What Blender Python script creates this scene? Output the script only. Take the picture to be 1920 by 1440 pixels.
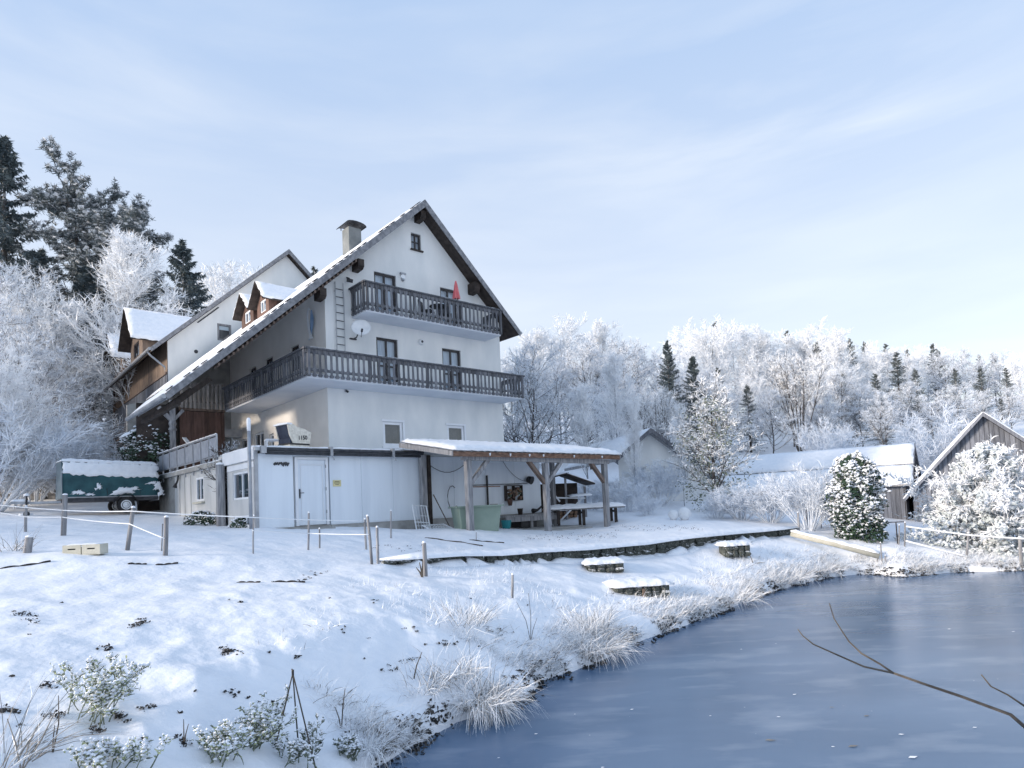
import bpy, bmesh, math, random
import numpy as np
from mathutils import Vector, Matrix
from mathutils.geometry import delaunay_2d_cdt

# ------------------------------------------------------------------ scene, camera, sky, sun
for o in list(bpy.data.objects): bpy.data.objects.remove(o)
scene = bpy.context.scene
COL = scene.collection
rnd = random.Random(11)

FPX, YAW, PITCH, ROLL, CPY = 1198.36, .7242, .0546, -.0452, 879.67
CZ = 2.6                                     # eye height above the ice
_c, _s = math.cos(PITCH), math.sin(PITCH)
_P = np.array([[1, 0, 0], [0, _c, _s], [0, -_s, _c]])
_B = np.array([[1, 0, 0], [0, 0, -1], [0, 1, 0]])
_c, _s = math.cos(ROLL), math.sin(ROLL)
_Q = np.array([[_c, -_s, 0], [_s, _c, 0], [0, 0, 1]])
CM = _Q @ _P @ _B
cd = bpy.data.cameras.new('camera'); cam = bpy.data.objects.new('camera', cd); COL.objects.link(cam)
cam.matrix_world = Matrix(((CM[0][0], -CM[1][0], -CM[2][0], 0), (CM[0][1], -CM[1][1], -CM[2][1], 0),
                           (CM[0][2], -CM[1][2], -CM[2][2], CZ), (0, 0, 0, 1)))
cd.sensor_width = 36; cd.lens = 36 * FPX / 1920; cd.shift_y = (CPY - 720) / 1920
cd.clip_start = .1; cd.clip_end = 3000
scene.camera = cam

SUN_EL = math.radians(15.0); SUN_XY = (-.93, -.37)
sdir = Vector((SUN_XY[0], SUN_XY[1], 0)).normalized() * math.cos(SUN_EL); sdir.z = math.sin(SUN_EL)
w = bpy.data.worlds.new('World'); scene.world = w; w.use_nodes = True
nt = w.node_tree; nt.nodes.clear()
wo = nt.nodes.new('ShaderNodeOutputWorld'); bg = nt.nodes.new('ShaderNodeBackground')
sky = nt.nodes.new('ShaderNodeTexSky'); sky.sky_type = 'NISHITA'; sky.sun_disc = False
sky.sun_elevation = SUN_EL; sky.sun_rotation = math.atan2(sdir.x, sdir.y)
sky.air_density = 1.0; sky.dust_density = .3; sky.ozone_density = 1.2
bg.inputs['Strength'].default_value = .15
tc = nt.nodes.new('ShaderNodeTexCoord')
def wnoise(scale, rot, stretch, detail, lo, hi, rough=.55):
    mp = nt.nodes.new('ShaderNodeMapping'); mp.inputs['Rotation'].default_value = rot; mp.inputs['Scale'].default_value = stretch
    no = nt.nodes.new('ShaderNodeTexNoise'); no.inputs['Scale'].default_value = scale; no.inputs['Detail'].default_value = detail
    no.inputs['Roughness'].default_value = rough
    no.inputs['Distortion'].default_value = .35
    mr = nt.nodes.new('ShaderNodeMapRange'); mr.inputs['From Min'].default_value = lo; mr.inputs['From Max'].default_value = hi
    nt.links.new(tc.outputs['Generated'], mp.inputs['Vector']); nt.links.new(mp.outputs['Vector'], no.inputs['Vector'])
    nt.links.new(no.outputs['Fac'], mr.inputs['Value'])
    return mr.outputs['Result']
c1 = wnoise(2.6, (.10, -.30, .3), (1.0, 1.0, 5.5), 9, .40, .66)
c2 = wnoise(1.3, (.05, -.25, .5), (.8, 1.0, 3.2), 4, .36, .62, .45)
mul = nt.nodes.new('ShaderNodeMath'); mul.operation = 'MULTIPLY_ADD'
nt.links.new(c1, mul.inputs[0]); nt.links.new(c2, mul.inputs[1]); mul.inputs[2].default_value = 0
mad = nt.nodes.new('ShaderNodeMath'); mad.operation = 'MULTIPLY_ADD'; mad.use_clamp = True
nt.links.new(mul.outputs[0], mad.inputs[0]); mad.inputs[1].default_value = .48; mad.inputs[2].default_value = 0
mix = nt.nodes.new('ShaderNodeMix'); mix.data_type = 'RGBA'
# thin high veil over the blue, paler towards the horizon all round, with cirrus streaks in it
sx = nt.nodes.new('ShaderNodeSeparateXYZ'); nt.links.new(tc.outputs['Generated'], sx.inputs[0])
hz = nt.nodes.new('ShaderNodeMapRange'); hz.inputs['From Min'].default_value = .0; hz.inputs['From Max'].default_value = .72; hz.inputs['To Min'].default_value = 1; hz.inputs['To Max'].default_value = 0
nt.links.new(sx.outputs['Z'], hz.inputs['Value'])
veil = nt.nodes.new('ShaderNodeMix'); veil.data_type = 'RGBA'; nt.links.new(hz.outputs[0], veil.inputs[0]); veil.inputs[6].default_value = (2.1, 3.0, 4.5, 1); veil.inputs[7].default_value = (4.6, 4.55, 4.65, 1)
cir = nt.nodes.new('ShaderNodeMix'); cir.data_type = 'RGBA'; nt.links.new(mad.outputs[0], cir.inputs[0]); nt.links.new(veil.outputs[2], cir.inputs[6]); cir.inputs[7].default_value = (4.9, 5.05, 5.25, 1)
mix.inputs[0].default_value = .76; nt.links.new(sky.outputs['Color'], mix.inputs[6]); nt.links.new(cir.outputs[2], mix.inputs[7])
nt.links.new(mix.outputs[2], bg.inputs['Color']); nt.links.new(bg.outputs[0], wo.inputs['Surface'])

sl = bpy.data.lights.new('sun', 'SUN'); sl.energy = 3.6; sl.angle = math.radians(12.0); sl.color = (1, .86, .72)
so = bpy.data.objects.new('sun', sl); COL.objects.link(so); so.location = sdir * 60
so.rotation_euler = sdir.to_track_quat('Z', 'Y').to_euler()

vs = scene.view_settings; vs.view_transform = 'Standard'; vs.look = 'None'; vs.exposure = .62; vs.gamma = 1; vs.use_curve_mapping = False
scene.render.engine = 'CYCLES'
scene.cycles.max_bounces = 4; scene.cycles.transparent_max_bounces = 8; scene.cycles.diffuse_bounces = 4
scene.render.resolution_x = 1024; scene.render.resolution_y = 768

# ------------------------------------------------------------------ helpers
def ray(px, py):
    d = CM.T @ np.array([(px - 960) / FPX, (py - CPY) / FPX, 1.]); return d / d[1]
def at(px, py, depth):
    r = ray(px, py) * depth; return Vector((r[0], r[1], r[2] + CZ))
HX = Vector((math.cos(YAW), math.sin(YAW), 0)); HY = Vector((-math.sin(YAW), math.cos(YAW), 0))
WC = Vector((-6.8519, 24.0, 4.7157 + CZ))     # house front left wall corner at the underside of the lower balcony
C0 = Vector((-7.3782, 18.4444, -.4170 + CZ))  # annex front left corner, base
def hw(x, y, z): return WC + HX * x + HY * y + Vector((0, 0, z))
def cw(x, y, z): return C0 + HX * x + HY * y + Vector((0, 0, z))

def link(o, parent=None):
    COL.objects.link(o)
    if parent is not None: o.parent = parent
    return o
def tag(o, label=None, cat=None, group=None, kind=None):
    if label: o['label'] = label
    if cat: o['category'] = cat
    if group: o['group'] = group
    if kind: o['kind'] = kind
    return o
def thing(name, label, cat, loc=(0, 0, 0), rz=0, group=None):
    o = bpy.data.objects.new(name, None); o.empty_display_size = .2; link(o)
    o.location = loc; o.rotation_euler = (0, 0, rz); return tag(o, label, cat, group)
def inst(name, mesh, parent=None, loc=(0, 0, 0), rot=(0, 0, 0), sc=(1, 1, 1)):
    o = bpy.data.objects.new(name, mesh); link(o, parent); o.location = loc; o.rotation_euler = rot; o.scale = sc; return o

class MB:
    def __init__(s): s.v = []; s.f = []; s.m = []
    def add(s, vs, fs, mi=0):
        b = len(s.v); s.v.extend([tuple(p) for p in vs])
        for f in fs: s.f.append([b + i for i in f]); s.m.append(mi)
        return s
    def box(s, a, b, mi=0):
        x0, y0, z0 = (min(a[i], b[i]) for i in range(3)); x1, y1, z1 = (max(a[i], b[i]) for i in range(3))
        return s.add([(x0, y0, z0), (x1, y0, z0), (x1, y1, z0), (x0, y1, z0), (x0, y0, z1), (x1, y0, z1), (x1, y1, z1), (x0, y1, z1)],
                     [(0, 3, 2, 1), (4, 5, 6, 7), (0, 1, 5, 4), (1, 2, 6, 5), (2, 3, 7, 6), (3, 0, 4, 7)], mi)
    def bar(s, p, q, w, h=None, mi=0, up=(0, 0, 1)):
        p, q = Vector(p), Vector(q); h = h or w; d = (q - p).normalized(); u = Vector(up)
        if abs(d.dot(u)) > .98: u = Vector((0, 1, 0))
        a = d.cross(u).normalized() * (w / 2); b = a.cross(d).normalized() * (h / 2)
        vs = [e + sx * a + sz * b for e in (p, q) for sx, sz in ((-1, -1), (1, -1), (1, 1), (-1, 1))]
        return s.add(vs, [(0, 1, 2, 3), (7, 6, 5, 4), (0, 4, 5, 1), (1, 5, 6, 2), (2, 6, 7, 3), (3, 7, 4, 0)], mi)
    def tube(s, pts, rad, n=6, mi=0):
        pts = [Vector(p) for p in pts]; k = len(pts)
        if not hasattr(rad, '__len__'): rad = [rad] * k
        vs = []; ref = None
        for i, p in enumerate(pts):
            d = (pts[min(i + 1, k - 1)] - pts[max(i - 1, 0)]).normalized()
            if ref is None: ref = Vector((0, 0, 1)) if abs(d.z) < .9 else Vector((1, 0, 0))
            a = d.cross(ref).normalized(); b = d.cross(a); ref = -b if False else ref
            for j in range(n):
                t = 2 * math.pi * j / n; vs.append(p + (a * math.cos(t) + b * math.sin(t)) * rad[i])
        fs = [(i * n + j, i * n + (j + 1) % n, (i + 1) * n + (j + 1) % n, (i + 1) * n + j) for i in range(k - 1) for j in range(n)]
        fs += [tuple(range(n))[::-1], tuple(range((k - 1) * n, k * n))]
        return s.add(vs, fs, mi)
    def prism(s, poly, vec, mi=0):
        n = len(poly); vec = Vector(vec); vs = [Vector(p) for p in poly] + [Vector(p) + vec for p in poly]
        return s.add(vs, [tuple(range(n))[::-1], tuple(range(n, 2 * n))] + [(i, (i + 1) % n, n + (i + 1) % n, n + i) for i in range(n)], mi)
    def lathe(s, prof, n=16, c=(0, 0, 0), mi=0):
        vs = [(c[0] + r * math.cos(2 * math.pi * j / n), c[1] + r * math.sin(2 * math.pi * j / n), c[2] + z) for r, z in prof for j in range(n)]
        k = len(prof)
        fs = [(i * n + j, i * n + (j + 1) % n, (i + 1) * n + (j + 1) % n, (i + 1) * n + j) for i in range(k - 1) for j in range(n)]
        fs += [tuple(range(n))[::-1], tuple(range((k - 1) * n, k * n))]
        return s.add(vs, fs, mi)
    def mesh(s, name, mats, smooth=False, off=(0, 0, 0)):
        me = bpy.data.meshes.new(name)
        if any(off): s.v = [(p[0] + off[0], p[1] + off[1], p[2] + off[2]) for p in s.v]
        me.from_pydata([tuple(p) for p in s.v], [], s.f)
        for m in (mats if isinstance(mats, (list, tuple)) else [mats]): me.materials.append(m)
        if any(s.m): me.polygons.foreach_set('material_index', s.m)
        bm = bmesh.new(); bm.from_mesh(me); bmesh.ops.recalc_face_normals(bm, faces=bm.faces); bm.to_mesh(me); bm.free()
        if smooth: me.polygons.foreach_set('use_smooth', [True] * len(me.polygons))
        me.update(); return me
    def build(s, name, mats, parent=None, smooth=False, loc=(0, 0, 0), rot=(0, 0, 0), off=(0, 0, 0), bevel=0):
        o = inst(name, s.mesh(name, mats, smooth, off), parent, loc, rot)
        if bevel:
            md = o.modifiers.new('bevel', 'BEVEL'); md.width = bevel; md.segments = 1; md.limit_method = 'ANGLE'
        return o

def npmesh(name, V, tris, mats, midx=None, smooth=False):
    """tris: (M,k) int array, k uniform"""
    V = np.asarray(V, np.float32); F = np.asarray(tris, np.int32); M, k = F.shape
    me = bpy.data.meshes.new(name)
    me.vertices.add(len(V)); me.vertices.foreach_set('co', V.ravel())
    me.loops.add(M * k); me.loops.foreach_set('vertex_index', F.ravel())
    me.polygons.add(M); me.polygons.foreach_set('loop_start', np.arange(0, M * k, k, dtype=np.int32))
    for m in (mats if isinstance(mats, (list, tuple)) else [mats]): me.materials.append(m)
    if midx is not None: me.polygons.foreach_set('material_index', np.asarray(midx, np.int32))
    me.polygons.foreach_set('use_smooth', np.full(M, smooth, dtype=bool))
    me.update(calc_edges=True); return me

def vnoise(x, y, seed=0):
    x = np.asarray(x, float); y = np.asarray(y, float)
    xi = np.floor(x).astype(np.int64); yi = np.floor(y).astype(np.int64); fx = x - xi; fy = y - yi
    def h(a, b):
        n = (a * 374761393 + b * 668265263 + seed * 1442695) & 0x7fffffff
        n = ((n ^ (n >> 13)) * 1274126177) & 0x7fffffff
        return ((n ^ (n >> 16)) & 0xffff) / 65535.
    u = fx * fx * (3 - 2 * fx); v = fy * fy * (3 - 2 * fy)
    return (h(xi, yi) * (1 - u) + h(xi + 1, yi) * u) * (1 - v) + (h(xi, yi + 1) * (1 - u) + h(xi + 1, yi + 1) * u) * v
def fbm(x, y, seed=0, oct=4):
    r = 0; a = .5
    for i in range(oct): r = r + a * (vnoise(x, y, seed + i) - .5); x = x * 2.03 + 7.1; y = y * 2.03 - 3.7; a *= .5
    return r

# ------------------------------------------------------------------ materials
def nodes(name):
    m = bpy.data.materials.new(name); m.use_nodes = True; t = m.node_tree; b = t.nodes['Principled BSDF']; return m, t, b
def pmat(name, c1, c2=None, scale=4, rough=.75, bump=0, bscale=None, stretch=(1, 1, 1), detail=5, lo=.35, hi=.65, metal=0, spec=.35, vary=0):
    m, t, b = nodes(name); b.inputs['Roughness'].default_value = rough; b.inputs['Metallic'].default_value = metal
    b.inputs['Specular IOR Level'].default_value = spec
    c2 = c2 or c1
    tcn = t.nodes.new('ShaderNodeTexCoord'); mp = t.nodes.new('ShaderNodeMapping'); mp.inputs['Scale'].default_value = stretch
    t.links.new(tcn.outputs['Object'], mp.inputs['Vector'])
    vec = mp.outputs['Vector']
    if vary:
        oi = t.nodes.new('ShaderNodeObjectInfo'); va = t.nodes.new('ShaderNodeVectorMath'); va.operation = 'MULTIPLY_ADD'
        cx = t.nodes.new('ShaderNodeCombineXYZ')
        for i in range(3): t.links.new(oi.outputs['Random'], cx.inputs[i])
        t.links.new(cx.outputs[0], va.inputs[0]); va.inputs[1].default_value = (31, 57, 23); t.links.new(vec, va.inputs[2]); vec = va.outputs[0]
    n = t.nodes.new('ShaderNodeTexNoise'); n.inputs['Scale'].default_value = scale; n.inputs['Detail'].default_value = detail
    t.links.new(vec, n.inputs['Vector'])
    cr = t.nodes.new('ShaderNodeValToRGB'); cr.color_ramp.elements[0].position = lo; cr.color_ramp.elements[1].position = hi
    cr.color_ramp.elements[0].color = (*c1, 1); cr.color_ramp.elements[1].color = (*c2, 1)
    t.links.new(n.outputs['Fac'], cr.inputs['Fac']); col = cr.outputs['Color']
    if vary:
        hs = t.nodes.new('ShaderNodeHueSaturation'); mr = t.nodes.new('ShaderNodeMapRange')
        mr.inputs['To Min'].default_value = 1 - vary; mr.inputs['To Max'].default_value = 1 + vary
        t.links.new(oi.outputs['Random'], mr.inputs['Value']); t.links.new(mr.outputs[0], hs.inputs['Value']); t.links.new(col, hs.inputs['Color']); col = hs.outputs['Color']
    t.links.new(col, b.inputs['Base Color'])
    if bump:
        n2 = t.nodes.new('ShaderNodeTexNoise'); n2.inputs['Scale'].default_value = bscale or scale * 6; n2.inputs['Detail'].default_value = 6
        t.links.new(vec, n2.inputs['Vector'])
        bp = t.nodes.new('ShaderNodeBump'); bp.inputs['Strength'].default_value = bump; bp.inputs['Distance'].default_value = .02
        t.links.new(n2.outputs['Fac'], bp.inputs['Height']); t.links.new(bp.outputs[0], b.inputs['Normal'])
    return m
def snowtop(name, base, base2, snow=(.84, .87, .91), thr=.35, soft=.3, scale=3, rough=.8, stretch=(1, 1, 1)):
    """bark, stone or leaf with snow lying on what faces up"""
    m = pmat(name, base, base2, scale, rough, .35, stretch=stretch); t = m.node_tree; b = t.nodes['Principled BSDF']
    src = b.inputs['Base Color'].links[0].from_socket
    g = t.nodes.new('ShaderNodeNewGeometry'); sp = t.nodes.new('ShaderNodeSeparateXYZ'); t.links.new(g.outputs['Normal'], sp.inputs[0])
    n = t.nodes.new('ShaderNodeTexNoise'); n.inputs['Scale'].default_value = 9; tcn = t.nodes.new('ShaderNodeTexCoord'); t.links.new(tcn.outputs['Object'], n.inputs['Vector'])
    ad = t.nodes.new('ShaderNodeMath'); ad.operation = 'MULTIPLY_ADD'; t.links.new(n.outputs['Fac'], ad.inputs[0]); ad.inputs[1].default_value = .9; t.links.new(sp.outputs['Z'], ad.inputs[2])
    mr = t.nodes.new('ShaderNodeMapRange'); mr.inputs['From Min'].default_value = thr + .45; mr.inputs['From Max'].default_value = thr + .45 + soft
    t.links.new(ad.outputs[0], mr.inputs['Value'])
    mx = t.nodes.new('ShaderNodeMix'); mx.data_type = 'RGBA'; t.links.new(mr.outputs[0], mx.inputs[0]); t.links.new(src, mx.inputs[6]); mx.inputs[7].default_value = (*snow, 1)
    t.links.new(mx.outputs[2], b.inputs['Base Color']); return m
M = {}
def snow_mat(name, s1=1.3, s2=14, s3=60, strength=.55):
    m, t, b = nodes(name); b.inputs['Roughness'].default_value = .55; b.inputs['Specular IOR Level'].default_value = .25
    tcn = t.nodes.new('ShaderNodeTexCoord'); prev = None
    for sc, st, di in ((s1, strength, .10), (s2, strength * .8, .018), (s3, strength * .6, .004)):
        n = t.nodes.new('ShaderNodeTexNoise'); n.inputs['Scale'].default_value = sc; n.inputs['Detail'].default_value = 4; t.links.new(tcn.outputs['Object'], n.inputs['Vector'])
        bp = t.nodes.new('ShaderNodeBump'); bp.inputs['Strength'].default_value = st; bp.inputs['Distance'].default_value = di
        t.links.new(n.outputs['Fac'], bp.inputs['Height'])
        if prev: t.links.new(prev.outputs[0], bp.inputs['Normal'])
        prev = bp
    t.links.new(prev.outputs[0], b.inputs['Normal'])
    n = t.nodes.new('ShaderNodeTexNoise'); n.inputs['Scale'].default_value = 5; n.inputs['Detail'].default_value = 6; t.links.new(tcn.outputs['Object'], n.inputs['Vector'])
    cr = t.nodes.new('ShaderNodeValToRGB'); cr.color_ramp.elements[0].position = .3; cr.color_ramp.elements[1].position = .6
    cr.color_ramp.elements[0].color = (.80, .835, .885, 1); cr.color_ramp.elements[1].color = (.87, .89, .925, 1)
    t.links.new(n.outputs['Fac'], cr.inputs['Fac']); t.links.new(cr.outputs[0], b.inputs['Base Color']); return m
M['snow'] = snow_mat('snow'); M['snowcap'] = snow_mat('snow_cap', 4, 22, 80, .5)
M['frost'] = pmat('frost', (.82, .845, .88), (.90, .91, .92), 2, .7)
M['frostgrey'] = pmat('frost_grey', (.68, .73, .80), (.82, .85, .89), 2, .7)
M['bark'] = snowtop('bark', (.055, .05, .05), (.11, .10, .095), thr=.38, soft=.35)
M['barkfrost'] = snowtop('bark_frost', (.26, .27, .295), (.44, .45, .475), thr=.05, soft=.5)
M['needle'] = pmat('needle', (.06, .085, .10), (.125, .155, .16), 1.5, .6)  # needle tones raised, standing in for aerial haze
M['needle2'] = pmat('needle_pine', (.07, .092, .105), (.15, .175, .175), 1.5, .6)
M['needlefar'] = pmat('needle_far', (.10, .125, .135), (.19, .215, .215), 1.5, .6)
M['leafdark'] = pmat('leaf_dark', (.012, .032, .02), (.04, .075, .04), 3, .45)
M['leafolive'] = pmat('leaf_olive', (.085, .115, .08), (.18, .205, .145), 3, .5)
M['leaffrost'] = pmat('leaf_frosted', (.36, .41, .41), (.70, .74, .76), 5, .6)
M['leafpale'] = pmat('leaf_pale', (.28, .33, .17), (.50, .54, .30), 3, .5)
M['leafdead'] = pmat('leaf_dead', (.022, .022, .024), (.06, .055, .05), 5, .8)
M['stalk'] = pmat('stalk', (.05, .045, .04), (.13, .11, .09), 8, .8)
M['straw'] = pmat('straw', (.15, .14, .13), (.34, .32, .29), 8, .8)
M['stucco'] = pmat('stucco', (.66, .685, .69), (.79, .80, .79), 1.1, .85, .5, 55, stretch=(1, 1, .4))
M['stuccowarmlit'] = pmat('stucco_side_warmlit', (.80, .775, .73), (.86, .835, .79), 1.3, .85, .4, 55)  # warm light on the side wall put into the plaster colour
M['soffitwhite'] = pmat('soffit_white', (.60, .64, .70), (.68, .71, .76), 1.2, .8, .2, 30)
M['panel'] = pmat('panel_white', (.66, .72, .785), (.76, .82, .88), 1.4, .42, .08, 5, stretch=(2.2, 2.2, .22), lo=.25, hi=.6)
M['panel2'] = pmat('panel_white_side', (.46, .48, .49), (.60, .61, .61), 1.6, .6, .2, 20, stretch=(1, 1, .3))  # darkened colour stands in for shade on the left walls
M['rail'] = pmat('rail_wood', (.075, .082, .098), (.17, .175, .19), 5, .8, .5, 30, stretch=(3, 3, .5), vary=.3)
M['railrot'] = pmat('rail_wood_pale', (.22, .20, .19), (.36, .33, .31), 6, .8, .5, 30, stretch=(3, 3, .5), vary=.25)
M['darkwood'] = pmat('dark_wood', (.022, .017, .015), (.055, .042, .036), 5, .7, .4, 25)
M['brownwood'] = pmat('brown_wood', (.09, .066, .054), (.175, .13, .105), 3, .75, .5, 25, stretch=(2, 2, .4), vary=.2)
M['ochre'] = pmat('ochre_wood', (.115, .085, .068), (.21, .155, .118), 2.5, .75, .4, 25, stretch=(1.5, 1.5, .5), vary=.12)
M['redwood'] = pmat('red_wood', (.08, .048, .04), (.135, .08, .064), 4, .75, .4, 25, stretch=(3, 3, .5), vary=.25)
M['greywood'] = pmat('grey_wood', (.17, .175, .19), (.36, .36, .37), 4, .85, .6, 30, stretch=(4, 4, .5), vary=.2)
M['infill'] = pmat('infill_panel', (.24, .27, .32), (.32, .35, .40), 5, .7)
M['barnwood'] = pmat('barn_wood', (.115, .125, .15), (.215, .23, .265), 4, .85, .6, 30, stretch=(4, 4, .35), vary=.25)
M['fascia'] = pmat('fascia_wood', (.10, .06, .045), (.24, .145, .10), 6, .8, .5, 30, stretch=(1, 1, 3))
M['verge'] = snowtop('verge_board', (.15, .155, .17), (.27, .275, .29), thr=.62, soft=.4, scale=8)
M['tile'] = pmat('roof_tile', (.035, .035, .04), (.09, .09, .095), 6, .7, .4)
M['zinc'] = pmat('zinc', (.28, .30, .33), (.42, .44, .47), 3, .4, .1, metal=.6)
M['darkmetal'] = pmat('dark_metal', (.03, .033, .04), (.07, .072, .08), 6, .5, .1, metal=.3)
M['chimney'] = pmat('chimney_clad', (.13, .145, .15), (.20, .215, .22), 2, .5, .1, 9, metal=.2)
M['whiteframe'] = pmat('white_frame', (.72, .75, .79), (.80, .82, .85), 2, .4)
M['darkframe'] = pmat('dark_frame', (.025, .022, .025), (.055, .05, .052), 5, .5, .2)
M['curtain'] = pmat('curtain', (.50, .56, .64), (.70, .74, .80), 6, .9, stretch=(5, 5, .4))
M['dim'] = pmat('dim_room', (.03, .035, .045), (.09, .09, .10), 2.5, .8)
M['stone'] = snowtop('stone', (.035, .042, .038), (.12, .13, .115), thr=.40, soft=.3, scale=7)
M['stonewall'] = snowtop('stone_wall', (.11, .11, .115), (.30, .29, .28), thr=.50, soft=.3, scale=3)
M['concrete'] = pmat('concrete', (.26, .26, .25), (.40, .40, .39), 2.5, .85, .4, 20)
M['tarp'] = pmat('tarp_green', (.012, .058, .072), (.025, .095, .11), 3, .5, .5, 4)
M['tarpend'] = pmat('tarp_grey', (.10, .15, .18), (.17, .22, .26), 3, .5, .3, 4)
M['tub'] = pmat('tub_green', (.20, .27, .225), (.26, .33, .28), 1.4, .45, .1)
M['teal'] = pmat('teal_plastic', (.02, .19, .22), (.03, .24, .26), 2, .35)
M['rubber'] = pmat('rubber', (.02, .02, .022), (.035, .035, .036), 4, .8)
M['white'] = pmat('white_paint', (.70, .73, .76), (.80, .82, .84), 4, .45)
M['cream'] = pmat('cream_wicker', (.60, .56, .48), (.76, .72, .63), 14, .7, .5, 40)
M['navy'] = pmat('navy_cloth', (.015, .022, .045), (.03, .042, .07), 4, .8)
M['paleblue'] = pmat('pale_blue', (.22, .36, .56), (.34, .48, .66), 3, .5)
M['red'] = pmat('parasol_red', (.58, .12, .14), (.70, .20, .21), 3, .7)
M['yellow'] = pmat('sign_yellow', (.62, .55, .28), (.70, .63, .36), 5, .6)
M['black'] = pmat('black', (.015, .016, .018), (.03, .03, .032), 4, .5)
M['cable'] = pmat('cable', (.05, .05, .06), (.07, .07, .08), 4, .6)
M['copper'] = pmat('copper_pipe', (.34, .20, .15), (.45, .29, .22), 6, .5)
M['tape'] = pmat('fence_tape', (.74, .77, .80), (.82, .84, .86), 6, .6)
M['log'] = pmat('log', (.16, .10, .07), (.34, .23, .15), 9, .85, .4)
M['crate'] = pmat('crate_cream', (.44, .43, .36), (.55, .53, .45), 4, .7, .2)
def glass_mat():
    m, t, b = nodes('window_glass'); t.nodes.remove(b)
    out = [n for n in t.nodes if n.type == 'OUTPUT_MATERIAL'][0]
    gl = t.nodes.new('ShaderNodeBsdfGlossy'); gl.inputs['Roughness'].default_value = .03; gl.inputs['Color'].default_value = (.93, .96, 1, 1)
    tr = t.nodes.new('ShaderNodeBsdfTransparent'); tr.inputs['Color'].default_value = (.80, .86, .90, 1)
    lw = t.nodes.new('ShaderNodeLayerWeight'); lw.inputs['Blend'].default_value = .5
    pw = t.nodes.new('ShaderNodeMath'); pw.operation = 'POWER'; pw.inputs[1].default_value = 3; t.links.new(lw.outputs['Facing'], pw.inputs[0])
    fr = t.nodes.new('ShaderNodeMath'); fr.operation = 'MULTIPLY_ADD'; fr.inputs[1].default_value = .75; fr.inputs[2].default_value = .09; t.links.new(pw.outputs[0], fr.inputs[0])
    mx = t.nodes.new('ShaderNodeMixShader'); t.links.new(fr.outputs[0], mx.inputs[0]); t.links.new(tr.outputs[0], mx.inputs[1]); t.links.new(gl.outputs[0], mx.inputs[2])
    t.links.new(mx.outputs[0], out.inputs['Surface']); return m
M['glass'] = glass_mat()
def ice_mat():
    m, t, b = nodes('pond_ice'); b.inputs['IOR'].default_value = 1.45
    tcn = t.nodes.new('ShaderNodeTexCoord')
    def nz(scale, st=(1, 1, 1), det=5):
        mp = t.nodes.new('ShaderNodeMapping'); mp.inputs['Scale'].default_value = st; t.links.new(tcn.outputs['Object'], mp.inputs['Vector'])
        n = t.nodes.new('ShaderNodeTexNoise'); n.inputs['Scale'].default_value = scale; n.inputs['Detail'].default_value = det; t.links.new(mp.outputs[0], n.inputs['Vector']); return n
    n1 = nz(.35, (.6, 1.6, 1)); cr = t.nodes.new('ShaderNodeValToRGB'); cr.color_ramp.elements[0].position = .32; cr.color_ramp.elements[1].position = .7
    cr.color_ramp.elements[0].color = (.074, .135, .228, 1); cr.color_ramp.elements[1].color = (.135, .21, .32, 1)
    t.links.new(n1.outputs['Fac'], cr.inputs['Fac'])
    n2 = nz(1.5, (.55, 1.3, 1), 9); c2 = t.nodes.new('ShaderNodeValToRGB'); c2.color_ramp.elements[0].position = .52; c2.color_ramp.elements[1].position = .82
    c2.color_ramp.elements[0].color = (0, 0, 0, 1); c2.color_ramp.elements[1].color = (.35, .35, .35, 1); t.links.new(n2.outputs['Fac'], c2.inputs['Fac'])
    n3 = nz(9, (1, 1, 1), 2); c3 = t.nodes.new('ShaderNodeValToRGB'); c3.color_ramp.elements[0].position = .755; c3.color_ramp.elements[1].position = .80
    c3.color_ramp.elements[0].color = (0, 0, 0, 1); c3.color_ramp.elements[1].color = (.75, .75, .75, 1); t.links.new(n3.outputs['Fac'], c3.inputs['Fac'])
    ad = t.nodes.new('ShaderNodeMath'); ad.operation = 'MAXIMUM'; t.links.new(c2.outputs[0], ad.inputs[0]); t.links.new(c3.outputs[0], ad.inputs[1])
    mx = t.nodes.new('ShaderNodeMix'); mx.data_type = 'RGBA'; t.links.new(ad.outputs[0], mx.inputs[0]); t.links.new(cr.outputs[0], mx.inputs[6]); mx.inputs[7].default_value = (.55, .60, .66, 1)
    t.links.new(mx.outputs[2], b.inputs['Base Color'])
    n4 = nz(.8, (.8, 1.2, 1), 6); mr = t.nodes.new('ShaderNodeMapRange'); mr.inputs['To Min'].default_value = .14; mr.inputs['To Max'].default_value = .30; t.links.new(n4.outputs['Fac'], mr.inputs['Value']); t.links.new(mr.outputs[0], b.inputs['Roughness'])
    bp = t.nodes.new('ShaderNodeBump'); bp.inputs['Strength'].default_value = .12; bp.inputs['Distance'].default_value = .01; n5 = nz(3, (.6, 1.6, 1), 4)
    t.links.new(n5.outputs['Fac'], bp.inputs['Height']); t.links.new(bp.outputs[0], b.inputs['Normal']); return m
M['ice'] = ice_mat()

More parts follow.
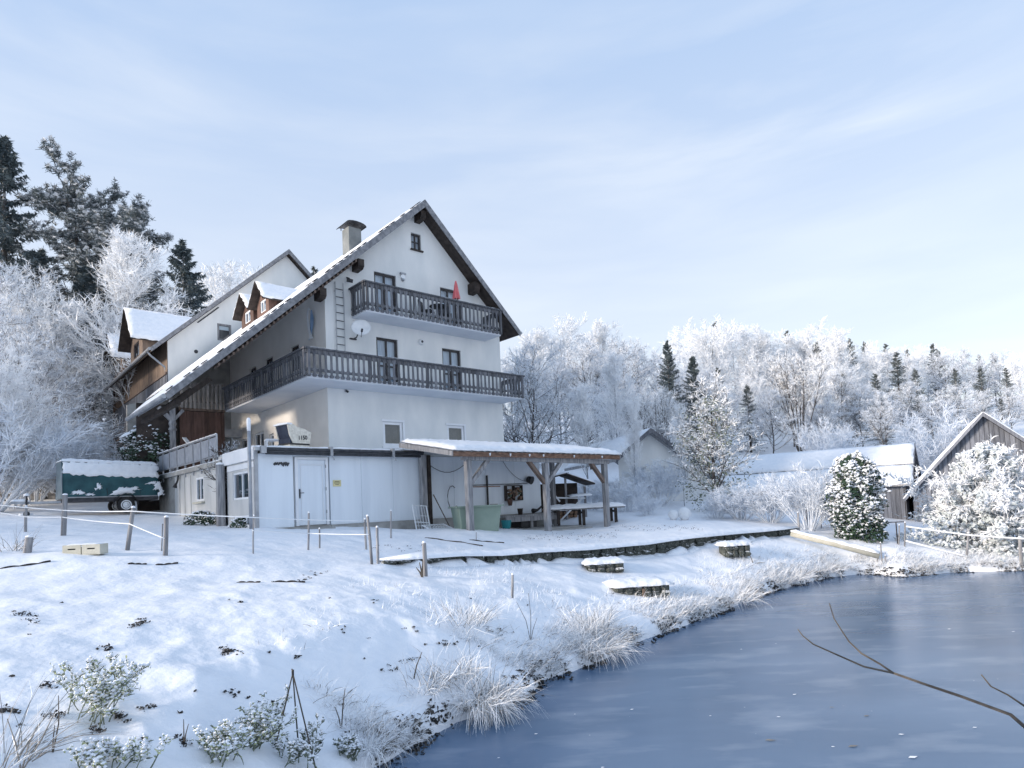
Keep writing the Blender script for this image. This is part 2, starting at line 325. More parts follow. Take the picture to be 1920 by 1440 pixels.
# ------------------------------------------------------------------ terrain
def onz(px, py, z=0):
    r = ray(px, py); d = (z - CZ) / r[2]; return (r[0] * d, r[1] * d)
SHORE = [onz(*p) for p in ((700, 1440), (740, 1420), (800, 1382), (860, 1350), (930, 1330), (980, 1310), (1010, 1280), (1050, 1264), (1110, 1245), (1150, 1224), (1180, 1210), (1250, 1185),
         (1300, 1165), (1360, 1145), (1400, 1125), (1440, 1112), (1480, 1100), (1520, 1090), (1560, 1082), (1600, 1077), (1640, 1077), (1690, 1082), (1740, 1078), (1785, 1073), (1830, 1072), (1920, 1070))]
POND = np.array(SHORE + [(17.5, 17.6), (20.5, 12), (20, 5), (14, 2.8), (8, 2.4), (4.4, 2.9), (1.4, 3.5), (-.6, 4.3), (-1.45, 5.3), (-1.65, 6.0)])
def sdist(x, y):
    """signed distance to the pond outline, positive on land"""
    x = np.atleast_1d(np.asarray(x, float)); y = np.atleast_1d(np.asarray(y, float)); dm = np.full(x.shape, 1e9); ins = np.zeros(x.shape, bool)
    if x.size < 3000:
        a = POND; b = np.roll(POND, -1, 0); e = b - a; X = x.ravel()[:, None]; Y = y.ravel()[:, None]
        t = np.clip(((X - a[:, 0]) * e[:, 0] + (Y - a[:, 1]) * e[:, 1]) / (e ** 2).sum(1), 0, 1)
        dm = np.hypot(X - a[:, 0] - t * e[:, 0], Y - a[:, 1] - t * e[:, 1]).min(1)
        c = ((a[:, 1] > Y) != (b[:, 1] > Y)) & (X < e[:, 0] * (Y - a[:, 1]) / (e[:, 1] + 1e-12) + a[:, 0])
        return np.where(c.sum(1) % 2 == 1, -dm, dm).reshape(x.shape)
    for i in range(len(POND)):
        a = POND[i]; b = POND[(i + 1) % len(POND)]; e = b - a; L = e @ e
        t = np.clip(((x - a[0]) * e[0] + (y - a[1]) * e[1]) / L, 0, 1)
        dm = np.minimum(dm, np.hypot(x - a[0] - t * e[0], y - a[1] - t * e[1]))
        c = ((a[1] > y) != (b[1] > y)) & (x < (b[0] - a[0]) * (y - a[1]) / (b[1] - a[1] + 1e-12) + a[0]); ins ^= c
    return np.where(ins, -dm, dm)
CTL = []
for px, py, d in ((484, 994, 18.44), (212, 964, 25), (0, 942, 30), (60, 946, 29), (300, 957, 26.9), (430, 985, 20.3), (787, 992, 22.1), (640, 990, 20), (1016, 985, 25.9), (882, 996, 20.07), (1028, 995, 22.3), (1139, 988, 24.4),
                  (690, 1056, 13.4), (310, 1040, 12.5), (160, 1038, 12), (240, 1030, 13), (120, 1003, 16), (48, 995, 16.5), (475, 1037, 13.5),
                  (0, 1440, 4.6), (300, 1440, 5.0), (600, 1440, 5.8), (300, 1200, 7.5), (100, 1200, 7.3), (600, 1200, 8), (800, 1200, 8.6), (900, 1100, 12.5), (600, 1080, 12), (300, 1080, 11), (100, 1080, 10.5), (750, 1320, 7.2), (500, 1320, 6.1), (200, 1320, 5.7),
                  (1000, 1200, 9.9), (720, 1062, 13.7), (845, 1059, 15.0), (1000, 1056, 16.2), (1200, 1046, 18.4), (1357, 1020, 20.2), (1495, 1005, 21.9), (1100, 1130, 13), (1250, 1110, 15.2), (1400, 1070, 17.8),
                  (1300, 985, 22.5), (1280, 972, 25), (1200, 975, 25), (1610, 1010, 21.5), (1700, 975, 29), (1560, 985, 25), (1800, 1035, 19.9), (1900, 1055, 19.3), (1900, 1000, 24), (800, 1035, 16.5), (950, 1025, 18.5), (1100, 1010, 20.5)):
    p = at(px, py, d); CTL.append((p.x, p.y, p.z))
CTL += [(-24, 32, 4.2), (-28, 42, 6.5), (-45, 45, 9.5), (-40, 30, 6), (-60, 20, 7), (-62, -12, 5), (-64, 60, 13), (-90, 0, 7), (-100, 60, 15), (-60, -60, 5), (-20, 15, 3.2), (-15, 5, 2.3), (-30, 0, 5), (-8, 2, 1.4),
        (0, 0, .95), (-3, -3, 1.0), (8, -2, 1.0), (22, 0, 1.0), (26, 15, 1.0), (0, -40, 3), (60, -30, 4), (30, 30, 1.3), (40, 20, 1.5), (60, 20, 3),
        (0, 35, 3.0), (-10, 50, 5.5), (4, 50, 5.6), (14, 50, 5.0), (30, 50, 4.4), (50, 50, 5.5), (-15, 75, 12), (5, 75, 11), (30, 75, 9.5), (60, 75, 10), (90, 60, 10), (0, 110, 18), (40, 110, 16), (90, 110, 17), (120, 40, 14), (-60, 110, 22), (-120, -80, 8), (120, -80, 12), (0, 180, 26), (100, 180, 25), (-110, 160, 30), (200, 60, 22), (-200, 40, 18), (0, -160, 12), (250, -100, 20)]
CT = np.array(CTL)
def tps_k(r2): return np.where(r2 > 1e-9, .5 * r2 * np.log(np.maximum(r2, 1e-9)), 0)
_sc = 20.
_X = CT[:, :2] / _sc; _n = len(_X)
_K = tps_k(((_X[:, None] - _X[None]) ** 2).sum(-1)) + np.eye(_n) * .002
_Pm = np.c_[np.ones(_n), _X]
_A = np.block([[_K, _Pm], [_Pm.T, np.zeros((3, 3))]])
_W = np.linalg.solve(_A, np.r_[CT[:, 2], 0, 0, 0])
def tps(x, y):
    x = np.asarray(x, float) / _sc; y = np.asarray(y, float) / _sc; r = _W[-3] + _W[-2] * x + _W[-1] * y
    if np.size(x) < 3000: return r + tps_k((x[..., None] - _X[:, 0]) ** 2 + (y[..., None] - _X[:, 1]) ** 2) @ _W[:-3]
    for i in range(_n): r = r + _W[i] * tps_k((x - _X[i, 0]) ** 2 + (y - _X[i, 1]) ** 2)
    return r
def hgt(x, y):
    x = np.atleast_1d(np.asarray(x, float)); y = np.atleast_1d(np.asarray(y, float))
    R = np.hypot(x, y); k = np.minimum(1, 240 / np.maximum(R, 1)); z = tps(x * k, y * k)
    near = np.clip((60 - R) / 40, 0, 1)
    tus = np.exp(-np.clip(sdist(x, y), 0, 9) / 1.6)
    z = z + .42 * tus * np.maximum(fbm(x * 2.3, y * 2.3, 33, 3), -.09) + .18 * near * fbm(x * .55, y * .55, 3, 3) + .07 * near * fbm(x * 2.1, y * 2.1, 8, 3) + (1 - near) * .45 * fbm(x * .06, y * .06, 5, 3)
    d = sdist(x, y) + .22 * fbm(x * 1.6, y * 1.6, 21, 3) + .10 * fbm(x * 6, y * 6, 25, 2)
    bank = .07 + .30 * np.clip(d, 0, 3) + .10 * np.clip(d / .12, 0, 1)
    wgt = np.clip((d - .15) / 1.6, 0, 1); wgt = wgt * wgt * (3 - 2 * wgt)
    z = np.where(d > 0, bank * (1 - wgt) + np.maximum(z, .18) * wgt, np.maximum(-.35, .05 + d * 2.5))
    return z
def ground(px, py, dmin=3, dmax=120):
    """where the sight line through a pixel meets the ground"""
    r = ray(px, py); ds = np.geomspace(dmin, dmax, 260); g = CZ + r[2] * ds - hgt(r[0] * ds, r[1] * ds)
    k = int(np.argmax(g < 0)); 
    if g[k] >= 0: k = len(ds) - 1
    a, b = ds[max(k - 1, 0)], ds[k]; ga, gb = g[max(k - 1, 0)], g[k]
    d = a + (b - a) * (ga / (ga - gb + 1e-9)); d = min(max(d, a), b)
    return Vector((r[0] * d, r[1] * d, float(hgt(r[0] * d, r[1] * d)[0])))
def gz(x, y): return float(hgt(x, y)[0])
def make_ground():
    ang = np.concatenate([np.linspace(-math.pi, -1.0, 40, endpoint=False), np.linspace(-1.0, 1.0, 420, endpoint=False), np.linspace(1.0, math.pi, 40, endpoint=False)])
    rad = np.concatenate([[.01], np.geomspace(1.2, 4, 12, endpoint=False), np.geomspace(4, 36, 300, endpoint=False), np.geomspace(36, 900, 46)])
    A, Rr = np.meshgrid(ang, rad, indexing='ij'); X = Rr * np.sin(A); Y = Rr * np.cos(A); Z = hgt(X.ravel(), Y.ravel()).reshape(X.shape)
    na, nr = X.shape; V = np.stack([X, Y, Z], -1).reshape(-1, 3)
    I = np.arange(na)[:, None]; J = np.arange(nr - 1)[None]; I2 = (I + 1) % na
    F = np.stack([I * nr + J, I * nr + J + 1, I2 * nr + J + 1, I2 * nr + J], -1).reshape(-1, 4)[:, ::-1]
    return tag(inst('ground', npmesh('ground', V, F, M['snow'], smooth=True)), kind='structure')
make_ground()
mb = MB(); c = POND.mean(0); mb.add([(c[0] + (p[0] - c[0]) * 1.06, c[1] + (p[1] - c[1]) * 1.06, 0) for p in POND], [tuple(range(len(POND)))])
tag(mb.build('pond', M['ice']), kind='structure')
# ------------------------------------------------------------------ snow that lies on things
def snow_sheet(mb, p00, p10, p11, p01, nx, ny, t, seed=0, jit=.03, up=None, mi=0):
    P = [Vector(p) for p in (p00, p10, p11, p01)]; n = (P[1] - P[0]).cross(P[3] - P[0]).normalized()
    if n.z < 0: n = -n
    if up is not None: n = Vector(up)
    r = random.Random(seed); vs = []
    eu = (P[1] - P[0]).normalized(); ev = (P[3] - P[0]).normalized()
    for j in range(ny + 1):
        for i in range(nx + 1):
            u, v = i / nx, j / ny
            p = P[0] * (1 - u) * (1 - v) + P[1] * u * (1 - v) + P[2] * u * v + P[3] * (1 - u) * v
            e = i in (0, nx) or j in (0, ny)
            k = .25 if e else (.85 if (i in (1, nx - 1) or j in (1, ny - 1)) else 1)
            q = p + n * t * k * (.8 + .4 * r.random())
            if e: q = q + eu * r.uniform(-jit, jit) * (1 if i in (0, nx) else .2) + ev * r.uniform(-jit, jit) * (1 if j in (0, ny) else .2)
            vs.append(q)
    N = nx + 1; fs = [(j * N + i, j * N + i + 1, (j + 1) * N + i + 1, (j + 1) * N + i) for j in range(ny) for i in range(nx)]
    rim = [i for i in range(N)] + [j * N + nx for j in range(1, ny + 1)] + [ny * N + i for i in range(nx - 1, -1, -1)] + [j * N for j in range(ny - 1, 0, -1)]
    b = len(vs); vs += [vs[i] - n * (t * .25 + .012) for i in rim]; k = len(rim)
    fs += [(rim[i], rim[(i + 1) % k], b + (i + 1) % k, b + i) for i in range(k)]
    mb.add(vs, fs, mi); return mb
def snow_ridge(mb, pts, wd, h, seed=0, mi=0, gap=0):
    """lumpy line of snow on a rail or a beam"""
    r = random.Random(seed); pts = [Vector(p) for p in pts]; prof = [(-1, -.05), (-.85, .45), (-.4, .9), (.1, 1), (.6, .8), (.95, .35), (1, -.05)]
    P = []
    for a, b in zip(pts[:-1], pts[1:]):
        n = max(2, int((b - a).length / max(.09, wd * .9))); P += [a.lerp(b, i / n) for i in range(n)]
    P.append(pts[-1]); vs = []; k = len(P)
    for i, p in enumerate(P):
        d = (P[min(i + 1, k - 1)] - P[max(0, i - 1)]); s = Vector((d.y, -d.x, 0)); s = s.normalized() if s.length > 1e-6 else Vector((1, 0, 0))
        ww = wd / 2 * r.uniform(.85, 1.12); hh = h * r.uniform(.65, 1.25) * (.3 if i in (0, k - 1) else 1)
        if gap and r.random() < gap: hh *= .15
        vs += [p + s * (x * ww) + Vector((0, 0, z * hh)) for x, z in prof]
    m = len(prof); fs = [(i * m + j, i * m + j + 1, (i + 1) * m + j + 1, (i + 1) * m + j) for i in range(k - 1) for j in range(m - 1)]
    fs += [tuple(range(m)), tuple(range((k - 1) * m, k * m))[::-1]]
    mb.add(vs, fs, mi); return mb

# ------------------------------------------------------------------ walls with openings, windows
def inpoly(p, poly):
    ins = False
    for i in range(len(poly)):
        a, b = poly[i], poly[i - 1]
        if (a[1] > p[1]) != (b[1] > p[1]) and p[0] < (b[0] - a[0]) * (p[1] - a[1]) / (b[1] - a[1]) + a[0]: ins = not ins
    return ins
def wall(mb, poly, holes, mp, depth=.2, mi=0):
    vs = [Vector(p) for p in poly]; es = [(i, (i + 1) % len(poly)) for i in range(len(poly))]
    for u0, v0, u1, v1 in holes:
        b = len(vs); vs += [Vector(p) for p in ((u0, v0), (u1, v0), (u1, v1), (u0, v1))]; es += [(b + i, b + (i + 1) % 4) for i in range(4)]
    V, E_, F_ = delaunay_2d_cdt(vs, es, [], 0, 1e-5)[:3]
    keep = []
    for f in F_:
        c = sum((V[i] for i in f), Vector((0, 0))) / len(f)
        if inpoly(c, poly) and not any(h[0] < c.x < h[2] and h[1] < c.y < h[3] for h in holes): keep.append(f)
    mb.add([mp(v.x, v.y, 0) for v in V], keep, mi)
    for u0, v0, u1, v1 in holes:
        q = [(u0, v0), (u1, v0), (u1, v1), (u0, v1)]
        mb.add([mp(*p, 0) for p in q] + [mp(*p, depth) for p in q], [(i, (i + 1) % 4, 4 + (i + 1) % 4, 4 + i) for i in range(4)], mi)
    return mb
def mbox(mb, mp, u0, v0, d0, u1, v1, d1, mi=0): return mb.box(mp(u0, v0, d0), mp(u1, v1, d1), mi)
def window(root, mp, u0, v0, u1, v1, cols=2, rows=1, fmat='darkframe', fw=.07, off=(0, 0, 0), depth=.08, back='curtain', name='window', sill=None, split=None, backdepth=.14):
    """a frame with casing and bars, a pane in each light, something behind the glass"""
    mb = MB(); d0, d1 = depth, depth + .06
    mbox(mb, mp, u0, v0, d0, u0 + fw, v1, d1); mbox(mb, mp, u1 - fw, v0, d0, u1, v1, d1)
    mbox(mb, mp, u0 + fw, v1 - fw, d0, u1 - fw, v1, d1); mbox(mb, mp, u0 + fw, v0, d0, u1 - fw, v0 + fw, d1)
    us = [u0 + fw + (u1 - u0 - 2 * fw) * i / cols for i in range(cols + 1)]; bw = fw * .45
    vv = split or [v0 + fw + (v1 - v0 - 2 * fw) * j / rows for j in range(rows + 1)]
    if split: vv = [v0 + fw] + list(split) + [v1 - fw]
    for u in us[1:-1]: mbox(mb, mp, u - bw, v0 + fw, d0 + .004, u + bw, v1 - fw, d1 - .004)
    for v in vv[1:-1]: mbox(mb, mp, u0 + fw, v - bw * .8, d0 + .008, u1 - fw, v + bw * .8, d1 - .008)
    o = mb.build(name, M[fmat], root, off=off)
    for i in range(len(us) - 1):
        for j in range(len(vv) - 1):
            p = MB(); a = us[i] + (bw if i else 0); b = us[i + 1] - (bw if i < cols - 1 else 0); c_ = vv[j] + (bw * .8 if j else 0); e = vv[j + 1] - (bw * .8 if j < len(vv) - 2 else 0)
            p.add([mp(a, c_, d0 + .03), mp(b, c_, d0 + .03), mp(b, e, d0 + .03), mp(a, e, d0 + .03)], [(0, 1, 2, 3)]); p.build('pane', M['glass'], o, off=off)
    if back:
        p = MB(); p.add([mp(u0 - .02, v0 - .02, depth + backdepth), mp(u1 + .02, v0 - .02, depth + backdepth), mp(u1 + .02, v1 + .02, depth + backdepth), mp(u0 - .02, v1 + .02, depth + backdepth)], [(0, 1, 2, 3)]); p.build('curtain' if back == 'curtain' else 'dark_room', M[back], o, off=off)
    if sill:
        p = MB(); mbox(p, mp, u0 - .06, v0 - .06, -.09, u1 + .06, v0 - .005, depth); s = p.build('sill', M[sill], o, off=off)
    return o
def baluster_mesh(name, h, mat, t=.03, wd=.10):
    """carved flat board: narrow waist under the rail, scalloped foot"""
    prof = [(0, .50), (.06, .95), (.11, .50), (.16, .34), (.20, .55), (.235, 1.0), (.27, 1.0), (.31, .55), (.36, .42), (.60, .36), (.80, .42), (.86, .60), (.90, 1.0), (1, 1.0)]
    L = [(-wd * k, z * h) for z, k in prof] + [(wd * k, z * h) for z, k in prof[::-1]]
    mb = MB(); n = len(prof); vs = [(x, 0, z) for x, z in L] + [(x, t, z) for x, z in L]; N = len(L)
    fs = [(i, N - 1 - i, N - 2 - i, i + 1) for i in range(n - 1)] + [(N + i, N + i + 1, 2 * N - 2 - i, 2 * N - 1 - i) for i in range(n - 1)] + [(i, (i + 1) % N, N + (i + 1) % N, N + i) for i in range(N)]
    mb.add(vs, fs); return mb.mesh(name, mat)

# ================================================================== the main house
ZB = 5.6
HO = (0, 0, ZB)
house = thing('guest_house', 'tall white gabled guest house with two dark wooden balconies above the white annex', 'house', hw(0, 0, -ZB), YAW)
F_ = lambda u, v, d: (u, d, v)                       # front wall: u = x, depth inward = +y
S_ = lambda u, v, d: (d, u, v)                       # left side wall: u = y, depth = +x
RA, SL, SR = (4.33, 8.28), .905, .95                 # ridge, slopes
ztL = lambda x: RA[1] - SL * (RA[0] - x)
ztR = lambda x: RA[1] - SR * (x - RA[0])
RT = .26
fh = [(2.16, .18, 3.16, 2.27), (5.39, .18, 6.40, 2.23), (2.16, 2.97, 3.18, 4.97), (5.41, 2.97, 6.32, 4.94), (2.33, -2.15, 3.25, -1.16), (5.49, -2.15, 6.41, -1.16), (4.0, 6.33, 4.5, 7.05)]
mb = MB(); wall(mb, [(0, -ZB), (8.73, -ZB), (8.73, ztR(8.73) - RT), (RA[0], RA[1] - RT), (0, ztL(0) - RT)], fh, F_)
mb.build('front_wall', M['stucco'], house, off=HO)
sh = [(2.5, 1.2, 3.35, 2.24), (5.3, 1.2, 6.2, 2.30), (7.35, 1.2, 8.2, 2.26), (5.40, -2.3, 5.95, -1.12), (6.6, -2.3, 7.9, -.88), (8.25, -2.3, 9.7, -.97)]
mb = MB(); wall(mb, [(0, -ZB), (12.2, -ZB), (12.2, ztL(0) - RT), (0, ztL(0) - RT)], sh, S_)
mb.build('side_wall', M['stuccowarmlit'], house, off=HO)
mb = MB(); mb.box((8.73 - .2, .003, -ZB), (8.727, 12.2, ztR(8.73) - RT)); mb.build('rear_side_wall', M['stucco'], house, off=HO)
mb = MB(); mb.prism([(0, 12.2, -ZB), (8.73, 12.2, -ZB), (8.73, 12.2, ztR(8.73) - RT), (RA[0], 12.2, RA[1] - RT), (0, 12.2, ztL(0) - RT)], (0, .2, 0)); mb.build('back_wall', M['stucco'], house, off=HO)
for i, h in enumerate(fh):
    if i < 4: window(house, F_, *h, cols=2, off=HO, fmat='darkframe', fw=.09, name='balcony_door' if i != 1 else 'window', split=[h[1] + .95] if i < 2 else None)
    elif i < 6:
        o = window(house, F_, *h, cols=1, off=HO, fmat='whiteframe', fw=.11, back='dim', depth=.03)
        p = MB(); mbox(p, F_, h[0] - .05, h[1] - .1, -.06, h[2] + .05, h[1] - .004, .02); p.build('sill', M['whiteframe'], o, off=HO)
        p = MB(); mbox(p, F_, h[0] - .07, h[3], -.03, h[2] + .09, h[3] + .09, .03); mbox(p, F_, h[2], h[1], -.03, h[2] + .09, h[3] - .003, .03); p.build('casing', M['whiteframe'], o, off=HO)
    else: window(house, F_, *h, cols=2, rows=2, off=HO, fw=.07, back='curtain', sill='darkwood')
for i, h in enumerate(sh): window(house, S_, *h, cols=2 if i > 3 else 1, off=HO, fmat='darkframe' if i < 3 else 'whiteframe', fw=.08, back='dim')
# roof: two slopes as slabs, soffit boards, verge boards, snow, tiles peeping out of the snow
YF, YR, XE, XR = -.65, 12.4, -5.67, 9.47
mb = MB()
mb.prism([(RA[0], YF, RA[1]), (-3.5, YF, ztL(-3.5)), (-3.5, YF, ztL(-3.5) - RT + .1), (RA[0], YF, RA[1] - RT + .1)], (0, YR - YF, 0))
mb.prism([(-3.5, YF, ztL(-3.5)), (XE, YF, ztL(XE)), (XE, YF, ztL(XE) - RT + .12), (-3.5, YF, ztL(-3.5) - RT + .1)], (0, 5.4, 0))
mb.prism([(RA[0], YF, RA[1]), (XR, YF, ztR(XR)), (XR, YF, ztR(XR) - RT + .1), (RA[0], YF, RA[1] - RT + .1)], (0, YR - YF, 0))
roof = mb.build('roof', M['tile'], house, off=HO)
mb = MB(); ST = .105
mb.prism([(RA[0], YF + .04, RA[1] - RT + .098), (-5.4, YF + .04, ztL(-5.4) - RT + .098), (-5.4, YF + .04, ztL(-5.4) - RT), (RA[0], YF + .04, RA[1] - RT)], (0, .9, 0))
m2 = MB(); m2.prism([(.02, YF + .95, ztL(.02) - RT + .098), (-5.4, YF + .95, ztL(-5.4) - RT + .098), (-5.4, YF + .95, ztL(-5.4) - RT), (.02, YF + .95, ztL(.02) - RT)], (0, 4.4, 0)); m2.prism([(.02, 4.76, ztL(.02) - RT + .098), (-3.45, 4.76, ztL(-3.45) - RT + .098), (-3.45, 4.76, ztL(-3.45) - RT), (.02, 4.76, ztL(.02) - RT)], (0, 6.2, 0)); m2.build('bounce_soffit', M['soffitwhite'], roof, off=HO)  # pale lining added under the left slope to bounce light onto the wall
mb.prism([(RA[0] + .001, YF + .04, RA[1] - RT + .098), (XR - .1, YF + .04, ztR(XR - .1) - RT + .098), (XR - .1, YF + .04, ztR(XR - .1) - RT), (RA[0] + .001, YF + .04, RA[1] - RT)], (0, YR - YF - .1, 0))
mb.build('soffit', M['darkwood'], roof, off=HO)
mb = MB(); VW = .30
mb.prism([(RA[0], YF - .035, RA[1] + .03), (XE, YF - .035, ztL(XE) + .03), (XE, YF - .035, ztL(XE) - VW + .06), (RA[0], YF - .035, RA[1] - VW)], (0, .035, 0)); mb.build('verge_board', M['verge'], roof, off=HO)
mb = MB(); mb.prism([(RA[0] + .001, YF - .035, RA[1] + .03), (XR, YF - .035, ztR(XR) + .03), (XR, YF - .035, ztR(XR) - VW + .06), (RA[0] + .001, YF - .035, RA[1] - VW)], (0, .035, 0)); mb.build('verge_board', M['verge'], roof, off=HO)
mb = MB()
for k in range(34):                                  # sawn ends of the roof battens below the left verge
    x = 1.0 - k * .155
    mb.box((x, YF + .01, ztL(x) - RT - .10), (x + .07, YF + .5, ztL(x) - RT - .005))
mb.build('batten_ends', M['brownwood'], roof, off=HO)
mb = MB(); snow_sheet(mb, (RA[0] - .12, YF + .05, ztL(RA[0] - .12)), (RA[0] - .12, YR, ztL(RA[0] - .12)), (-3.5, YR, ztL(-3.5)), (-3.5, YF + .05, ztL(-3.5)), 40, 34, .075, 3, .05)
snow_sheet(mb, (-3.5, YF + .05, ztL(-3.5)), (-3.5, 4.7, ztL(-3.5)), (XE + .05, 4.7, ztL(XE + .05)), (XE + .05, YF + .05, ztL(XE + .05)), 16, 10, .07, 4, .04)
snow_sheet(mb, (RA[0] + .1, YR, ztR(RA[0] + .1)), (RA[0] + .1, YF + .05, ztR(RA[0] + .1)), (XR - .05, YF + .05, ztR(XR - .05)), (XR - .05, YR, ztR(XR - .05)), 30, 20, .06, 5, .05)
mb.build('snow_cover', M['snowcap'], roof, smooth=True, off=HO)
mb = MB(); tm = None
for k in range(38):                                  # verge tiles standing out of the snow
    x = RA[0] - .25 - k * .26; z = ztL(x)
    if rnd.random() < .22: continue
    m2 = MB(); m2.box((-.11, 0, 0), (.11, .17, .03)); tm = tm or m2.mesh('verge_tile', M['tile'])
    inst('verge_tile', tm, roof, (x, YF + .06, z + ZB + rnd.uniform(.05, .075)), (0, -math.atan(SL) + rnd.uniform(-.06, .06), 0))
mb = MB()
for p, q in (((XE - .07, YF - .02, ztL(XE) - .10), (XE - .07, 4.8, ztL(XE) - .13)), ((XR + .06, YF - .02, ztR(XR) - .06), (XR + .06, YR, ztR(XR) - .1))):
    mb.tube([p, q], .075, 8)
mb.build('gutter', M['zinc'], roof, off=HO)
for px_, pz in ((1.31, 4.96), (-.30, 3.50), (4.33, 7.75)):
    x = px_; mb = MB()
    mb.prism([(x - .13, YF + .12, pz - .12), (x - .13, YF + .22, pz - .22), (x - .13, 0, pz - .24), (x - .13, 0, pz + .15), (x - .13, YF + .12, pz + .15)], (.26, 0, 0)); mb.build('purlin_end', M['darkwood'], house, off=HO)
mb = MB(); mb.prism([(6.95, YF + .12, 5.05), (6.95, YF + .22, 4.90), (6.95, 0, 4.88), (6.95, 0, 5.35), (6.95, YF + .12, 5.35)], (.3, 0, 0))
mb.build('purlin_end', M['darkwood'], house, off=HO)
# chimney
mb = MB(); mb.box((3.02, 3.65, 6.6), (3.66, 4.30, 8.40)); ch = mb.build('chimney', M['chimney'], roof, off=HO, bevel=.01)
mb = MB()
for i in range(8):
    a0, a1 = math.pi * i / 8, math.pi * (i + 1) / 8; r = .50
    P = [(3.335 - r * math.cos(a), 3.45, 8.46 + .15 * math.sin(a)) for a in (a0, a1)]
    mb.add([P[0], P[1], (P[1][0], 4.5, P[1][2]), (P[0][0], 4.5, P[0][2]), (P[0][0], 3.45, P[0][2] + .03), (P[1][0], 3.45, P[1][2] + .03), (P[1][0], 4.5, P[1][2] + .03), (P[0][0], 4.5, P[0][2] + .03)], [(0, 1, 2, 3), (4, 5, 6, 7), (0, 1, 5, 4), (2, 3, 7, 6)])
for x in (2.98, 3.69):
    for y in (3.63, 4.32): mb.box((x - .015, y - .015, 8.39), (x + .015, y + .015, 8.53))
mb.build('chimney_hood', M['darkmetal'], ch, off=HO)
# dormers with their gable to the left
def dormer(root, y0, y1, x0, ze, za, roofz, wood, off, name='dormer', snowt=.07, win=True, ov=.18, blind='whiteframe'):
    """gable in the plane x = x0 between y0 and y1, eaves ze, ridge za, running back into the slope roofz(x)"""
    ym = (y0 + y1) / 2; zb = roofz(x0) - .05; inv = lambda z: x0 + (z - roofz(x0)) / ((roofz(x0 + 1) - roofz(x0)))
    mb = MB(); iy = .14
    poly = [(y0 + iy, zb), (y1 - iy, zb), (y1 - iy, ze - .02), (ym, za - .16), (y0 + iy, ze - .02)]
    wz0, wz1 = zb + .28, min(ze + .05, zb + 1.25); ww = (y1 - y0) * .2
    hole = [(ym - ww, wz0, ym + ww, wz1)] if win else []
    wall(mb, poly, hole, lambda u, v, d: (x0 + d, u, v), .12)
    for y in (y0 + iy, y1 - iy): mb.add([(x0, y, zb), (x0, y, ze), (inv(ze) + .1, y, ze)], [(0, 1, 2)])
    o = mb.build(name, M[wood], root, off=off)
    if win: window(o, lambda u, v, d: (x0 + d, u, v), *hole[0], cols=2, rows=1, off=off, fmat=blind, fw=.06, back='curtain', depth=.03)
    mb = MB(); sn = MB(); xr = inv(za) + .2; xe = inv(ze - .1) + .2; xf = x0 - ov - .15
    for ya, sgn in ((y0, -1), (y1, 1)):
        e = ya + sgn * .05; zlow = ze - .1
        mb.prism([(xf, ym, za), (xf, e, zlow), (xf, e, zlow - .07), (xf, ym, za - .08)], (.04, 0, 0))
        mb.add([(xf, ym, za), (xf, e, zlow), (xe, e, zlow), (xr, ym, za), (xf, ym, za - .07), (xf, e, zlow - .07), (xe, e, zlow - .07), (xr, ym, za - .07)], [(0, 1, 2, 3), (4, 5, 6, 7), (0, 1, 5, 4), (1, 2, 6, 5)])
        snow_sheet(sn, (xf + .01, ym, za), (xf + .01, e, zlow), (xe, e, zlow), (xr, ym, za), 8, 10, snowt, 31 + int(10 * ya), .03)
    r = mb.build('dormer_roof', M['darkwood'], o, off=off); sn.build('snow_cover', M['snowcap'], o, True, off=off)
    return o
dormer(house, 2.85, 4.42, -1.0, 4.15, 4.93, ztL, 'redwood', HO)
dormer(house, 4.60, 6.33, -1.0, 4.15, 4.93, ztL, 'redwood', HO)
# balconies: slab, posts, handrail, one carved board after another, snow on the rail
def balcony(z0, h, path, name, openends=True, inner=None):
    """path: list of (x,y) rail corners"""
    b = None
    mb = MB(); poly = inner; mb.prism([(x, y, z0) for x, y in poly], (0, 0, .17)); b = mb.build(name, M['soffitwhite'], house, off=HO, bevel=.015)
    me = baluster_mesh('baluster', h - .10, M['rail'])
    rail = MB(); low = MB(); sn = MB()
    for (xa, ya), (xb, yb) in zip(path[:-1], path[1:]):
        L = math.hypot(xb - xa, yb - ya); ang = math.atan2(yb - ya, xb - xa); n = max(1, round(L / .213))
        for i in range(n):
            t = (i + .5) / n
            inst('baluster', me, b, (xa + (xb - xa) * t, ya + (yb - ya) * t, z0 + .05 + ZB), (0, 0, ang), (L / n / .213, 1, 1))
        dx, dy = (xb - xa) / L, (yb - ya) / L; nx, ny = -dy * .055, dx * .055
        rail.bar((xa - dx * .03, ya - dy * .03, z0 + h - .03), (xb + dx * .03, yb + dy * .03, z0 + h - .03), .13, .06)
        for zz in (z0 + .30, z0 + h - .16): low.bar((xa + nx, ya + ny, zz), (xb + nx, yb + ny, zz), .05, .09)
        k = max(1, round(L / 2.4))
        for i in range(k + 1): low.bar((xa + nx * 1.9 + (xb - xa) * i / k, ya + ny * 1.9 + (yb - ya) * i / k, z0 + .1), (xa + nx * 1.9 + (xb - xa) * i / k, ya + ny * 1.9 + (yb - ya) * i / k, z0 + h - .05), .08, .08)
        snow_ridge(sn, [(xa, ya, z0 + h), (xb, yb, z0 + h)], .11, .022, int(xa * 10), gap=.3)
    rail.build('handrail', M['rail'], b, off=HO); low.build('rail_frame', M['rail'], b, off=HO); sn.build('snow_cover', M['snowcap'], b, True, off=HO)
    # snow lying on the balcony floor behind the boards
    return b
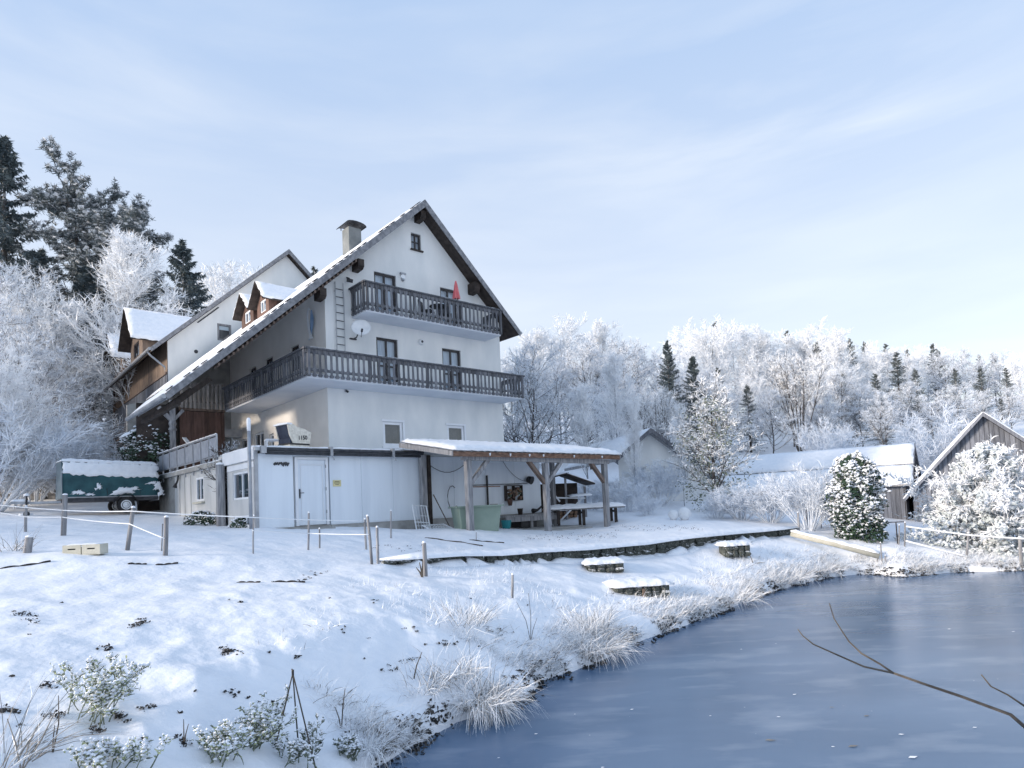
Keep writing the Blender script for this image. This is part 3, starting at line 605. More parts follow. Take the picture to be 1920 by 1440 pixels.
lowb = balcony(0.0, 1.08, [(-1.47, 7.35), (-1.47, -1.46), (8.81, -1.46), (8.81, -.05)], 'balcony', inner=[(-1.40, 7.35), (-1.40, -1.40), (8.75, -1.40), (8.75, -.002), (-.002, -.002), (-.002, 7.35)])
upb = balcony(2.84, 1.17, [(1.05, -.06), (1.05, -1.2), (7.9, -1.2), (7.9, -.06)], 'balcony', inner=[(1.11, -.002), (1.11, -1.14), (7.84, -1.14), (7.84, -.002)])
for b_, z_, p_ in ((lowb, .17, [((-1.3, -1.3), (8.6, -.1)), ((-1.3, -.1), (-.1, 7.2))]), (upb, 3.01, [((1.2, -1.05), (7.7, -.1))])):
    mb = MB()
    for (x0, y0), (x1, y1) in p_: snow_sheet(mb, (x0, y0, z_), (x1, y0, z_), (x1, y1, z_), (x0, y1, z_), 30, 5, .05, 9)
    mb.build('snow_on_floor', M['snowcap'], b_, True, off=HO)
# left aisle under the long roof: brown board wall, small gallery with pale slats, carved post
mb = MB(); mb.prism([(-4.6, 11.0, -3.2), (-.003, 11.0, -3.2), (-.003, 11.0, ztL(0) - .2), (-3.45, 11.0, ztL(-3.45) - .2), (-4.6, 11.0, ztL(-3.45) - .6)], (0, .15, 0)); mb.build('aisle_back_wall', M['concrete'], house, off=HO)
ra = MB(); me = None
aisle = MB(); aisle.box((-3.30, 7.36, -.02), (-1.42, 10.99, .10)); aisle = aisle.build('gallery', M['brownwood'], house, off=HO)
for i in range(11):
    m2 = MB(); m2.box((-.045, 0, 0), (.045, .025, 1.12)); me = me or m2.mesh('slat', M['railrot'])
    inst('slat', me, aisle, (-3.22 + i * .178, 7.30, .08 + ZB), (0, rnd.uniform(-.02, .02), 0))
mb = MB(); mb.bar((-3.30, 7.35, 1.12), (-1.40, 7.35, 1.22), .08, .07); mb.bar((-3.30, 7.35, .36), (-1.40, 7.35, .40), .05, .06); mb.build('gallery_rail', M['railrot'], aisle, off=HO)
me = None
for i in range(13):
    m2 = MB(); m2.box((0, 0, 0), (.138, .03, 2.68)); me = me or m2.mesh('wall_board', M['redwood'])
    inst('wall_board', me, house, (-3.28 + i * .142, 7.42 + (i % 2) * .012, -2.72 + ZB))
mb = MB(); mb.box((-3.3, 7.47, -2.75), (-1.42, 7.6, -.03)); mb.build('aisle_front_wall', M['darkwood'], house, off=HO)
mb = MB(); mb.bar((-3.62, 7.2, -2.8), (-3.62, 7.2, .35), .20, .20); mb.bar((-3.62, 7.2, -.55), (-4.15, 7.2, .02), .15, .15); mb.bar((-3.62, 7.2, -.55), (-3.2, 7.2, -.05), .12, .12)
mb.lathe([(.11, 0), (.17, .1), (.12, .22), (.16, .34), (.12, .5)], 10, (-3.62, 7.2, -1.0)); mb.build('carved_post', M['greywood'], house, off=HO)
mb = MB(); mb.box((-4.9, 7.5, -4.4), (-3.32, 7.62, .2)); mb.bar((-5.2, 2.0, -1.0), (-3.6, 2.0, .35), .16, .18); mb.bar((-5.2, 4.4, -1.0), (-3.6, 4.4, .35), .16, .18); mb.bar((-5.25, YF + .3, -.98), (-5.25, 4.6, -.98), .14, .16); mb.build('aisle_timbers', M['darkwood'], house, off=HO)
mb = MB(); mb.box((-1.30, 8.4, -1.0), (-.35, 8.9, -.62)); mb.build('blind_box', M['zinc'], house, off=HO)

# ---------------------------------------------------------------- things hanging on the house
def hthing(name, label, cat, x, y, z, rz=0, group=None): return thing(name, label, cat, hw(x, y, z), YAW + rz, group)
t = hthing('wall_ladder', 'grey metal ladder fixed upright on the gable wall left of the satellite dish', 'ladder', .57, -.09, 1.2)
for sx in (-.17, .17):
    mb = MB(); mb.tube([(sx, 0, 0), (sx, 0, 2.95)], .02, 6); mb.build('stile', M['zinc'], t)
me = None
for i in range(9):
    m2 = MB(); m2.tube([(-.17, 0, 0), (.17, 0, 0)], .017, 6); me = me or m2.mesh('rung', M['darkmetal']); inst('rung', me, t, (0, 0, .2 + i * .31))
mb = MB()
for z in (.3, 2.6):
    for sx in (-.17, .17): mb.bar((sx, 0, z), (sx, .09, z), .02)
mb.build('wall_bracket', M['zinc'], t)
t = hthing('satellite_dish', 'pale round satellite dish on the gable wall under the upper balcony', 'satellite dish', 1.12, -.02, 2.02)
mb = MB(); n = 20; rows = []
for i in range(6):
    r = .37 * i / 5; rows.append((max(r, .004), .09 * (i / 5) ** 2))
vs = []; R_ = Matrix.Rotation(math.radians(68), 4, 'X') ; Rz = Matrix.Rotation(math.radians(-28), 4, 'Z')
for r, z in rows: vs += [Rz @ (R_ @ Vector((r * math.cos(2 * math.pi * j / n), r * math.sin(2 * math.pi * j / n), z))) + Vector((.1, -.50, .32)) for j in range(n)]
mb.add(vs, [(i * n + j, i * n + (j + 1) % n, (i + 1) * n + (j + 1) % n, (i + 1) * n + j) for i in range(5) for j in range(n)] + [tuple(range(n))])
o = mb.build('reflector', M['white'], t, True); md = o.modifiers.new('solid', 'SOLIDIFY'); md.thickness = .02
mb = MB(); mb.tube([(0, .02, 0), (0, -.3, 0), (.06, -.42, .26)], .025, 6); mb.bar((-.14, 0, 0), (.14, 0, 0), .10, .05); mb.build('wall_arm', M['darkmetal'], t)
mb = MB(); mb.tube([(.08, -.52, -.02), (-.14, -1.0, .08)], .014, 6); mb.tube([(-.16, -1.02, .04), (-.12, -.98, .14)], .045, 8); mb.build('receiver_arm', M['darkmetal'], t)
def wall_lamp(label, x, z, kind):
    t = hthing('wall_lamp', label, 'lamp', x, -.003, z); mb = MB()
    if kind:
        vs_ = []
        mb.tube([(0, 0, 0), (0, -.05, 0), (0, -.12, 0)], [.14, .13, .10], 14); mb.build('lamp_shade', M['white'], t)
        mb = MB(); mb.tube([(0, -.121, 0), (0, -.135, 0)], .055, 12); mb.build('lamp_face', M['darkmetal'], t)
    else:
        mb.tube([(0, 0, 0), (0, -.07, 0)], .10, 14); mb.build('lamp_body', M['white'], t)
        mb = MB(); mb.box((-.13, -.09, .09), (.13, -.002, .16)); mb.build('lamp_hood', M['zinc'], t)
        mb = MB(); mb.tube([(0, -.01, -.12), (0, -.075, -.10)], [.09, .05], 10); mb.build('lamp_foot', M['zinc'], t)
wall_lamp('small grey and white wall lamp beside the upper balcony door', 3.50, 5.0, 0)
wall_lamp('round white wall lamp with dark centre between the middle floor windows', 4.29, 2.33, 1)
t = hthing('security_lamp', 'tiny dark lamp high on the ground floor wall under the balcony', 'lamp', .75, -.002, -.06)
mb = MB(); mb.box((-.04, -.05, -.05), (.04, 0, .05)); mb.build('base', M['zinc'], t); mb = MB(); mb.tube([(0, -.05, 0), (.02, -.13, -.05)], [.03, .05], 8); mb.build('lamp_head', M['black'], t)
t = hthing('floodlight', 'small dark floodlight under the left verge of the big gable', 'lamp', .95, -.05, 4.35)
mb = MB(); mb.bar((0, .05, .1), (0, -.15, 0), .05); mb.build('bracket', M['darkmetal'], t); mb = MB(); mb.box((-.1, -.28, -.08), (.1, -.14, .06)); mb.build('lamp_head', M['darkmetal'], t, rot=(.4, 0, 0))
# folded ribbon ornament on the side wall
t = hthing('wall_ribbon', 'pale blue and white looped ribbon ornament hanging on the sunlit side wall', 'ornament', -.05, 1.12, 2.0)
def ribbon(pts, wds, mat, nm):
    mb = MB(); vs = []
    for (y, z, x), wd in zip(pts, wds): vs += [(x, y - wd, z), (x, y + wd, z)]
    mb.add(vs, [(2 * i, 2 * i + 1, 2 * i + 3, 2 * i + 2) for i in range(len(pts) - 1)]); o = mb.build(nm, M[mat], t); md = o.modifiers.new('s', 'SOLIDIFY'); md.thickness = .02
ribbon([(-.05, .1, -.06), (.02, .38, -.09), (.10, .7, -.1), (.16, 1.0, -.1), (.14, 1.22, -.1), (.02, 1.34, -.1), (-.08, 1.26, -.1)], [.16, .07, .07, .06, .055, .05, .05], 'white', 'white_band')
ribbon([(.12, .12, -.03), (.0, .4, -.04), (-.10, .62, -.05), (-.13, .9, -.05), (-.10, 1.24, -.05)], [.12, .09, .14, .13, .04], 'paleblue', 'blue_band')
# red parasol and garden furniture behind the upper rail
t = hthing('folded_parasol', 'folded red parasol standing on the upper balcony by the right door', 'parasol', 5.72, -.75, 3.06)
mb = MB(); mb.tube([(0, 0, .08), (0, 0, 2.02)], .02, 8); mb.build('pole', M['white'], t)
mb = MB(); vs = []; n = 12
for r, z in ((.02, 2.0), (.06, 1.8), (.09, 1.55), (.13, 1.3), (.14, 1.18)):
    vs += [(r * (1.25 if j % 2 else .7) * math.cos(2 * math.pi * j / n), r * (1.25 if j % 2 else .7) * math.sin(2 * math.pi * j / n), z + (.03 if j % 2 and z < 1.2 else 0)) for j in range(n)]
mb.add(vs, [(i * n + j, i * n + (j + 1) % n, (i + 1) * n + (j + 1) % n, (i + 1) * n + j) for i in range(4) for j in range(n)]); mb.build('canopy', M['red'], t)
mb = MB(); mb.lathe([(.2, 0), (.2, .06), (.05, .09), (.04, .3)], 12); mb.build('base', M['darkmetal'], t)
def patio_chair(label, x, y, z, rz):
    t = hthing('patio_chair', label, 'chair', x, y, z, rz)
    mb = MB(); mb.box((-.24, -.22, .42), (.24, .22, .46)); mb.build('seat', M['darkmetal'], t)
    mb = MB(); mb.box((-.24, .20, .48), (.24, .23, .95)); mb.build('backrest', M['darkmetal'], t, rot=(-.12, 0, 0))
    for sx in (-.22, .22):
        for sy in (-.2, .2): mb = MB(); mb.bar((sx, sy, 0), (sx, sy, .42), .03); mb.build('leg', M['darkmetal'], t)
patio_chair('dark patio chair behind the upper rail left of the round table', 4.3, -.6, 3.07, .6)
patio_chair('dark patio chair behind the upper rail close to the red parasol', 5.25, -.55, 3.07, -.5)
t = hthing('patio_table', 'dark round patio table behind the upper balcony rail', 'table', 4.8, -.65, 3.07)
mb = MB(); mb.lathe([(.36, .70), (.38, .72), (.36, .74)], 18); mb.build('table_top', M['darkmetal'], t); mb = MB(); mb.lathe([(.2, 0), (.18, .03), (.03, .06), (.03, .7)], 10); mb.build('pedestal', M['darkmetal'], t)
# ================================================================== barn wing behind the house
YB = 13.0
barn = thing('barn_wing', 'white gabled barn with brown timber side and two wooden dormers behind the guest house', 'barn', hw(0, YB, -ZB), YAW)
BA, BS = (3.93, 10.5), .927
bz = lambda x: BA[1] - BS * abs(BA[0] - x)
BX0, BX1, BL = -2.40, 2 * 3.93 + 2.40, 13.6            # wall planes, length
BO = HO
bh = [(.03, 4.76, .75, 5.68)]
mb = MB(); wall(mb, [(BX0, -ZB), (BX1, -ZB), (BX1, bz(BX1) - .25), (BA[0], BA[1] - .25), (BX0, bz(BX0) - .25)], bh, F_); mb.build('gable_wall', M['stucco'], barn, off=BO)
o = window(barn, F_, *bh[0], cols=1, off=BO, fmat='greywood', fw=.10, back='dim', depth=.0)
p = MB(); mbox(p, F_, .14, 5.36, .07, .64, 5.57, .085); p.build('roller_blind', M['white'], o, off=BO)
mb = MB(); mb.box((BX0, BL, -ZB), (BX1, BL + .2, 4)); mb.box((BX1 - .2, .25, -ZB), (BX1, BL, bz(BX1) - .3)); mb.build('rear_walls', M['stucco'], barn, off=BO)
mb = MB(); mb.bar((-.95, -.012, 5.55), (.12, -.012, 6.55), .06, .03, up=(0, 1, 0)); mb.build('old_roof_trace', M['darkmetal'], barn, off=BO)
mb = MB(); mb.tube([(-1.05, .01, 4.0), (-1.05, -.02, 4.0)], .10, 10); mb.build('flue_cap', M['darkmetal'], barn, off=BO)
# timber side, plain band above, posts and boards below
mb = MB(); mb.box((BX0 - .02, .05, 2.78), (BX0 + .1, BL, bz(BX0) - .25)); mb.build('upper_boarding', M['ochre'], barn, off=BO)
mb = MB(); mb.box((BX0 + .02, .05, -4.2), (BX0 + .12, BL, 2.775)); mb.build('boarding_ground', M['darkwood'], barn, off=BO)
me = None; k = 0
y = .10
while y < BL - .1:
    m2 = MB(); m2.box((-.05, 0, 0), (0, .17, 1)); me = me or m2.mesh('side_board', M['barnwood'])
    z0 = -1.6 if k % 11 else -3.6
    inst('side_board', me, barn, (BX0 + .012, y, z0 + ZB), (0, 0, 0), (1, 1, 2.74 - z0)); y += .30; k += 1
mb = MB(); mb.bar((BX0 - .04, BL - .06, -4.1), (BX0 - .04, BL - .06, bz(BX0) - .3), .18, .18); mb.bar((BX0 - .045, .08, 2.74), (BX0 - .045, BL - .16, 2.74), .10, .12); mb.bar((BX0 - .03, .1, .6), (BX0 - .03, BL - .16, .6), .08, .12); mb.build('corner_post', M['brownwood'], barn, off=BO)
mb = MB(); mb.box((BX0 - .12, .3, -ZB), (BX0 - .02, BL - .2, -3.4)); mb.build('stone_base', M['stonewall'], barn, off=BO)
EX = -3.22; EXR = 2 * BA[0] - EX
mb = MB()
for e in (EX, EXR): mb.prism([(BA[0], -.35, BA[1]), (e, -.35, bz(e)), (e, -.35, bz(e) - .2), (BA[0], -.35, BA[1] - .2)], (0, BL + .7, 0))
br = mb.build('roof', M['darkwood'], barn, off=BO)
for e in (EX, EXR): mb = MB(); mb.prism([(BA[0], -.40, BA[1] + .03), (e, -.40, bz(e) + .03), (e, -.40, bz(e) - .22), (BA[0], -.40, BA[1] - .24)], (0, .045, 0)); mb.build('verge_board', M['verge'], br, off=BO)
mb = MB(); snow_sheet(mb, (BA[0] - .05, -.3, bz(BA[0] - .05)), (BA[0] - .05, BL + .3, bz(BA[0] - .05)), (EX + .02, BL + .3, bz(EX + .02)), (EX + .02, -.3, bz(EX + .02)), 26, 16, .05, 12); mb.build('snow_cover', M['snowcap'], br, True, off=BO)
mb = MB(); mb.tube([(EX - .06, -.36, bz(EX) - .07), (EX - .06, BL + .3, bz(EX) - .12)], .08, 8); mb.build('gutter', M['zinc'], br, off=BO)
mb = MB(); mb.tube([(EX - .05, .1, bz(EX) - .15), (EX + .05, .1, bz(EX) - .3), (BX0 - .12, .06, bz(EX) - .85), (BX0 - .12, .06, bz(EX) - 1.1), (BX0 - .12, .06, -4.3)], .05, 8); mb.build('downpipe', M['zinc'], barn, off=BO)
mb = MB(); mb.tube([(EX - .04, BL - .1, bz(EX) - .15), (EX - .02, BL - .1, -4.3)], .05, 8); mb.build('downpipe', M['zinc'], barn, off=BO)
dormer(barn, 15.45 - YB, 18.66 - YB, -3.0, 5.05, 6.98, bz, 'ochre', BO, ov=.45, snowt=.09, blind='darkframe')
dormer(barn, 20.60 - YB, 23.44 - YB, -3.0, 5.08, 6.73, bz, 'ochre', BO, ov=.45, snowt=.09, blind='darkframe')

# ================================================================== annex with flat terrace roof
annex = thing('annex', 'low white panelled annex with flat snowy roof under the guest house', 'annex', cw(0, 0, 0), YAW)
seams = [0.0, 1.08, 2.24, 3.33, 4.49, 5.55, 7.05, 8.55, 10.0, 11.4]
for i, (a, b) in enumerate(zip(seams[:-1], seams[1:])):
    mb = MB()
    if i == 1:
        mb.box((a + .006, 0, 2.14), (b - .006, .08, 2.22))
    else: mb.box((a + .003, 0 if i < 5 else .05, .03), (b - .003, .08, 2.22))
    mb.build('wall_panel', M['panel'], annex, bevel=.006)
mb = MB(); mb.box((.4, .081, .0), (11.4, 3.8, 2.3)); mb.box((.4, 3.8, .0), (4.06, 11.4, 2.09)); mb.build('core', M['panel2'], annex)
mb = MB(); mb.box((2.24, -.06, -.55), (11.4, .075, .028)); mb.box((0, -.03, -.45), (2.24, .075, .028)); mb.build('plinth', M['concrete'], annex)
mb = MB(); mb.box((1.12, -.40, -.2), (2.2, -.062, -.03)); mb.build('door_step', M['concrete'], annex, bevel=.01)
mb = MB()
mb.box((1.13, -.035, .05), (1.21, .07, 2.13)); mb.box((2.10, -.035, .05), (2.18, .07, 2.13)); mb.box((1.212, -.035, 2.05), (2.098, .07, 2.13)); door = mb.build('door', M['whiteframe'], annex)
mb = MB(); mb.box((1.215, .008, .06), (2.095, .05, 2.045)); mb.build('door_leaf', M['panel'], door, bevel=.006)
mb = MB()
for q in (((1.30, -.012, .2), (1.32, .002, 1.9)), ((1.99, -.012, .2), (2.01, .002, 1.9)), ((1.322, -.012, 1.88), (1.988, .002, 1.9))): mb.box(*q)
mb.build('door_moulding', M['whiteframe'], door)
mb = MB(); mb.box((1.245, -.025, .88), (1.275, -.001, 1.16)); mb.tube([(1.26, -.03, 1.04), (1.26, -.07, 1.04), (1.37, -.07, 1.04)], .012, 6); mb.build('handle', M['darkmetal'], door)
for z in (.4, 1.1, 1.8): mb = MB(); mb.tube([(2.10, -.03, z), (2.10, -.03, z + .1)], .016, 6); mb.build('hinge', M['zinc'], door)
mb = MB(); mb.box((-.07, -.05, -.25), (.02, .06, 2.36)); mb.build('corner_post', M['zinc'], annex)
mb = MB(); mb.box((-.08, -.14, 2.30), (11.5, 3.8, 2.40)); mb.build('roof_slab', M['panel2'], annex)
mb = MB(); mb.tube([(.2, -.22, 2.33), (5.6, -.22, 2.31)], .055, 10); mb.tube([(.2, -.20, 2.22), (5.6, -.20, 2.20)], .045, 8); mb.build('awning_roller', M['darkmetal'], annex)
mb = MB(); mb.box((.05, -.28, 2.21), (.20, -.142, 2.42)); mb.build('awning_bracket', M['zinc'], annex)
for x in (2.2, 4.39): mb = MB(); mb.box((x - .045, -.30, 2.16), (x + .045, -.142, 2.44)); mb.tube([(x, -.28, 2.2), (x + .05, -.34, 2.02)], .02, 6); mb.build('awning_bracket', M['zinc'], annex)
mb = MB(); snow_sheet(mb, (-.08, -.14, 2.40), (11.5, -.14, 2.40), (11.5, 3.78, 2.40), (-.08, 3.78, 2.40), 50, 10, .09, 15, .02); mb.build('snow_cover', M['snowcap'], annex, True)
# left side of the annex and garage wall under the terrace
SA = lambda u, v, d: (d, u, v)
ah = [(.50, .93, 2.05, 1.77), (.45, .10, 2.0, .45)]
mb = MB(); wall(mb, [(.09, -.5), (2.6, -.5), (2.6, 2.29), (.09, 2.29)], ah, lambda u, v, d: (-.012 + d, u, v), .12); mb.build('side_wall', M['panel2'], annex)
window(annex, lambda u, v, d: (-.012 + d, u, v), *ah[0], cols=2, fmat='whiteframe', fw=.06, back='dim', depth=.02)
window(annex, lambda u, v, d: (-.012 + d, u, v), *ah[1], cols=3, fmat='whiteframe', fw=.06, back='dim', depth=.02)
mb = MB(); mb.box((-.10, -.02, 2.05), (-.015, 2.75, 2.42)); mb.build('fascia', M['whiteframe'], annex)
mb = MB(); mb.box((-.04, .1, 1.84), (-.014, 2.5, 2.0)); mb.build('shutter_box', M['whiteframe'], annex)
mb = MB(); snow_sheet(mb, (-.1, -.02, 2.42), (.1, -.02, 2.42), (.1, 2.75, 2.42), (-.1, 2.75, 2.42), 3, 14, .05, 17, .01); mb.build('snow_cover', M['snowcap'], annex, True)
garage = thing('terrace_block', 'pale rendered garage block with balustraded terrace left of the annex', 'terrace', cw(0, 3.0, 0), YAW)
GO = (0, -3.0, 0)
gh = [(5.05, 1.02, 5.95, 1.86)]
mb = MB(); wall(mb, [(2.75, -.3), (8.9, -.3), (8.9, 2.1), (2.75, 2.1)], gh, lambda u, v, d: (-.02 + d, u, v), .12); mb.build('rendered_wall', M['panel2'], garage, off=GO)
window(garage, lambda u, v, d: (-.02 + d, u, v), *gh[0], cols=2, fmat='whiteframe', fw=.07, back='dim', depth=.0, off=GO)
mb = MB(); mb.box((-.14, 4.95, .93), (-.02, 6.05, .99)); mb.build('window_ledge', M['crate'], garage, off=GO)
mb = MB(); mb.box((-.021, 8.9, -.2), (.3, 11.4, 2.1)); mb.build('concrete_wall', M['concrete'], garage, off=GO)
mb = MB()
for y in (7.4, 8.1, 8.85): mb.box((-.035, y, .3), (-.021, y + .02, 2.0))
mb.box((-.035, 6.6, .3), (-.021, 6.63, 2.0)); mb.build('cladding_joints', M['concrete'], garage, off=GO)
mb = MB(); mb.box((-.14, 2.85, 2.10), (4.05, 11.5, 2.26)); mb.build('terrace_slab', M['concrete'], garage, off=GO)
mb = MB(); snow_sheet(mb, (-.14, 2.85, 2.26), (4.0, 2.85, 2.26), (4.0, 11.5, 2.26), (-.14, 11.5, 2.26), 10, 30, .07, 19, .02); mb.build('snow_cover', M['snowcap'], garage, True, off=GO)
mb = MB(); mb.tube([(-.1, 8.0, 2.08), (-.12, 8.0, 1.9), (-.16, 8.1, 1.75)], .035, 6); mb.tube([(-.16, 8.1, 1.8), (-.2, 8.12, 1.62)], [.03, .09], 8); mb.build('wall_lamp', M['black'], garage, off=GO)
rl = MB(); rl.bar((-.1, 3.28, 3.12), (-.1, 11.25, 3.15), .05, .05); rl.bar((-.1, 3.28, 2.42), (-.1, 11.25, 2.44), .04, .04); bal = rl.build('balustrade', M['zinc'], garage, off=GO)
ys = [3.28, 4.1, 5.0, 5.95, 7.0, 8.1, 9.2, 10.25, 11.25]
for y in ys:
    m2 = MB(); m2.bar((-.1, y, 1.95 if y > 3.3 else 2.2), (-.1, y, 3.12), .05, .05); m2.build('post', M['zinc'], bal, off=GO)
for a, b in zip(ys[:-1], ys[1:]):
    m2 = MB(); m2.box((-.108, a + .04, 2.46), (-.092, b - .04, 3.06)); m2.build('infill_panel', M['infill'], bal, off=GO)
sn = MB(); snow_ridge(sn, [(-.1, 3.28, 3.145), (-.1, 11.25, 3.175)], .06, .045, 23, gap=.15); sn.build('snow_cover', M['snowcap'], bal, True, off=GO)
t = thing('leaning_board', 'pale board leaning against the terrace balustrade', 'board', cw(.05, 6.6, 2.3), YAW)
mb = MB(); mb.bar((.3, -.6, 0), (-.12, .6, 1.15), .16, .03); mb.build('board', M['white'], t)
t = thing('round_post', 'thick weathered wooden pole at the rear corner of the annex', 'post', cw(-.18, 2.72, -.3), YAW)
mb = MB(); mb.tube([(0, 0, 0), (.01, 0, 1.3), (0, .01, 2.4)], [.15, .14, .13], 10); mb.build('shaft', M['greywood'], t, True)
sn = MB(); sn.lathe([(.13, 2.39), (.12, 2.44), (.03, 2.47)], 10); sn.build('snow_cap', M['snowcap'], t, True)
t = thing('metal_pole', 'tall pale galvanised pole in front of the annex corner', 'pole', cw(-.24, -.12, -.35), YAW)
mb = MB(); mb.tube([(0, 0, 0), (0, 0, 3.5)], .05, 10); mb.build('shaft', M['zinc'], t, True); sn = MB(); sn.lathe([(.055, 3.2), (.06, 3.5), (.05, 3.55), (.02, 3.58)], 10); sn.build('snow_cap', M['snowcap'], t, True)
# sign and ornament on the panels
t = thing('yellow_sign', 'small yellowed notice plate on the white panel right of the door', 'sign', cw(2.475, -.004, 1.32), YAW)
mb = MB(); mb.box((-.135, -.012, -.10), (.135, -.002, .10)); mb.build('plate', M['yellow'], t)
mb = MB()
for i, wd in enumerate((.08, .10, .06)): mb.box((-wd, -.0135, .045 - i * .045), (wd, -.0125, .062 - i * .045))
mb.build('print', M['stalk'], t)
t = thing('wall_ornament', 'small dark cut-metal ornament on the white panel left of the door', 'ornament', cw(.72, -.004, 1.92), YAW)
for k in range(7):
    mb = MB(); x = -.2 + k * .065; mb.prism([(x - .05, -.02, rnd.uniform(-.05, .03)), (x, -.02, rnd.uniform(-.09, -.03)), (x + .06, -.02, rnd.uniform(-.04, .05)), (x + .01, -.02, rnd.uniform(.04, .08))], (0, .015, 0)); mb.build('metal_scrap', M['darkmetal'], t)
# beach chair on the annex roof
bp = at(551, 838, 20.6); bp.z = C0.z + 2.47
t = thing('beach_chair', 'cream hooded wicker beach chair with navy inside on the annex roof', 'beach chair', bp, .92); t.scale = (.86, .86, .9)
mb = MB(); mb.box((-.42, -.38, .0), (.40, .38, .16)); mb.build('base', M['cream'], t)
mb = MB(); mb.box((-.42, -.40, .165), (.42, .40, .22)); mb.build('dark_trim', M['black'], t)
side = [(-.30, .22), (.42, .22), (.50, .62), (.22, .74), (-.10, .80), (-.36, .94), (-.52, .86), (-.44, .5)]
for y in (-.40, .37): mb = MB(); mb.prism([(x, y, z) for x, z in side], (0, .03, 0)); mb.build('side_panel', M['cream'], t)
mb = MB(); top = [(.50, .62), (.22, .74), (-.10, .80), (-.36, .94)]
for (xa, za), (xb, zb) in zip(top[:-1], top[1:]): mb.add([(xa, -.40, za), (xb, -.40, zb), (xb, .40, zb), (xa, .40, za)], [(0, 1, 2, 3)])
mb.add([(.42, -.4, .22), (.5, -.4, .62), (.5, .4, .62), (.42, .4, .22)], [(0, 1, 2, 3)]); mb.build('hood', M['cream'], t)
mb = MB(); mb.box((-.40, -.365, .23), (.36, .365, .40)); mb.add([(.30, -.365, .4), (.40, -.365, .62), (.40, .365, .62), (.30, .365, .4)], [(0, 1, 2, 3)]); mb.add([(-.50, -.366, .85), (-.31, -.366, .23), (-.31, .366, .23), (-.50, .366, .85)], [(0, 1, 2, 3)]); mb.build('cushion', M['navy'], t)
mb = MB(); mb.bar((-.45, -.44, .90), (-.45, .44, .90), .22, .05); mb.build('sun_flap', M['whiteframe'], t)
mb = MB(); mb.box((.0, -.1, .8), (.08, .02, .86)); mb.build('latch', M['darkmetal'], t)
cu = bpy.data.curves.new('number', 'FONT'); cu.body = '1150'; cu.size = .20; cu.extrude = .004; cu.align_x = 'CENTER'; cu.offset = .006
to = bpy.data.objects.new('number_tmp', cu); COL.objects.link(to); bpy.context.view_layer.update()
me = bpy.data.meshes.new_from_object(to.evaluated_get(bpy.context.evaluated_depsgraph_get())); bpy.data.objects.remove(to)
me.materials.clear(); me.materials.append(M['darkmetal']); inst('number', me, t, (.12, -.404, .36), (math.pi / 2, -.06, 0))
sn = MB(); snow_ridge(sn, [(-.45, -.4, .925), (-.45, .4, .925)], .2, .04, 4); sn.build('snow_cap', M['snowcap'], t, True)
t = thing('side_table', 'low white slatted box table beside the hooded beach chair', 'table', bp + Vector((-.72, .15, 0)), .5)
mb = MB(); mb.box((-.25, -.25, .36), (.25, .25, .40)); mb.build('table_top', M['whiteframe'], t); 
for sx in (-.22, .22):
    for sy in (-.22, .22): mb = MB(); mb.bar((sx, sy, 0), (sx, sy, .36), .04); mb.build('leg', M['whiteframe'], t)

# ================================================================== lean-to canopy in front of the annex
can = thing('canopy', 'open timber lean-to canopy with snow-covered roof in front of the white annex', 'canopy', cw(5, -1.4, -.55), YAW)
CO = (-5, 1.4, .55)
cy0 = -2.75
posts = [(5.57, cy0, -.40, 1.88), (8.97, cy0, -.57, 1.80), (12.13, cy0, -.62, 1.79)]
for x, y, z0, z1 in posts: mb = MB(); mb.bar((x, y, z0 - .2), (x, y, z1), .20, .18); mb.build('post', M['greywood'], can, off=CO, bevel=.012)
mb = MB(); mb.bar((5.6, -.16, -.5), (5.6, -.16, 2.25), .22, .18); mb.build('post', M['greywood'], can, off=CO, bevel=.012)
mb = MB(); mb.bar((5.86, -.12, -.5), (5.86, -.12, 2.25), .14, .10); mb.build('post', M['darkwood'], can, off=CO)
mb = MB(); mb.bar((11.9, -.16, -.5), (11.9, -.16, 2.2), .16, .16); mb.build('post', M['greywood'], can, off=CO)
mb = MB(); mb.bar((5.35, cy0, 1.95), (12.35, cy0, 1.87), .16, .17); mb.build('front_beam', M['greywood'], can, off=CO)
for x, s in ((5.57, 1), (8.97, -1), (8.97, 1), (12.13, -1)):
    mb = MB(); mb.bar((x + s * .06, cy0, 1.10), (x + s * .80, cy0, 1.86), .12, .14, up=(0, 1, 0)); mb.build('brace', M['greywood'] if s > 0 else M['brownwood'], can, off=CO)
X0, X1, yA, yB_, zA, zB_ = 4.8, 12.75, -3.05, -.02, 2.06, 2.62
rz_ = lambda y: zA + (zB_ - zA) * (y - yA) / (yB_ - yA)
me = None
for i in range(9):
    x = X0 + .25 + i * (X1 - X0 - .5) / 8; mb = MB(); mb.bar((x, yA + .12, zA - .02), (x, yB_, zB_ - .02), .08, .14); mb.build('rafter', M['brownwood'], can, off=CO)
mb = MB(); n = 90
for k in range(2):
    pass
vs = []; fs = []
for i in range(n + 1):
    x = X0 + (X1 - X0) * i / n; dz = .022 * math.sin(i * math.pi / 1.5)
    vs += [(x, yA, rz_(yA) + .075 + dz), (x, yB_, rz_(yB_) + .075 + dz)]
fs = [(2 * i, 2 * i + 1, 2 * i + 3, 2 * i + 2) for i in range(n)]; mb.add(vs, fs); o = mb.build('roof_sheet', M['zinc'], can, off=CO); md = o.modifiers.new('s', 'SOLIDIFY'); md.thickness = .012
mb = MB(); mb.box((X0, yA + .02, zA - .11), (X1, yA + .05, zA + .045)); mb.build('fascia', M['fascia'], can, off=CO)
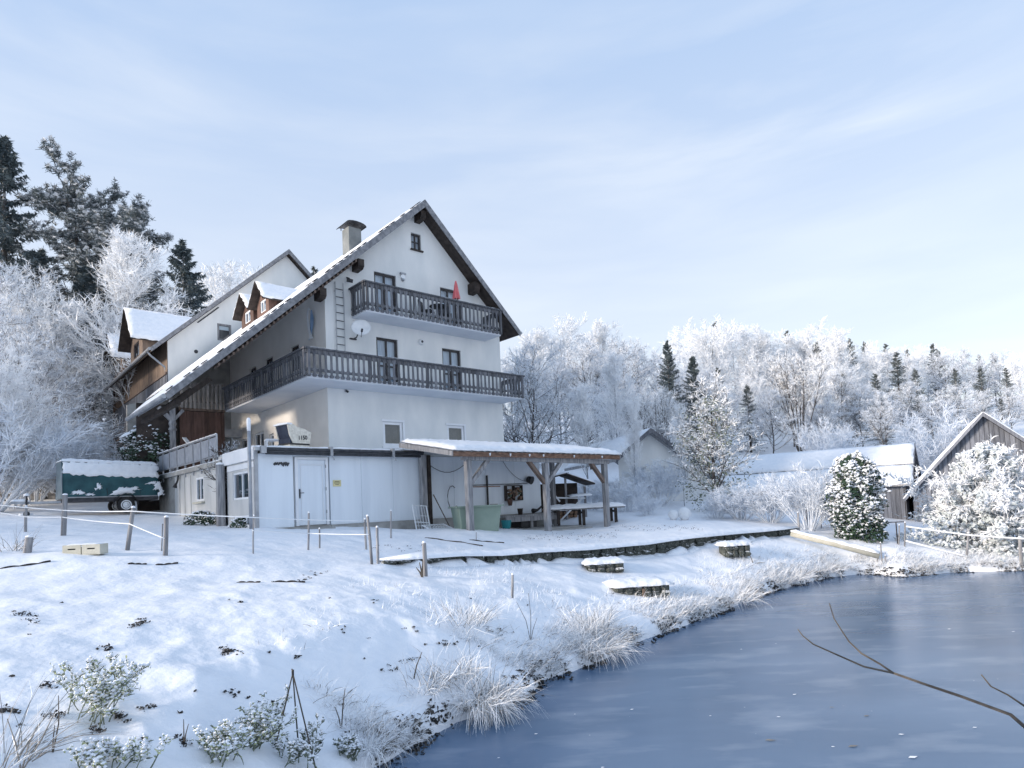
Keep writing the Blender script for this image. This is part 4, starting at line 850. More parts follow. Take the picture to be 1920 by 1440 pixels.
mb = MB(); mb.prism([(X0 - .03, yA, zA - .10), (X0 - .03, yB_, zB_ - .12), (X0 - .03, yB_, zB_ + .05), (X0 - .03, yA, zA + .05)], (.03, 0, 0)); mb.build('barge_board', M['greywood'], can, off=CO)
mb = MB(); mb.prism([(X1, yA, zA - .10), (X1, yB_, zB_ - .12), (X1, yB_, zB_ + .05), (X1, yA, zA + .05)], (.03, 0, 0)); mb.build('barge_board', M['greywood'], can, off=CO)
mb = MB(); snow_sheet(mb, (X0 + .06, yA - .04, zA + .09), (X1 + .02, yA - .04, zA + .09), (X1 + .02, yB_, zB_ + .09), (X0 + .06, yB_, zB_ + .09), 70, 16, .14, 27, .045); mb.build('snow_cover', M['snowcap'], can, True, off=CO)
mb = MB()
for x in (6.3, 7.1, 7.9, 8.6, 10.2, 11.6):
    mb.lathe([(.012, 0), (.03, .05), (.035, .09)], 6, (x + rnd.uniform(-.1, .1), yA + .0, zA - .08))
mb.build('icicle', M['snowcap'], can, True, off=CO)
mb = MB(); mb.box((6.8, -2.2, -.62), (11.4, -.07, -.50)); mb.box((8.0, -2.55, -.70), (11.5, -2.2, -.56)); mb.build('floor_slab', M['concrete'], can, off=CO)
# things under the canopy
t = thing('green_tub', 'big pale green rectangular tub under the canopy', 'tub', cw(6.25, -2.2, -.45), YAW - .35)
mb = MB(); wl = [(-.62, -.40, 0), (.62, -.40, 0), (.62, .40, 0), (-.62, .40, 0)]; wu = [(-.72, -.48, .84), (.72, -.48, .84), (.72, .48, .84), (-.72, .48, .84)]
mb.add(wl + wu, [(0, 3, 2, 1), (0, 1, 5, 4), (1, 2, 6, 5), (2, 3, 7, 6), (3, 0, 4, 7)]); wi = [(x * .94, y * .92, .84) for x, y, z in wu]; wj = [(x * .94, y * .92, .5) for x, y, z in wu]
mb.add(wi + wj, [(0, 1, 5, 4), (1, 2, 6, 5), (2, 3, 7, 6), (3, 0, 4, 7), (4, 5, 6, 7)]); mb.build('basin', M['tub'], t, bevel=.02)
mb = MB(); b = [(-.76, -.52), (.76, -.52), (.76, .52), (-.76, .52)]
for (xa, ya), (xb, yb) in zip(b, b[1:] + b[:1]): mb.bar((xa, ya, .85), (xb, yb, .85), .06, .05)
mb.build('rim', M['tub'], t)
t = thing('teal_bucket', 'teal plastic bucket on the floor right of the green tub', 'bucket', cw(8.05, -1.6, -.5), YAW)
mb = MB(); mb.lathe([(.13, 0), (.17, .25), (.19, .34), (.19, .36), (.15, .36), (.13, .1)], 16); mb.build('pail', M['teal'], t, True)
t = thing('work_bench', 'low wooden bench with shelf against the wall under the canopy', 'bench', cw(9.8, -.75, -.5), YAW)
mb = MB(); mb.box((-1.35, -.35, .44), (1.35, .4, .50)); mb.build('bench_top', M['greywood'], t); mb = MB(); mb.box((-1.3, -.34, .26), (1.3, -.3, .43)); mb.build('apron', M['greywood'], t)
for x in (-1.25, 0, 1.25): mb = MB(); mb.bar((x, -.28, 0), (x, -.28, .44), .09); mb.build('leg', M['greywood'], t)
mb = MB(); mb.box((-.5, -.25, .03), (.3, .3, .24)); mb.build('stored_box', M['black'], t)
t = thing('pot', 'small dark pot on the bench under the canopy', 'pot', cw(9.55, -.7, 0), YAW); mb = MB(); mb.lathe([(.08, 0), (.11, .22), (.12, .24), (.08, .24)], 12); mb.build('body', M['darkwood'], t, True)
t = thing('clay_pot', 'small brown clay pot hanging above the dark pot', 'pot', cw(9.55, -.14, .36), YAW); mb = MB(); mb.lathe([(.07, 0), (.11, .20), (.12, .24), (.08, .24)], 12); mb.build('body', M['redwood'], t, True)
t = thing('bench_picture', 'small grey board with faded print standing on the bench', 'board', cw(8.45, -.5, 0), YAW); mb = MB(); mb.box((-.17, 0, .02), (.17, .03, .46)); mb.build('board', M['concrete'], t); mb = MB(); mb.box((-.06, -.012, .12), (.06, -.002, .34)); mb.build('print', M['copper'], t)
t = thing('insect_box', 'brown wall box filled with wood and cones on the canopy back wall', 'box', cw(9.85, .045, .55), YAW)
mb = MB(); mb.box((-.42, -.16, .0), (.42, -.001, .03)); mb.box((-.42, -.16, .57), (.42, -.001, .60)); mb.box((-.42, -.16, .031), (-.39, -.001, .569)); mb.box((.39, -.16, .031), (.42, -.001, .569)); mb.box((-.02, -.15, .031), (.02, -.001, .569)); mb.build('case', M['darkwood'], t)
for k in range(26):
    mb = MB(); x, z = rnd.uniform(-.34, .34), rnd.uniform(.07, .50); mb.tube([(x, -.14 - rnd.uniform(0, .05), z), (x + rnd.uniform(-.03, .03), -.02, z)], rnd.uniform(.03, .06), 7); mb.build('wood_piece', M[rnd.choice(['log', 'ochre', 'redwood', 'fascia', 'leafolive'])], t)
t = thing('wall_pipe', 'grey and copper water pipe running along the canopy back wall', 'pipe', cw(9.4, .03, 1.18), YAW)
mb = MB(); mb.tube([(-1.5, 0, 0), (1.25, -.01, .03)], .022, 6); mb.build('grey_pipe', M['zinc'], t); mb = MB(); mb.tube([(-1.5, -.03, -.06), (-.2, -.03, -.06)], .02, 6); mb.build('copper_pipe', M['copper'], t)
mb = MB(); mb.bar((-.85, -.05, -.95), (-.85, -.05, .36), .06, .04); mb.build('dark_upright', M['black'], t)
t = thing('wall_speaker', 'black floodlight with hanging cable high on the canopy back wall', 'lamp', cw(10.65, .02, 1.28), YAW); mb = MB(); mb.tube([(0, -.04, .1), (.06, -.22, .04)], [.13, .17], 10); mb.build('lamp_head', M['black'], t); mb = MB(); mb.bar((0, .02, .1), (0, -.06, .1), .06); mb.build('bracket', M['darkmetal'], t)
mb = MB(); pts = [(-1.25 + i * .135, -.03, .80 - .78 * math.sin(i / 9 * math.pi / 2) ** .8) for i in range(10)]; mb.tube(pts, .009, 5); mb.build('cable', M['cable'], t)
t = thing('sagging_cable', 'dark cable sagging from the left canopy post along the wall', 'cable', cw(5.7, -.05, 1.95), YAW); mb = MB(); mb.tube([(i * .22, -.02, .12 - .42 * math.sin(i / 9 * math.pi)) for i in range(10)], .012, 5); mb.build('wire', M['cable'], t)
t = thing('garden_hose', 'dark hose hanging in a loop beside the front canopy post', 'hose', cw(6.9, -.03, .75), YAW); mb = MB(); mb.tube([(.22 * math.cos(a * .5), -.02, .42 * math.sin(a * .5)) for a in range(2, 12)], .014, 5); mb.build('loop', M['cable'], t)
t = thing('ladle', 'dark curved pipe elbow at the right end of the bench', 'pipe', cw(10.7, -.55, 0), YAW); mb = MB(); mb.tube([(-.35, 0, .12), (-.1, 0, .14), (.2, 0, .32), (.35, 0, .45), (.5, 0, .43)], [.10, .05, .035, .035, .06], 8); mb.build('body', M['black'], t, True)
def wire_rack(label, loc, rot, wd, h, n, m_):
    t = thing('wire_rack', label, 'rack', loc); t.rotation_euler = rot
    mb = MB()
    for x in (0, wd): mb.tube([(x, 0, 0), (x, 0, h)], .022, 6)
    for z in (0, h * .45, h): mb.tube([(0, 0, z), (wd, 0, z)], .018, 6)
    mb.build('frame', M['white'], t)
    me = None
    for i in range(1, n):
        m2 = MB(); m2.tube([(0, 0, 0), (0, 0, h)], .008, 4); me = me or m2.mesh('wire', M['white']); inst('wire', me, t, (wd * i / n, 0, 0))
    me2 = None
    for i in range(1, m_):
        m2 = MB(); m2.tube([(0, 0, 0), (wd, 0, 0)], .008, 4); me2 = me2 or m2.mesh('crossbar', M['white']); inst('crossbar', me2, t, (0, 0, h * i / m_))
wire_rack('white wire rack leaning against the canopy post by the wall', cw(4.75, -1.0, -.48), (math.radians(-22), .10, YAW), .55, 1.1, 5, 3)
wire_rack('white wire rack lying flat on the floor left of the green tub', cw(4.95, -1.75, -.36), (math.radians(-72), 0, YAW + .1), .9, .7, 8, 3)
t = thing('broom', 'broomstick leaning against the white wall left of the green tub', 'broom', cw(6.25, -.8, -.48), YAW); mb = MB(); mb.tube([(0, 0, .1), (-.28, .6, 1.35)], .018, 6); mb.build('handle', M['stalk'], t); mb = MB(); mb.box((-.14, -.05, 0), (.14, .03, .14)); mb.build('head', M['darkwood'], t)
t = thing('snow_heap', 'snow-covered sack lying between the two wire racks', 'sack', cw(4.9, -1.35, -.5), YAW); mb = MB(); mb.lathe([(.36, 0), (.34, .12), (.22, .22), (.05, .26)], 12); mb.build('sack', M['snowcap'], t, True)
# ================================================================== barns and sheds in the distance
def barn_shed(name, label, apex, u, wl, wr, zl, zr, za, back, length, zb, ov=.35, boards='near', snowt=.1, board_w=.17, split=False):
    """apex: xy of the ridge at the gable; u: unit vector in the gable plane (to the right); back: unit vector along the ridge; z values are world heights"""
    A = Vector((apex[0], apex[1], 0)); u = Vector((u[0], u[1], 0)).normalized(); k = Vector((back[0], back[1], 0)).normalized()
    t = thing(name, label, 'barn', A + Vector((0, 0, zb)))
    L = lambda s, d, z: tuple(u * s + k * d + Vector((0, 0, z - zb)))
    top = lambda s: za - (za - zl) * (-s / wl) if s < 0 else za - (za - zr) * (s / wr)
    il, ir = -wl + ov, wr - ov
    mb = MB(); mb.prism([L(il, .03, zb - .4), L(ir, .03, zb - .4), L(ir, .03, top(ir) - .14), L(0, .03, za - .16), L(il, .03, top(il) - .14)], k * (length - .2)); mb.build('wall', M['darkwood'], t)
    s = il; i = 0
    while s < ir - .02:                                   # gable boards one by one, tops cut to the roof line
        e = min(s + board_w - .012, ir); mb = MB(); off = -.012 * (i % 2) - rnd.uniform(0, .008)
        pts = [L(s, off, zb - .3), L(e, off, zb - .3), L(e, off, top(e) - .15)] + ([L(0, off, za - .15)] if s < 0 < e else []) + [L(s, off, top(s) - .15)]
        mb.prism(pts, k * .025); mb.build('gable_board', M['barnwood'], t); s += board_w; i += 1
    sd = .05; me = None                                   # boards on the left long side
    while sd < min(length - .3, 6):
        mb = MB(); P0 = L(il - .012, sd, zb - .3)
        mb.prism([L(il - .02, sd, zb - .3), L(il - .02, sd + .165, zb - .3), L(il - .02, sd + .165, top(il) - .16), L(il - .02, sd, top(il) - .16)], u * .018); mb.build('side_board', M['barnwood'], t); sd += .178
    mb = MB(); sn = MB()
    for e, ze in ((-wl, zl), (wr, zr)):
        mb.prism([L(0, -.3, za), L(e, -.3, ze), L(e, -.3, ze - .10), L(0, -.3, za - .12)], k * (length + .6))
        if split and e < 0:
            m_ = .52; me_, mz = e * m_, za + (ze - za) * m_
            snow_sheet(sn, L(0, -.32, za), L(0, length + .3, za), L(me_, length + .3, mz), L(me_, -.32, mz), 36, 7, snowt, 3, .03)
            snow_sheet(sn, L(me_ * 1.03, -.32, mz - .06), L(me_ * 1.03, length + .3, mz - .06), L(e * 1.02, length + .3, ze - .03), L(e * 1.02, -.32, ze - .03), 36, 7, snowt, 5, .04)
        else: snow_sheet(sn, L(0, -.32, za), L(0, length + .3, za), L(e * 1.01, length + .3, ze), L(e * 1.01, -.32, ze), 36, 9, snowt, 7 + int(e), .04)
    r = mb.build('roof', M['greywood'], t); sn.build('snow_cover', M['snowcap'], t, True)
    for e, ze in ((-wl, zl), (wr, zr)):
        mb = MB(); mb.prism([L(0, -.34, za + .01), L(e, -.34, ze + .01), L(e, -.34, ze - .14), L(0, -.34, za - .17)], k * .035); mb.build('verge_board', M['barnwood'], r)
    return t
p = at(1841, 772, 27.0)
barn_shed('board_barn', 'weathered grey board barn with steep gable behind the big snowy shrub on the right', (p.x, p.y), (.839, -.545), 3.05, 3.4, CZ - .55, CZ - .3, p.z - .05, (.545, .839), 9, .95)
p = at(1700, 828, 31.0)
barn_shed('long_barn', 'long low barn with broad snow-white roof behind the rounded evergreen', (p.x, p.y), (.60, .80), 2.65, 2.65, CZ + .12, CZ + .12, p.z - .1, (-.80, .60), 9.2, 1.0, snowt=.12, split=True)
# far cottage between the trees
p = at(1213, 805, 33)
fh_ = thing('far_cottage', 'distant low cottage with snowy gable roof half hidden by trees', 'house', Vector((p.x, p.y, 2.3)), .25)
mb = MB(); zt = p.z - 2.3
wall(mb, [(-1.7, -.5), (3.6, -.5), (3.6, zt - 2.6), (0, zt - .1), (-1.7, zt - 1.35)], [(-.9, .9, -.2, 1.9), (.3, .9, .9, 1.9), (1.5, .9, 2.2, 1.9)], F_); mb.build('gable_wall', M['stucco'], fh_)
for h in ((-.9, .9, -.2, 1.9), (.3, .9, .9, 1.9), (1.5, .9, 2.2, 1.9)): window(fh_, F_, *h, cols=2, fmat='whiteframe', fw=.06, back='curtain')
mb = MB(); sn = MB()
for e, ze in ((-2.0, zt - 1.5), (4.0, zt - 2.9)):
    mb.prism([(0, -.4, zt), (e, -.4, ze), (e, -.4, ze - .16), (0, -.4, zt - .18)], (0, 8, 0)); snow_sheet(sn, (0, -.38, zt), (0, 7.6, zt), (e, 7.6, ze), (e, -.38, ze), 14, 8, .10, 3)
mb.build('roof', M['greywood'], fh_)
for e, ze in ((-2.0, zt - 1.5), (4.0, zt - 2.9)): mb = MB(); mb.prism([(0, -.46, zt + .02), (e, -.46, ze + .02), (e, -.46, ze - .20), (0, -.46, zt - .22)], (0, .05, 0)); mb.build('verge_board', M['rail'], fh_)
sn.build('snow_cover', M['snowcap'], fh_, True)
mb = MB(); mb.box((-1.7, .2, -.5), (3.6, 7.4, .9)); mb.build('rear_walls', M['panel2'], fh_)
# low stone shed at the left edge
g = at(60, 944, 30.5)
t = thing('stone_shed', 'low stone shed with flat snow roof at the left edge behind the trailer', 'shed', Vector((g.x, g.y, g.z - .3)), .12)
mb = MB(); mb.box((-4.5, .12, 0), (2.4, 4.5, 1.45)); mb.build('core', M['dim'], t)
sm = []
for k in range(5):
    m2 = MB(); r_ = random.Random(k); a, b, c_ = .22 + .05 * k, .10, .13
    m2.add([(sx * a * r_.uniform(.85, 1), sy * b * r_.uniform(.8, 1.1), sz * c_ * r_.uniform(.85, 1)) for sz in (-1, 1) for sx, sy in ((-1, -1), (1, -1), (1, 1), (-1, 1))], [(0, 3, 2, 1), (4, 5, 6, 7), (0, 1, 5, 4), (1, 2, 6, 5), (2, 3, 7, 6), (3, 0, 4, 7)]); sm.append(m2.mesh('stone', M['stonewall']))
z = .1
while z < 1.45:
    x = -4.4 + rnd.uniform(0, .3)
    while x < .55: o = inst('stone', rnd.choice(sm), t, (x, .02 + rnd.uniform(-.03, .03), z), (rnd.uniform(-.05, .05), rnd.uniform(-.08, .08), rnd.uniform(-.1, .1))); x += rnd.uniform(.42, .62)
    z += .265
mb = MB(); mb.box((.72, -.05, 0), (1.05, .3, 1.45)); mb.build('door_pier', M['stonewall'], t); mb = MB(); mb.box((1.06, .1, 0), (2.35, .13, 1.4)); mb.build('door_opening', M['black'], t)
mb = MB(); mb.add([(-4.9, -.5, 1.42), (3.6, -.5, 1.50), (3.6, 4.8, 2.3), (-4.9, 4.8, 1.9), (-4.9, -.5, 1.52), (3.6, -.5, 1.60), (3.6, 4.8, 2.4), (-4.9, 4.8, 2.0)], [(0, 1, 2, 3), (4, 5, 6, 7), (0, 1, 5, 4), (1, 2, 6, 5), (2, 3, 7, 6), (3, 0, 4, 7)]); mb.build('roof', M['greywood'], t)
mb = MB(); snow_sheet(mb, (-4.9, -.55, 1.52), (3.6, -.55, 1.60), (3.6, 4.8, 2.4), (-4.9, 4.8, 2.0), 24, 10, .22, 33, .08); mb.build('snow_cover', M['snowcap'], t, True)
# firewood shelter right of the annex
g = at(1058, 948, 27.5)
t = thing('wood_shelter', 'small dark firewood shelter with crooked snowy roofs right of the annex', 'shelter', Vector((g.x, g.y, gz(g.x, g.y) - .1)), .2)
mb = MB(); mb.box((-.9, .9, 0), (.9, 1.0, 1.7)); mb.build('back_wall', M['darkwood'], t)
for x, h in ((-.85, 1.75), (.1, 1.9), (.95, 1.5)): mb = MB(); mb.bar((x, 0, 0), (x, 0, h), .08); mb.build('post', M['greywood'], t)
for p_, q_ in (((-.9, -.02, 1.1), (.95, -.02, 1.0)), ((-.2, -.04, .1), (.75, -.04, .95)), ((-.85, -.05, 1.75), (-.2, -.05, .9)), ((-.9, -.03, .5), (.3, -.03, .55))): mb = MB(); mb.bar(p_, q_, .06); mb.build('brace', M['white'], t)
mb = MB(); mb.bar((-1.0, .4, 1.85), (.2, .4, 2.1), 1.3, .06); mb.bar((.15, .4, 2.05), (1.35, .4, 1.6), 1.3, .06); mb.build('roof', M['darkwood'], t)
mb = MB(); snow_sheet(mb, (-1.0, -.25, 1.89), (.2, -.25, 2.14), (.2, 1.05, 2.14), (-1.0, 1.05, 1.89), 8, 6, .09, 3); snow_sheet(mb, (.15, -.25, 2.10), (1.35, -.25, 1.65), (1.35, 1.05, 1.65), (.15, 1.05, 2.10), 8, 6, .09, 4); snow_sheet(mb, (.2, -.3, 1.08), (1.2, -.3, 1.12), (1.2, .2, 1.2), (.2, .2, 1.16), 6, 3, .07, 6); mb.build('snow_cover', M['snowcap'], t, True)
lm = MB(); lm.tube([(0, 0, 0), (0, .4, 0)], .07, 8); lm = lm.mesh('log', M['log'])
for k in range(34): inst('log', lm, t, (-.78 + (k % 9) * .17 + rnd.uniform(-.03, .03), .25 + rnd.uniform(-.08, .05), .1 + (k // 9) * .15), (0, rnd.uniform(0, 3), 0), (rnd.uniform(.8, 1.2),) * 3)
# snowy table next to it
g = at(1100, 968, 25.3)
t = thing('snowy_table', 'long wooden table under thick snow right of the canopy posts', 'table', Vector((g.x, g.y, gz(g.x, g.y))), .15)
mb = MB(); mb.box((-1.55, -.4, .62), (1.45, .4, .68)); mb.build('table_top', M['greywood'], t)
for x in (-1.2, -.2, 1.1):
    mb = MB(); mb.bar((x, -.3, 0), (x, -.3, .62), .10); mb.bar((x, .3, 0), (x, .3, .62), .10); mb.bar((x, -.35, .5), (x, .35, .5), .08); mb.build('trestle', M['darkwood'], t)
mb = MB(); snow_sheet(mb, (-1.6, -.45, .68), (1.5, -.45, .68), (1.5, .45, .68), (-1.6, .45, .68), 20, 6, .16, 3, .03); mb.build('snow_cover', M['snowcap'], t, True)
for i, (px, r_) in enumerate(((1263, .20), (1284, .25))):
    g = ground(px, 975); mb = MB(); mb.lathe([(.10 * r_ / .2, 0)] + [(r_ * math.sin(a * math.pi / 10), r_ - r_ * math.cos(a * math.pi / 10)) for a in range(2, 11)], 18)
    tag(mb.build('garden_globe', M['white'], smooth=True, loc=g), ['smaller left one of two white garden globes in the snow', 'larger right one of two white garden globes in the snow'][i], 'globe', 'white garden globes')

# ================================================================== trailer
g = ground(212, 963); g.z = max(g.z, 2.7)
t = thing('trailer', 'car trailer with snow-covered dark green tarpaulin in front of the stone shed', 'trailer', g, .74)
TL, TRr = -1.72, 1.42
mb = MB(); mb.box((TL, -.75, .48), (TRr, .75, .60)); mb.box((TL, -.75, .602), (TRr, -.72, .86)); mb.build('chassis', M['darkmetal'], t)
mb = MB(); mb.box((TL, -.77, .62), (TRr, -.752, .84)); mb.build('side_board', M['zinc'], t)
n = 18; mb = MB(); tvs = []
rows = [(-.80, .66), (-.80, 1.05), (-.78, 1.55), (-.66, 1.98), (-.1, 2.12), (.5, 2.05), (.8, 1.6), (.8, .66)]
for i in range(n + 1):
    x = TL + (TRr - TL) * i / n; sag = .05 * math.sin(i / n * math.pi * 3) ** 2
    tvs += [(x + (.02 * j if j < 4 else 0) * 0, y + rnd.uniform(-.012, .012), z - (sag if 3 <= j <= 5 else 0) - .10 * i / n * (j > 1)) for j, (y, z) in enumerate(rows)]
m_ = len(rows); mb.add(tvs, [(i * m_ + j, i * m_ + j + 1, (i + 1) * m_ + j + 1, (i + 1) * m_ + j) for i in range(n) for j in range(m_ - 1)] + [tuple(range(m_))[::-1], tuple(range(n * m_, n * m_ + m_))]); tarp = mb.build('tarpaulin', M['tarp'], t, True)
mb = MB(); mb.prism([(TL - .03, -.82, .6), (TL - .03, -.80, 1.6), (TL - .03, -.55, 2.10), (TL - .03, .5, 2.08), (TL - .03, .8, .6)], (.02, 0, 0)); mb.build('end_flap', M['tarpend'], tarp)
mb = MB(); snow_sheet(mb, (TL, -.795, 1.50), (TRr, -.795, 1.34), (TRr, -.68, 1.87), (TL, -.68, 1.98), 30, 6, .05, 5, .05, up=(0, -.96, .28)); snow_sheet(mb, (TL - .05, -.70, 1.99), (TRr + .03, -.70, 1.88), (TRr + .03, .7, 1.92), (TL - .05, .7, 2.02), 30, 8, .12, 6, .02)
for cx, cz, sx, sz in ((-1.25, .83, .22, .06), (.2, .86, .42, .13), (.55, .93, .2, .06), (-.6, 1.02, .10, .08), (1.4, 1.02, .16, .16), (1.5, .78, .1, .16), (-.9, .74, .16, .03), (1.2, 1.15, .2, .05)):
    snow_sheet(mb, (cx - sx, -.81, cz - sz), (cx + sx, -.81, cz - sz * .9), (cx + sx * .5, -.805, cz + sz), (cx - sx * .3, -.805, cz + sz), 9, 5, .055, int(99 * cx) + 200, .07, up=(0, -1, .1))
mb.build('snow_cover', M['snowcap'], t, True)
def wheel(px_, y, r):
    mb = MB(); prof = [(r * .62, -.08), (r * .9, -.09), (r, -.05), (r, .05), (r * .9, .09), (r * .62, .08)]; mb.lathe(prof, 22); o = mb.build('wheel', M['rubber'], t, True, (px_, y, r), (math.pi / 2, 0, 0))
    mb = MB(); mb.lathe([(r * .60, -.05), (r * .60, .06), (r * .5, .065), (r * .46, .03), (r * .2, .05), (r * .18, .10), (.001, .10)], 18); mb.v = [(x, y, z + .045) for x, y, z in mb.v]; mb.build('rim', M['white'], o, True)
mb = MB()
for x in (-1.3, -.35, .75, 1.35): mb.tube([(x, -.812, .95), (x + .05, -.795, .66)], .009, 4)
mb.build('strap', M['black'], t)
wheel(.28, -.82, .31); wheel(.28, .82, .31)
mb = MB(); vs = []
for i in range(13): a = math.pi * i / 12; vs += [(.28 + .42 * math.cos(a), -.95, .31 + .42 * math.sin(a)), (.28 + .42 * math.cos(a), -.70, .31 + .42 * math.sin(a))]
mb.add(vs, [(2 * i, 2 * i + 1, 2 * i + 3, 2 * i + 2) for i in range(12)]); o = mb.build('mudguard', M['black'], t); o.modifiers.new('s', 'SOLIDIFY').thickness = .02
mb = MB(); mb.bar((TL, -.4, .5), (TL - 1.0, 0, .5), .08); mb.bar((TL, .4, .5), (TL - 1.0, 0, .5), .08); mb.bar((TL - 1.0, 0, .5), (TL - 1.45, 0, .52), .09); mb.build('drawbar', M['zinc'], t)
mb = MB(); mb.tube([(TL - 1.0, -.12, .0), (TL - 1.0, -.12, .75)], .03, 8); mb.tube([(TL - 1.0, -.16, .1), (TL - 1.0, -.06, .1)], .1, 10); mb.build('jockey_wheel', M['darkmetal'], t)
mb = MB(); snow_ridge(mb, [(TL - .9, 0, .55), (TL - 1.45, 0, .57)], .12, .08, 5); mb.box((TL - 1.2, -.1, 0), (TL - .8, .2, .12)); mb.lathe([(.1, .75), (.08, .82), (.02, .85)], 8, (TL - 1.0, -.12, 0)); mb.build('snow_patch', M['snowcap'], t, True)
mb = MB(); mb.bar((TRr + .01, -.7, .52), (TRr + .01, .7, .52), .06, .10); mb.build('light_bar', M['white'], t)

# ================================================================== fences, stakes, poles
def stake(mb, sn, base, top, r=.045, n=8, sq=False, cap=True):
    r *= .68; base, top = Vector(base), Vector(top); b2 = base - (top - base).normalized() * .25
    if sq: mb.bar(b2, top, r * 2, r * 2)
    else: mb.tube([b2, base.lerp(top, .5) + Vector((rnd.uniform(-.01, .01), 0, 0)), top], [r * 1.05, r, r * .95], n)
    if cap: sn.lathe([(r * .9, -.008), (r * .98, .012), (r * .7, .03), (.004, .04)], 8, tuple(top))
def px_stake(px0, py0, px1, py1):
    b = ground(px0, py0); return b, at(px1, py1, b.y)
def fence(label, specs, ropes, name='tape_fence', cat='fence', rope_r=.012, mat='greywood'):
    P = [px_stake(*s[:4]) for s in specs]; root = thing(name, label, cat, P[0][0]); o0 = P[0][0]; tops = []
    for (b, tp), s in zip(P, specs):
        mb, sn = MB(), MB(); stake(mb, sn, b - o0, tp - o0, s[4]); o = mb.build('post', M[mat], root, True); sn.build('snow_cap', M['snowcap'], o, True); tops.append((b - o0, tp - o0))
    for seq in ropes:
        pts = []
        for (i, f), (j, f2) in zip(seq[:-1], seq[1:]):
            a = tops[i][0].lerp(tops[i][1], f) + Vector((0, -.05, 0)); b = tops[j][0].lerp(tops[j][1], f2) + Vector((0, -.05, 0)); L = (b - a).length
            for k in range(8): u = k / 8; pts.append(a.lerp(b, u) - Vector((0, 0, .004 * L * 4 * u * (1 - u))))
        pts.append(b); mb = MB(); mb.tube(pts, rope_r, 5); mb.build('tape', M['tape'], root, True)
    return root
# left garden fence with two white tapes
fence('grey wooden stakes with two frosted tapes running from the left edge to the annex', [(-60, 985, -60, 940, .05), (48, 997, 49, 950, .05), (119, 1004, 122, 928, .085), (239, 1031, 250, 952, .06), (310, 1041, 312, 970, .065), (475, 1038, 476, 968, .022), (578, 1031, 579, 962, .035), (687, 1030, 684, 974, .04), (697, 1058, 689, 968, .045)],
      [[(0, .8), (1, .6), (2, .45), (3, .62), (4, .45)], [(0, 1), (2, .62), (3, .92), (5, .97), (7, .95)], [(5, .62), (6, .45), (8, .62)]])
def single(name, label, cat, px0, py0, px1, py1, r, mat='greywood', group=None, cap=True, sq=False):
    b, tp = px_stake(px0, py0, px1, py1); t = thing(name, label, cat, b, group=group); mb, sn = MB(), MB(); stake(mb, sn, (0, 0, 0), tp - b, r, sq=sq, cap=cap); mb.build('shaft', M[mat], t, not sq)
    if cap: sn.build('snow_cap', M['snowcap'], t, True)
    return t
single('wooden_stake', 'short thick wooden stub at the far left beside frosted stems', 'stake', 51, 1036, 55, 1007, .10)
single('thin_stake', 'thin dark stake just left of the fourth fence post', 'stake', 303, 1033, 305, 982, .02, cap=False)
single('wooden_stake', 'grey stake standing right beside the leaning fence end post', 'stake', 709, 1057, 707, 989, .045)
single('wooden_stake', 'single grey stake in front of the white annex panels', 'stake', 733, 1009, 733, 958, .035)
single('wooden_stake', 'grey stake with flat top and dead stalks below the stone edging', 'stake', 798, 1080, 795, 1018, .065)
single('wooden_stake', 'slim snow-dusted stake in the open slope above the pond', 'stake', 960, 1121, 961, 1078, .035)
single('wooden_stake', 'small pale stake between annex step and fence tape', 'stake', 599, 1028, 599, 992, .03)
single('thin_stake', 'short thin stake behind the stone edging left of the pond', 'stake', 893, 1012, 893, 998, .02)
# right hand fence along the pond
fence('pale slender fence with one frosted rail in front of the big shrub on the right', [(1685, 1022, 1686, 985, .03), (1696, 1024, 1697, 980, .035), (1812, 1046, 1816, 1000, .05), (1916, 1062, 1912, 1008, .07), (2040, 1075, 2040, 1015, .05)],
      [[(1, .85), (2, .93), (3, .97), (4, 1)], [(1, .25), (2, .05)]], 'rail_fence', rope_r=.028)
single('wooden_post', 'tall snowy post at the right end of the stone edging', 'post', 1499, 1005, 1496, 961, .06)
single('wooden_post', 'slim frosted post just behind the end of the stone edging', 'post', 1513, 990, 1512, 955, .04)
single('wooden_post', 'thin frosted post left of the rounded evergreen', 'post', 1540, 990, 1540, 964, .03)
single('wooden_post', 'leaning snowy post in front of the rounded evergreen', 'post', 1578, 1001, 1585, 970, .06)
single('wooden_stake', 'dark thin stake at the lower end of the snowy pipe', 'stake', 1654, 1058, 1651, 1018, .03)
single('wooden_stake', 'short dark peg left of the stake at the pipe end', 'stake', 1645, 1054, 1644, 1040, .03)
single('wooden_stake', 'short dark peg right of the stake at the pipe end', 'stake', 1661, 1056, 1660, 1042, .03)
g0, g1 = ground(1484, 1012), ground(1650, 1052)
t = thing('snowy_pipe', 'long pale pipe under snow sloping down to the pond edge', 'pipe', g0)
mb = MB(); a = Vector((0, 0, .20)); b = g1 - g0 + Vector((0, 0, .16)); mb.tube([a, a.lerp(b, .5) + Vector((0, 0, .02)), b], .10, 10); mb.build('pipe', M['crate'], t, True); mb = MB(); snow_ridge(mb, [a + Vector((0, 0, .07)), b + Vector((0, 0, .07))], .19, .10, 8); mb.build('snow_cap', M['snowcap'], t, True)
t = thing('sign_post', 'small dark cross-shaped marker beside the rail fence', 'marker', ground(1683, 1020)); mb = MB(); mb.bar((-.26, 0, .70), (.26, 0, .70), .03, .04); mb.build('crosspiece', M['barnwood'], t); mb = MB(); mb.bar((0, 0, -.2), (0, 0, .72), .025); mb.build('upright', M['darkwood'], t)

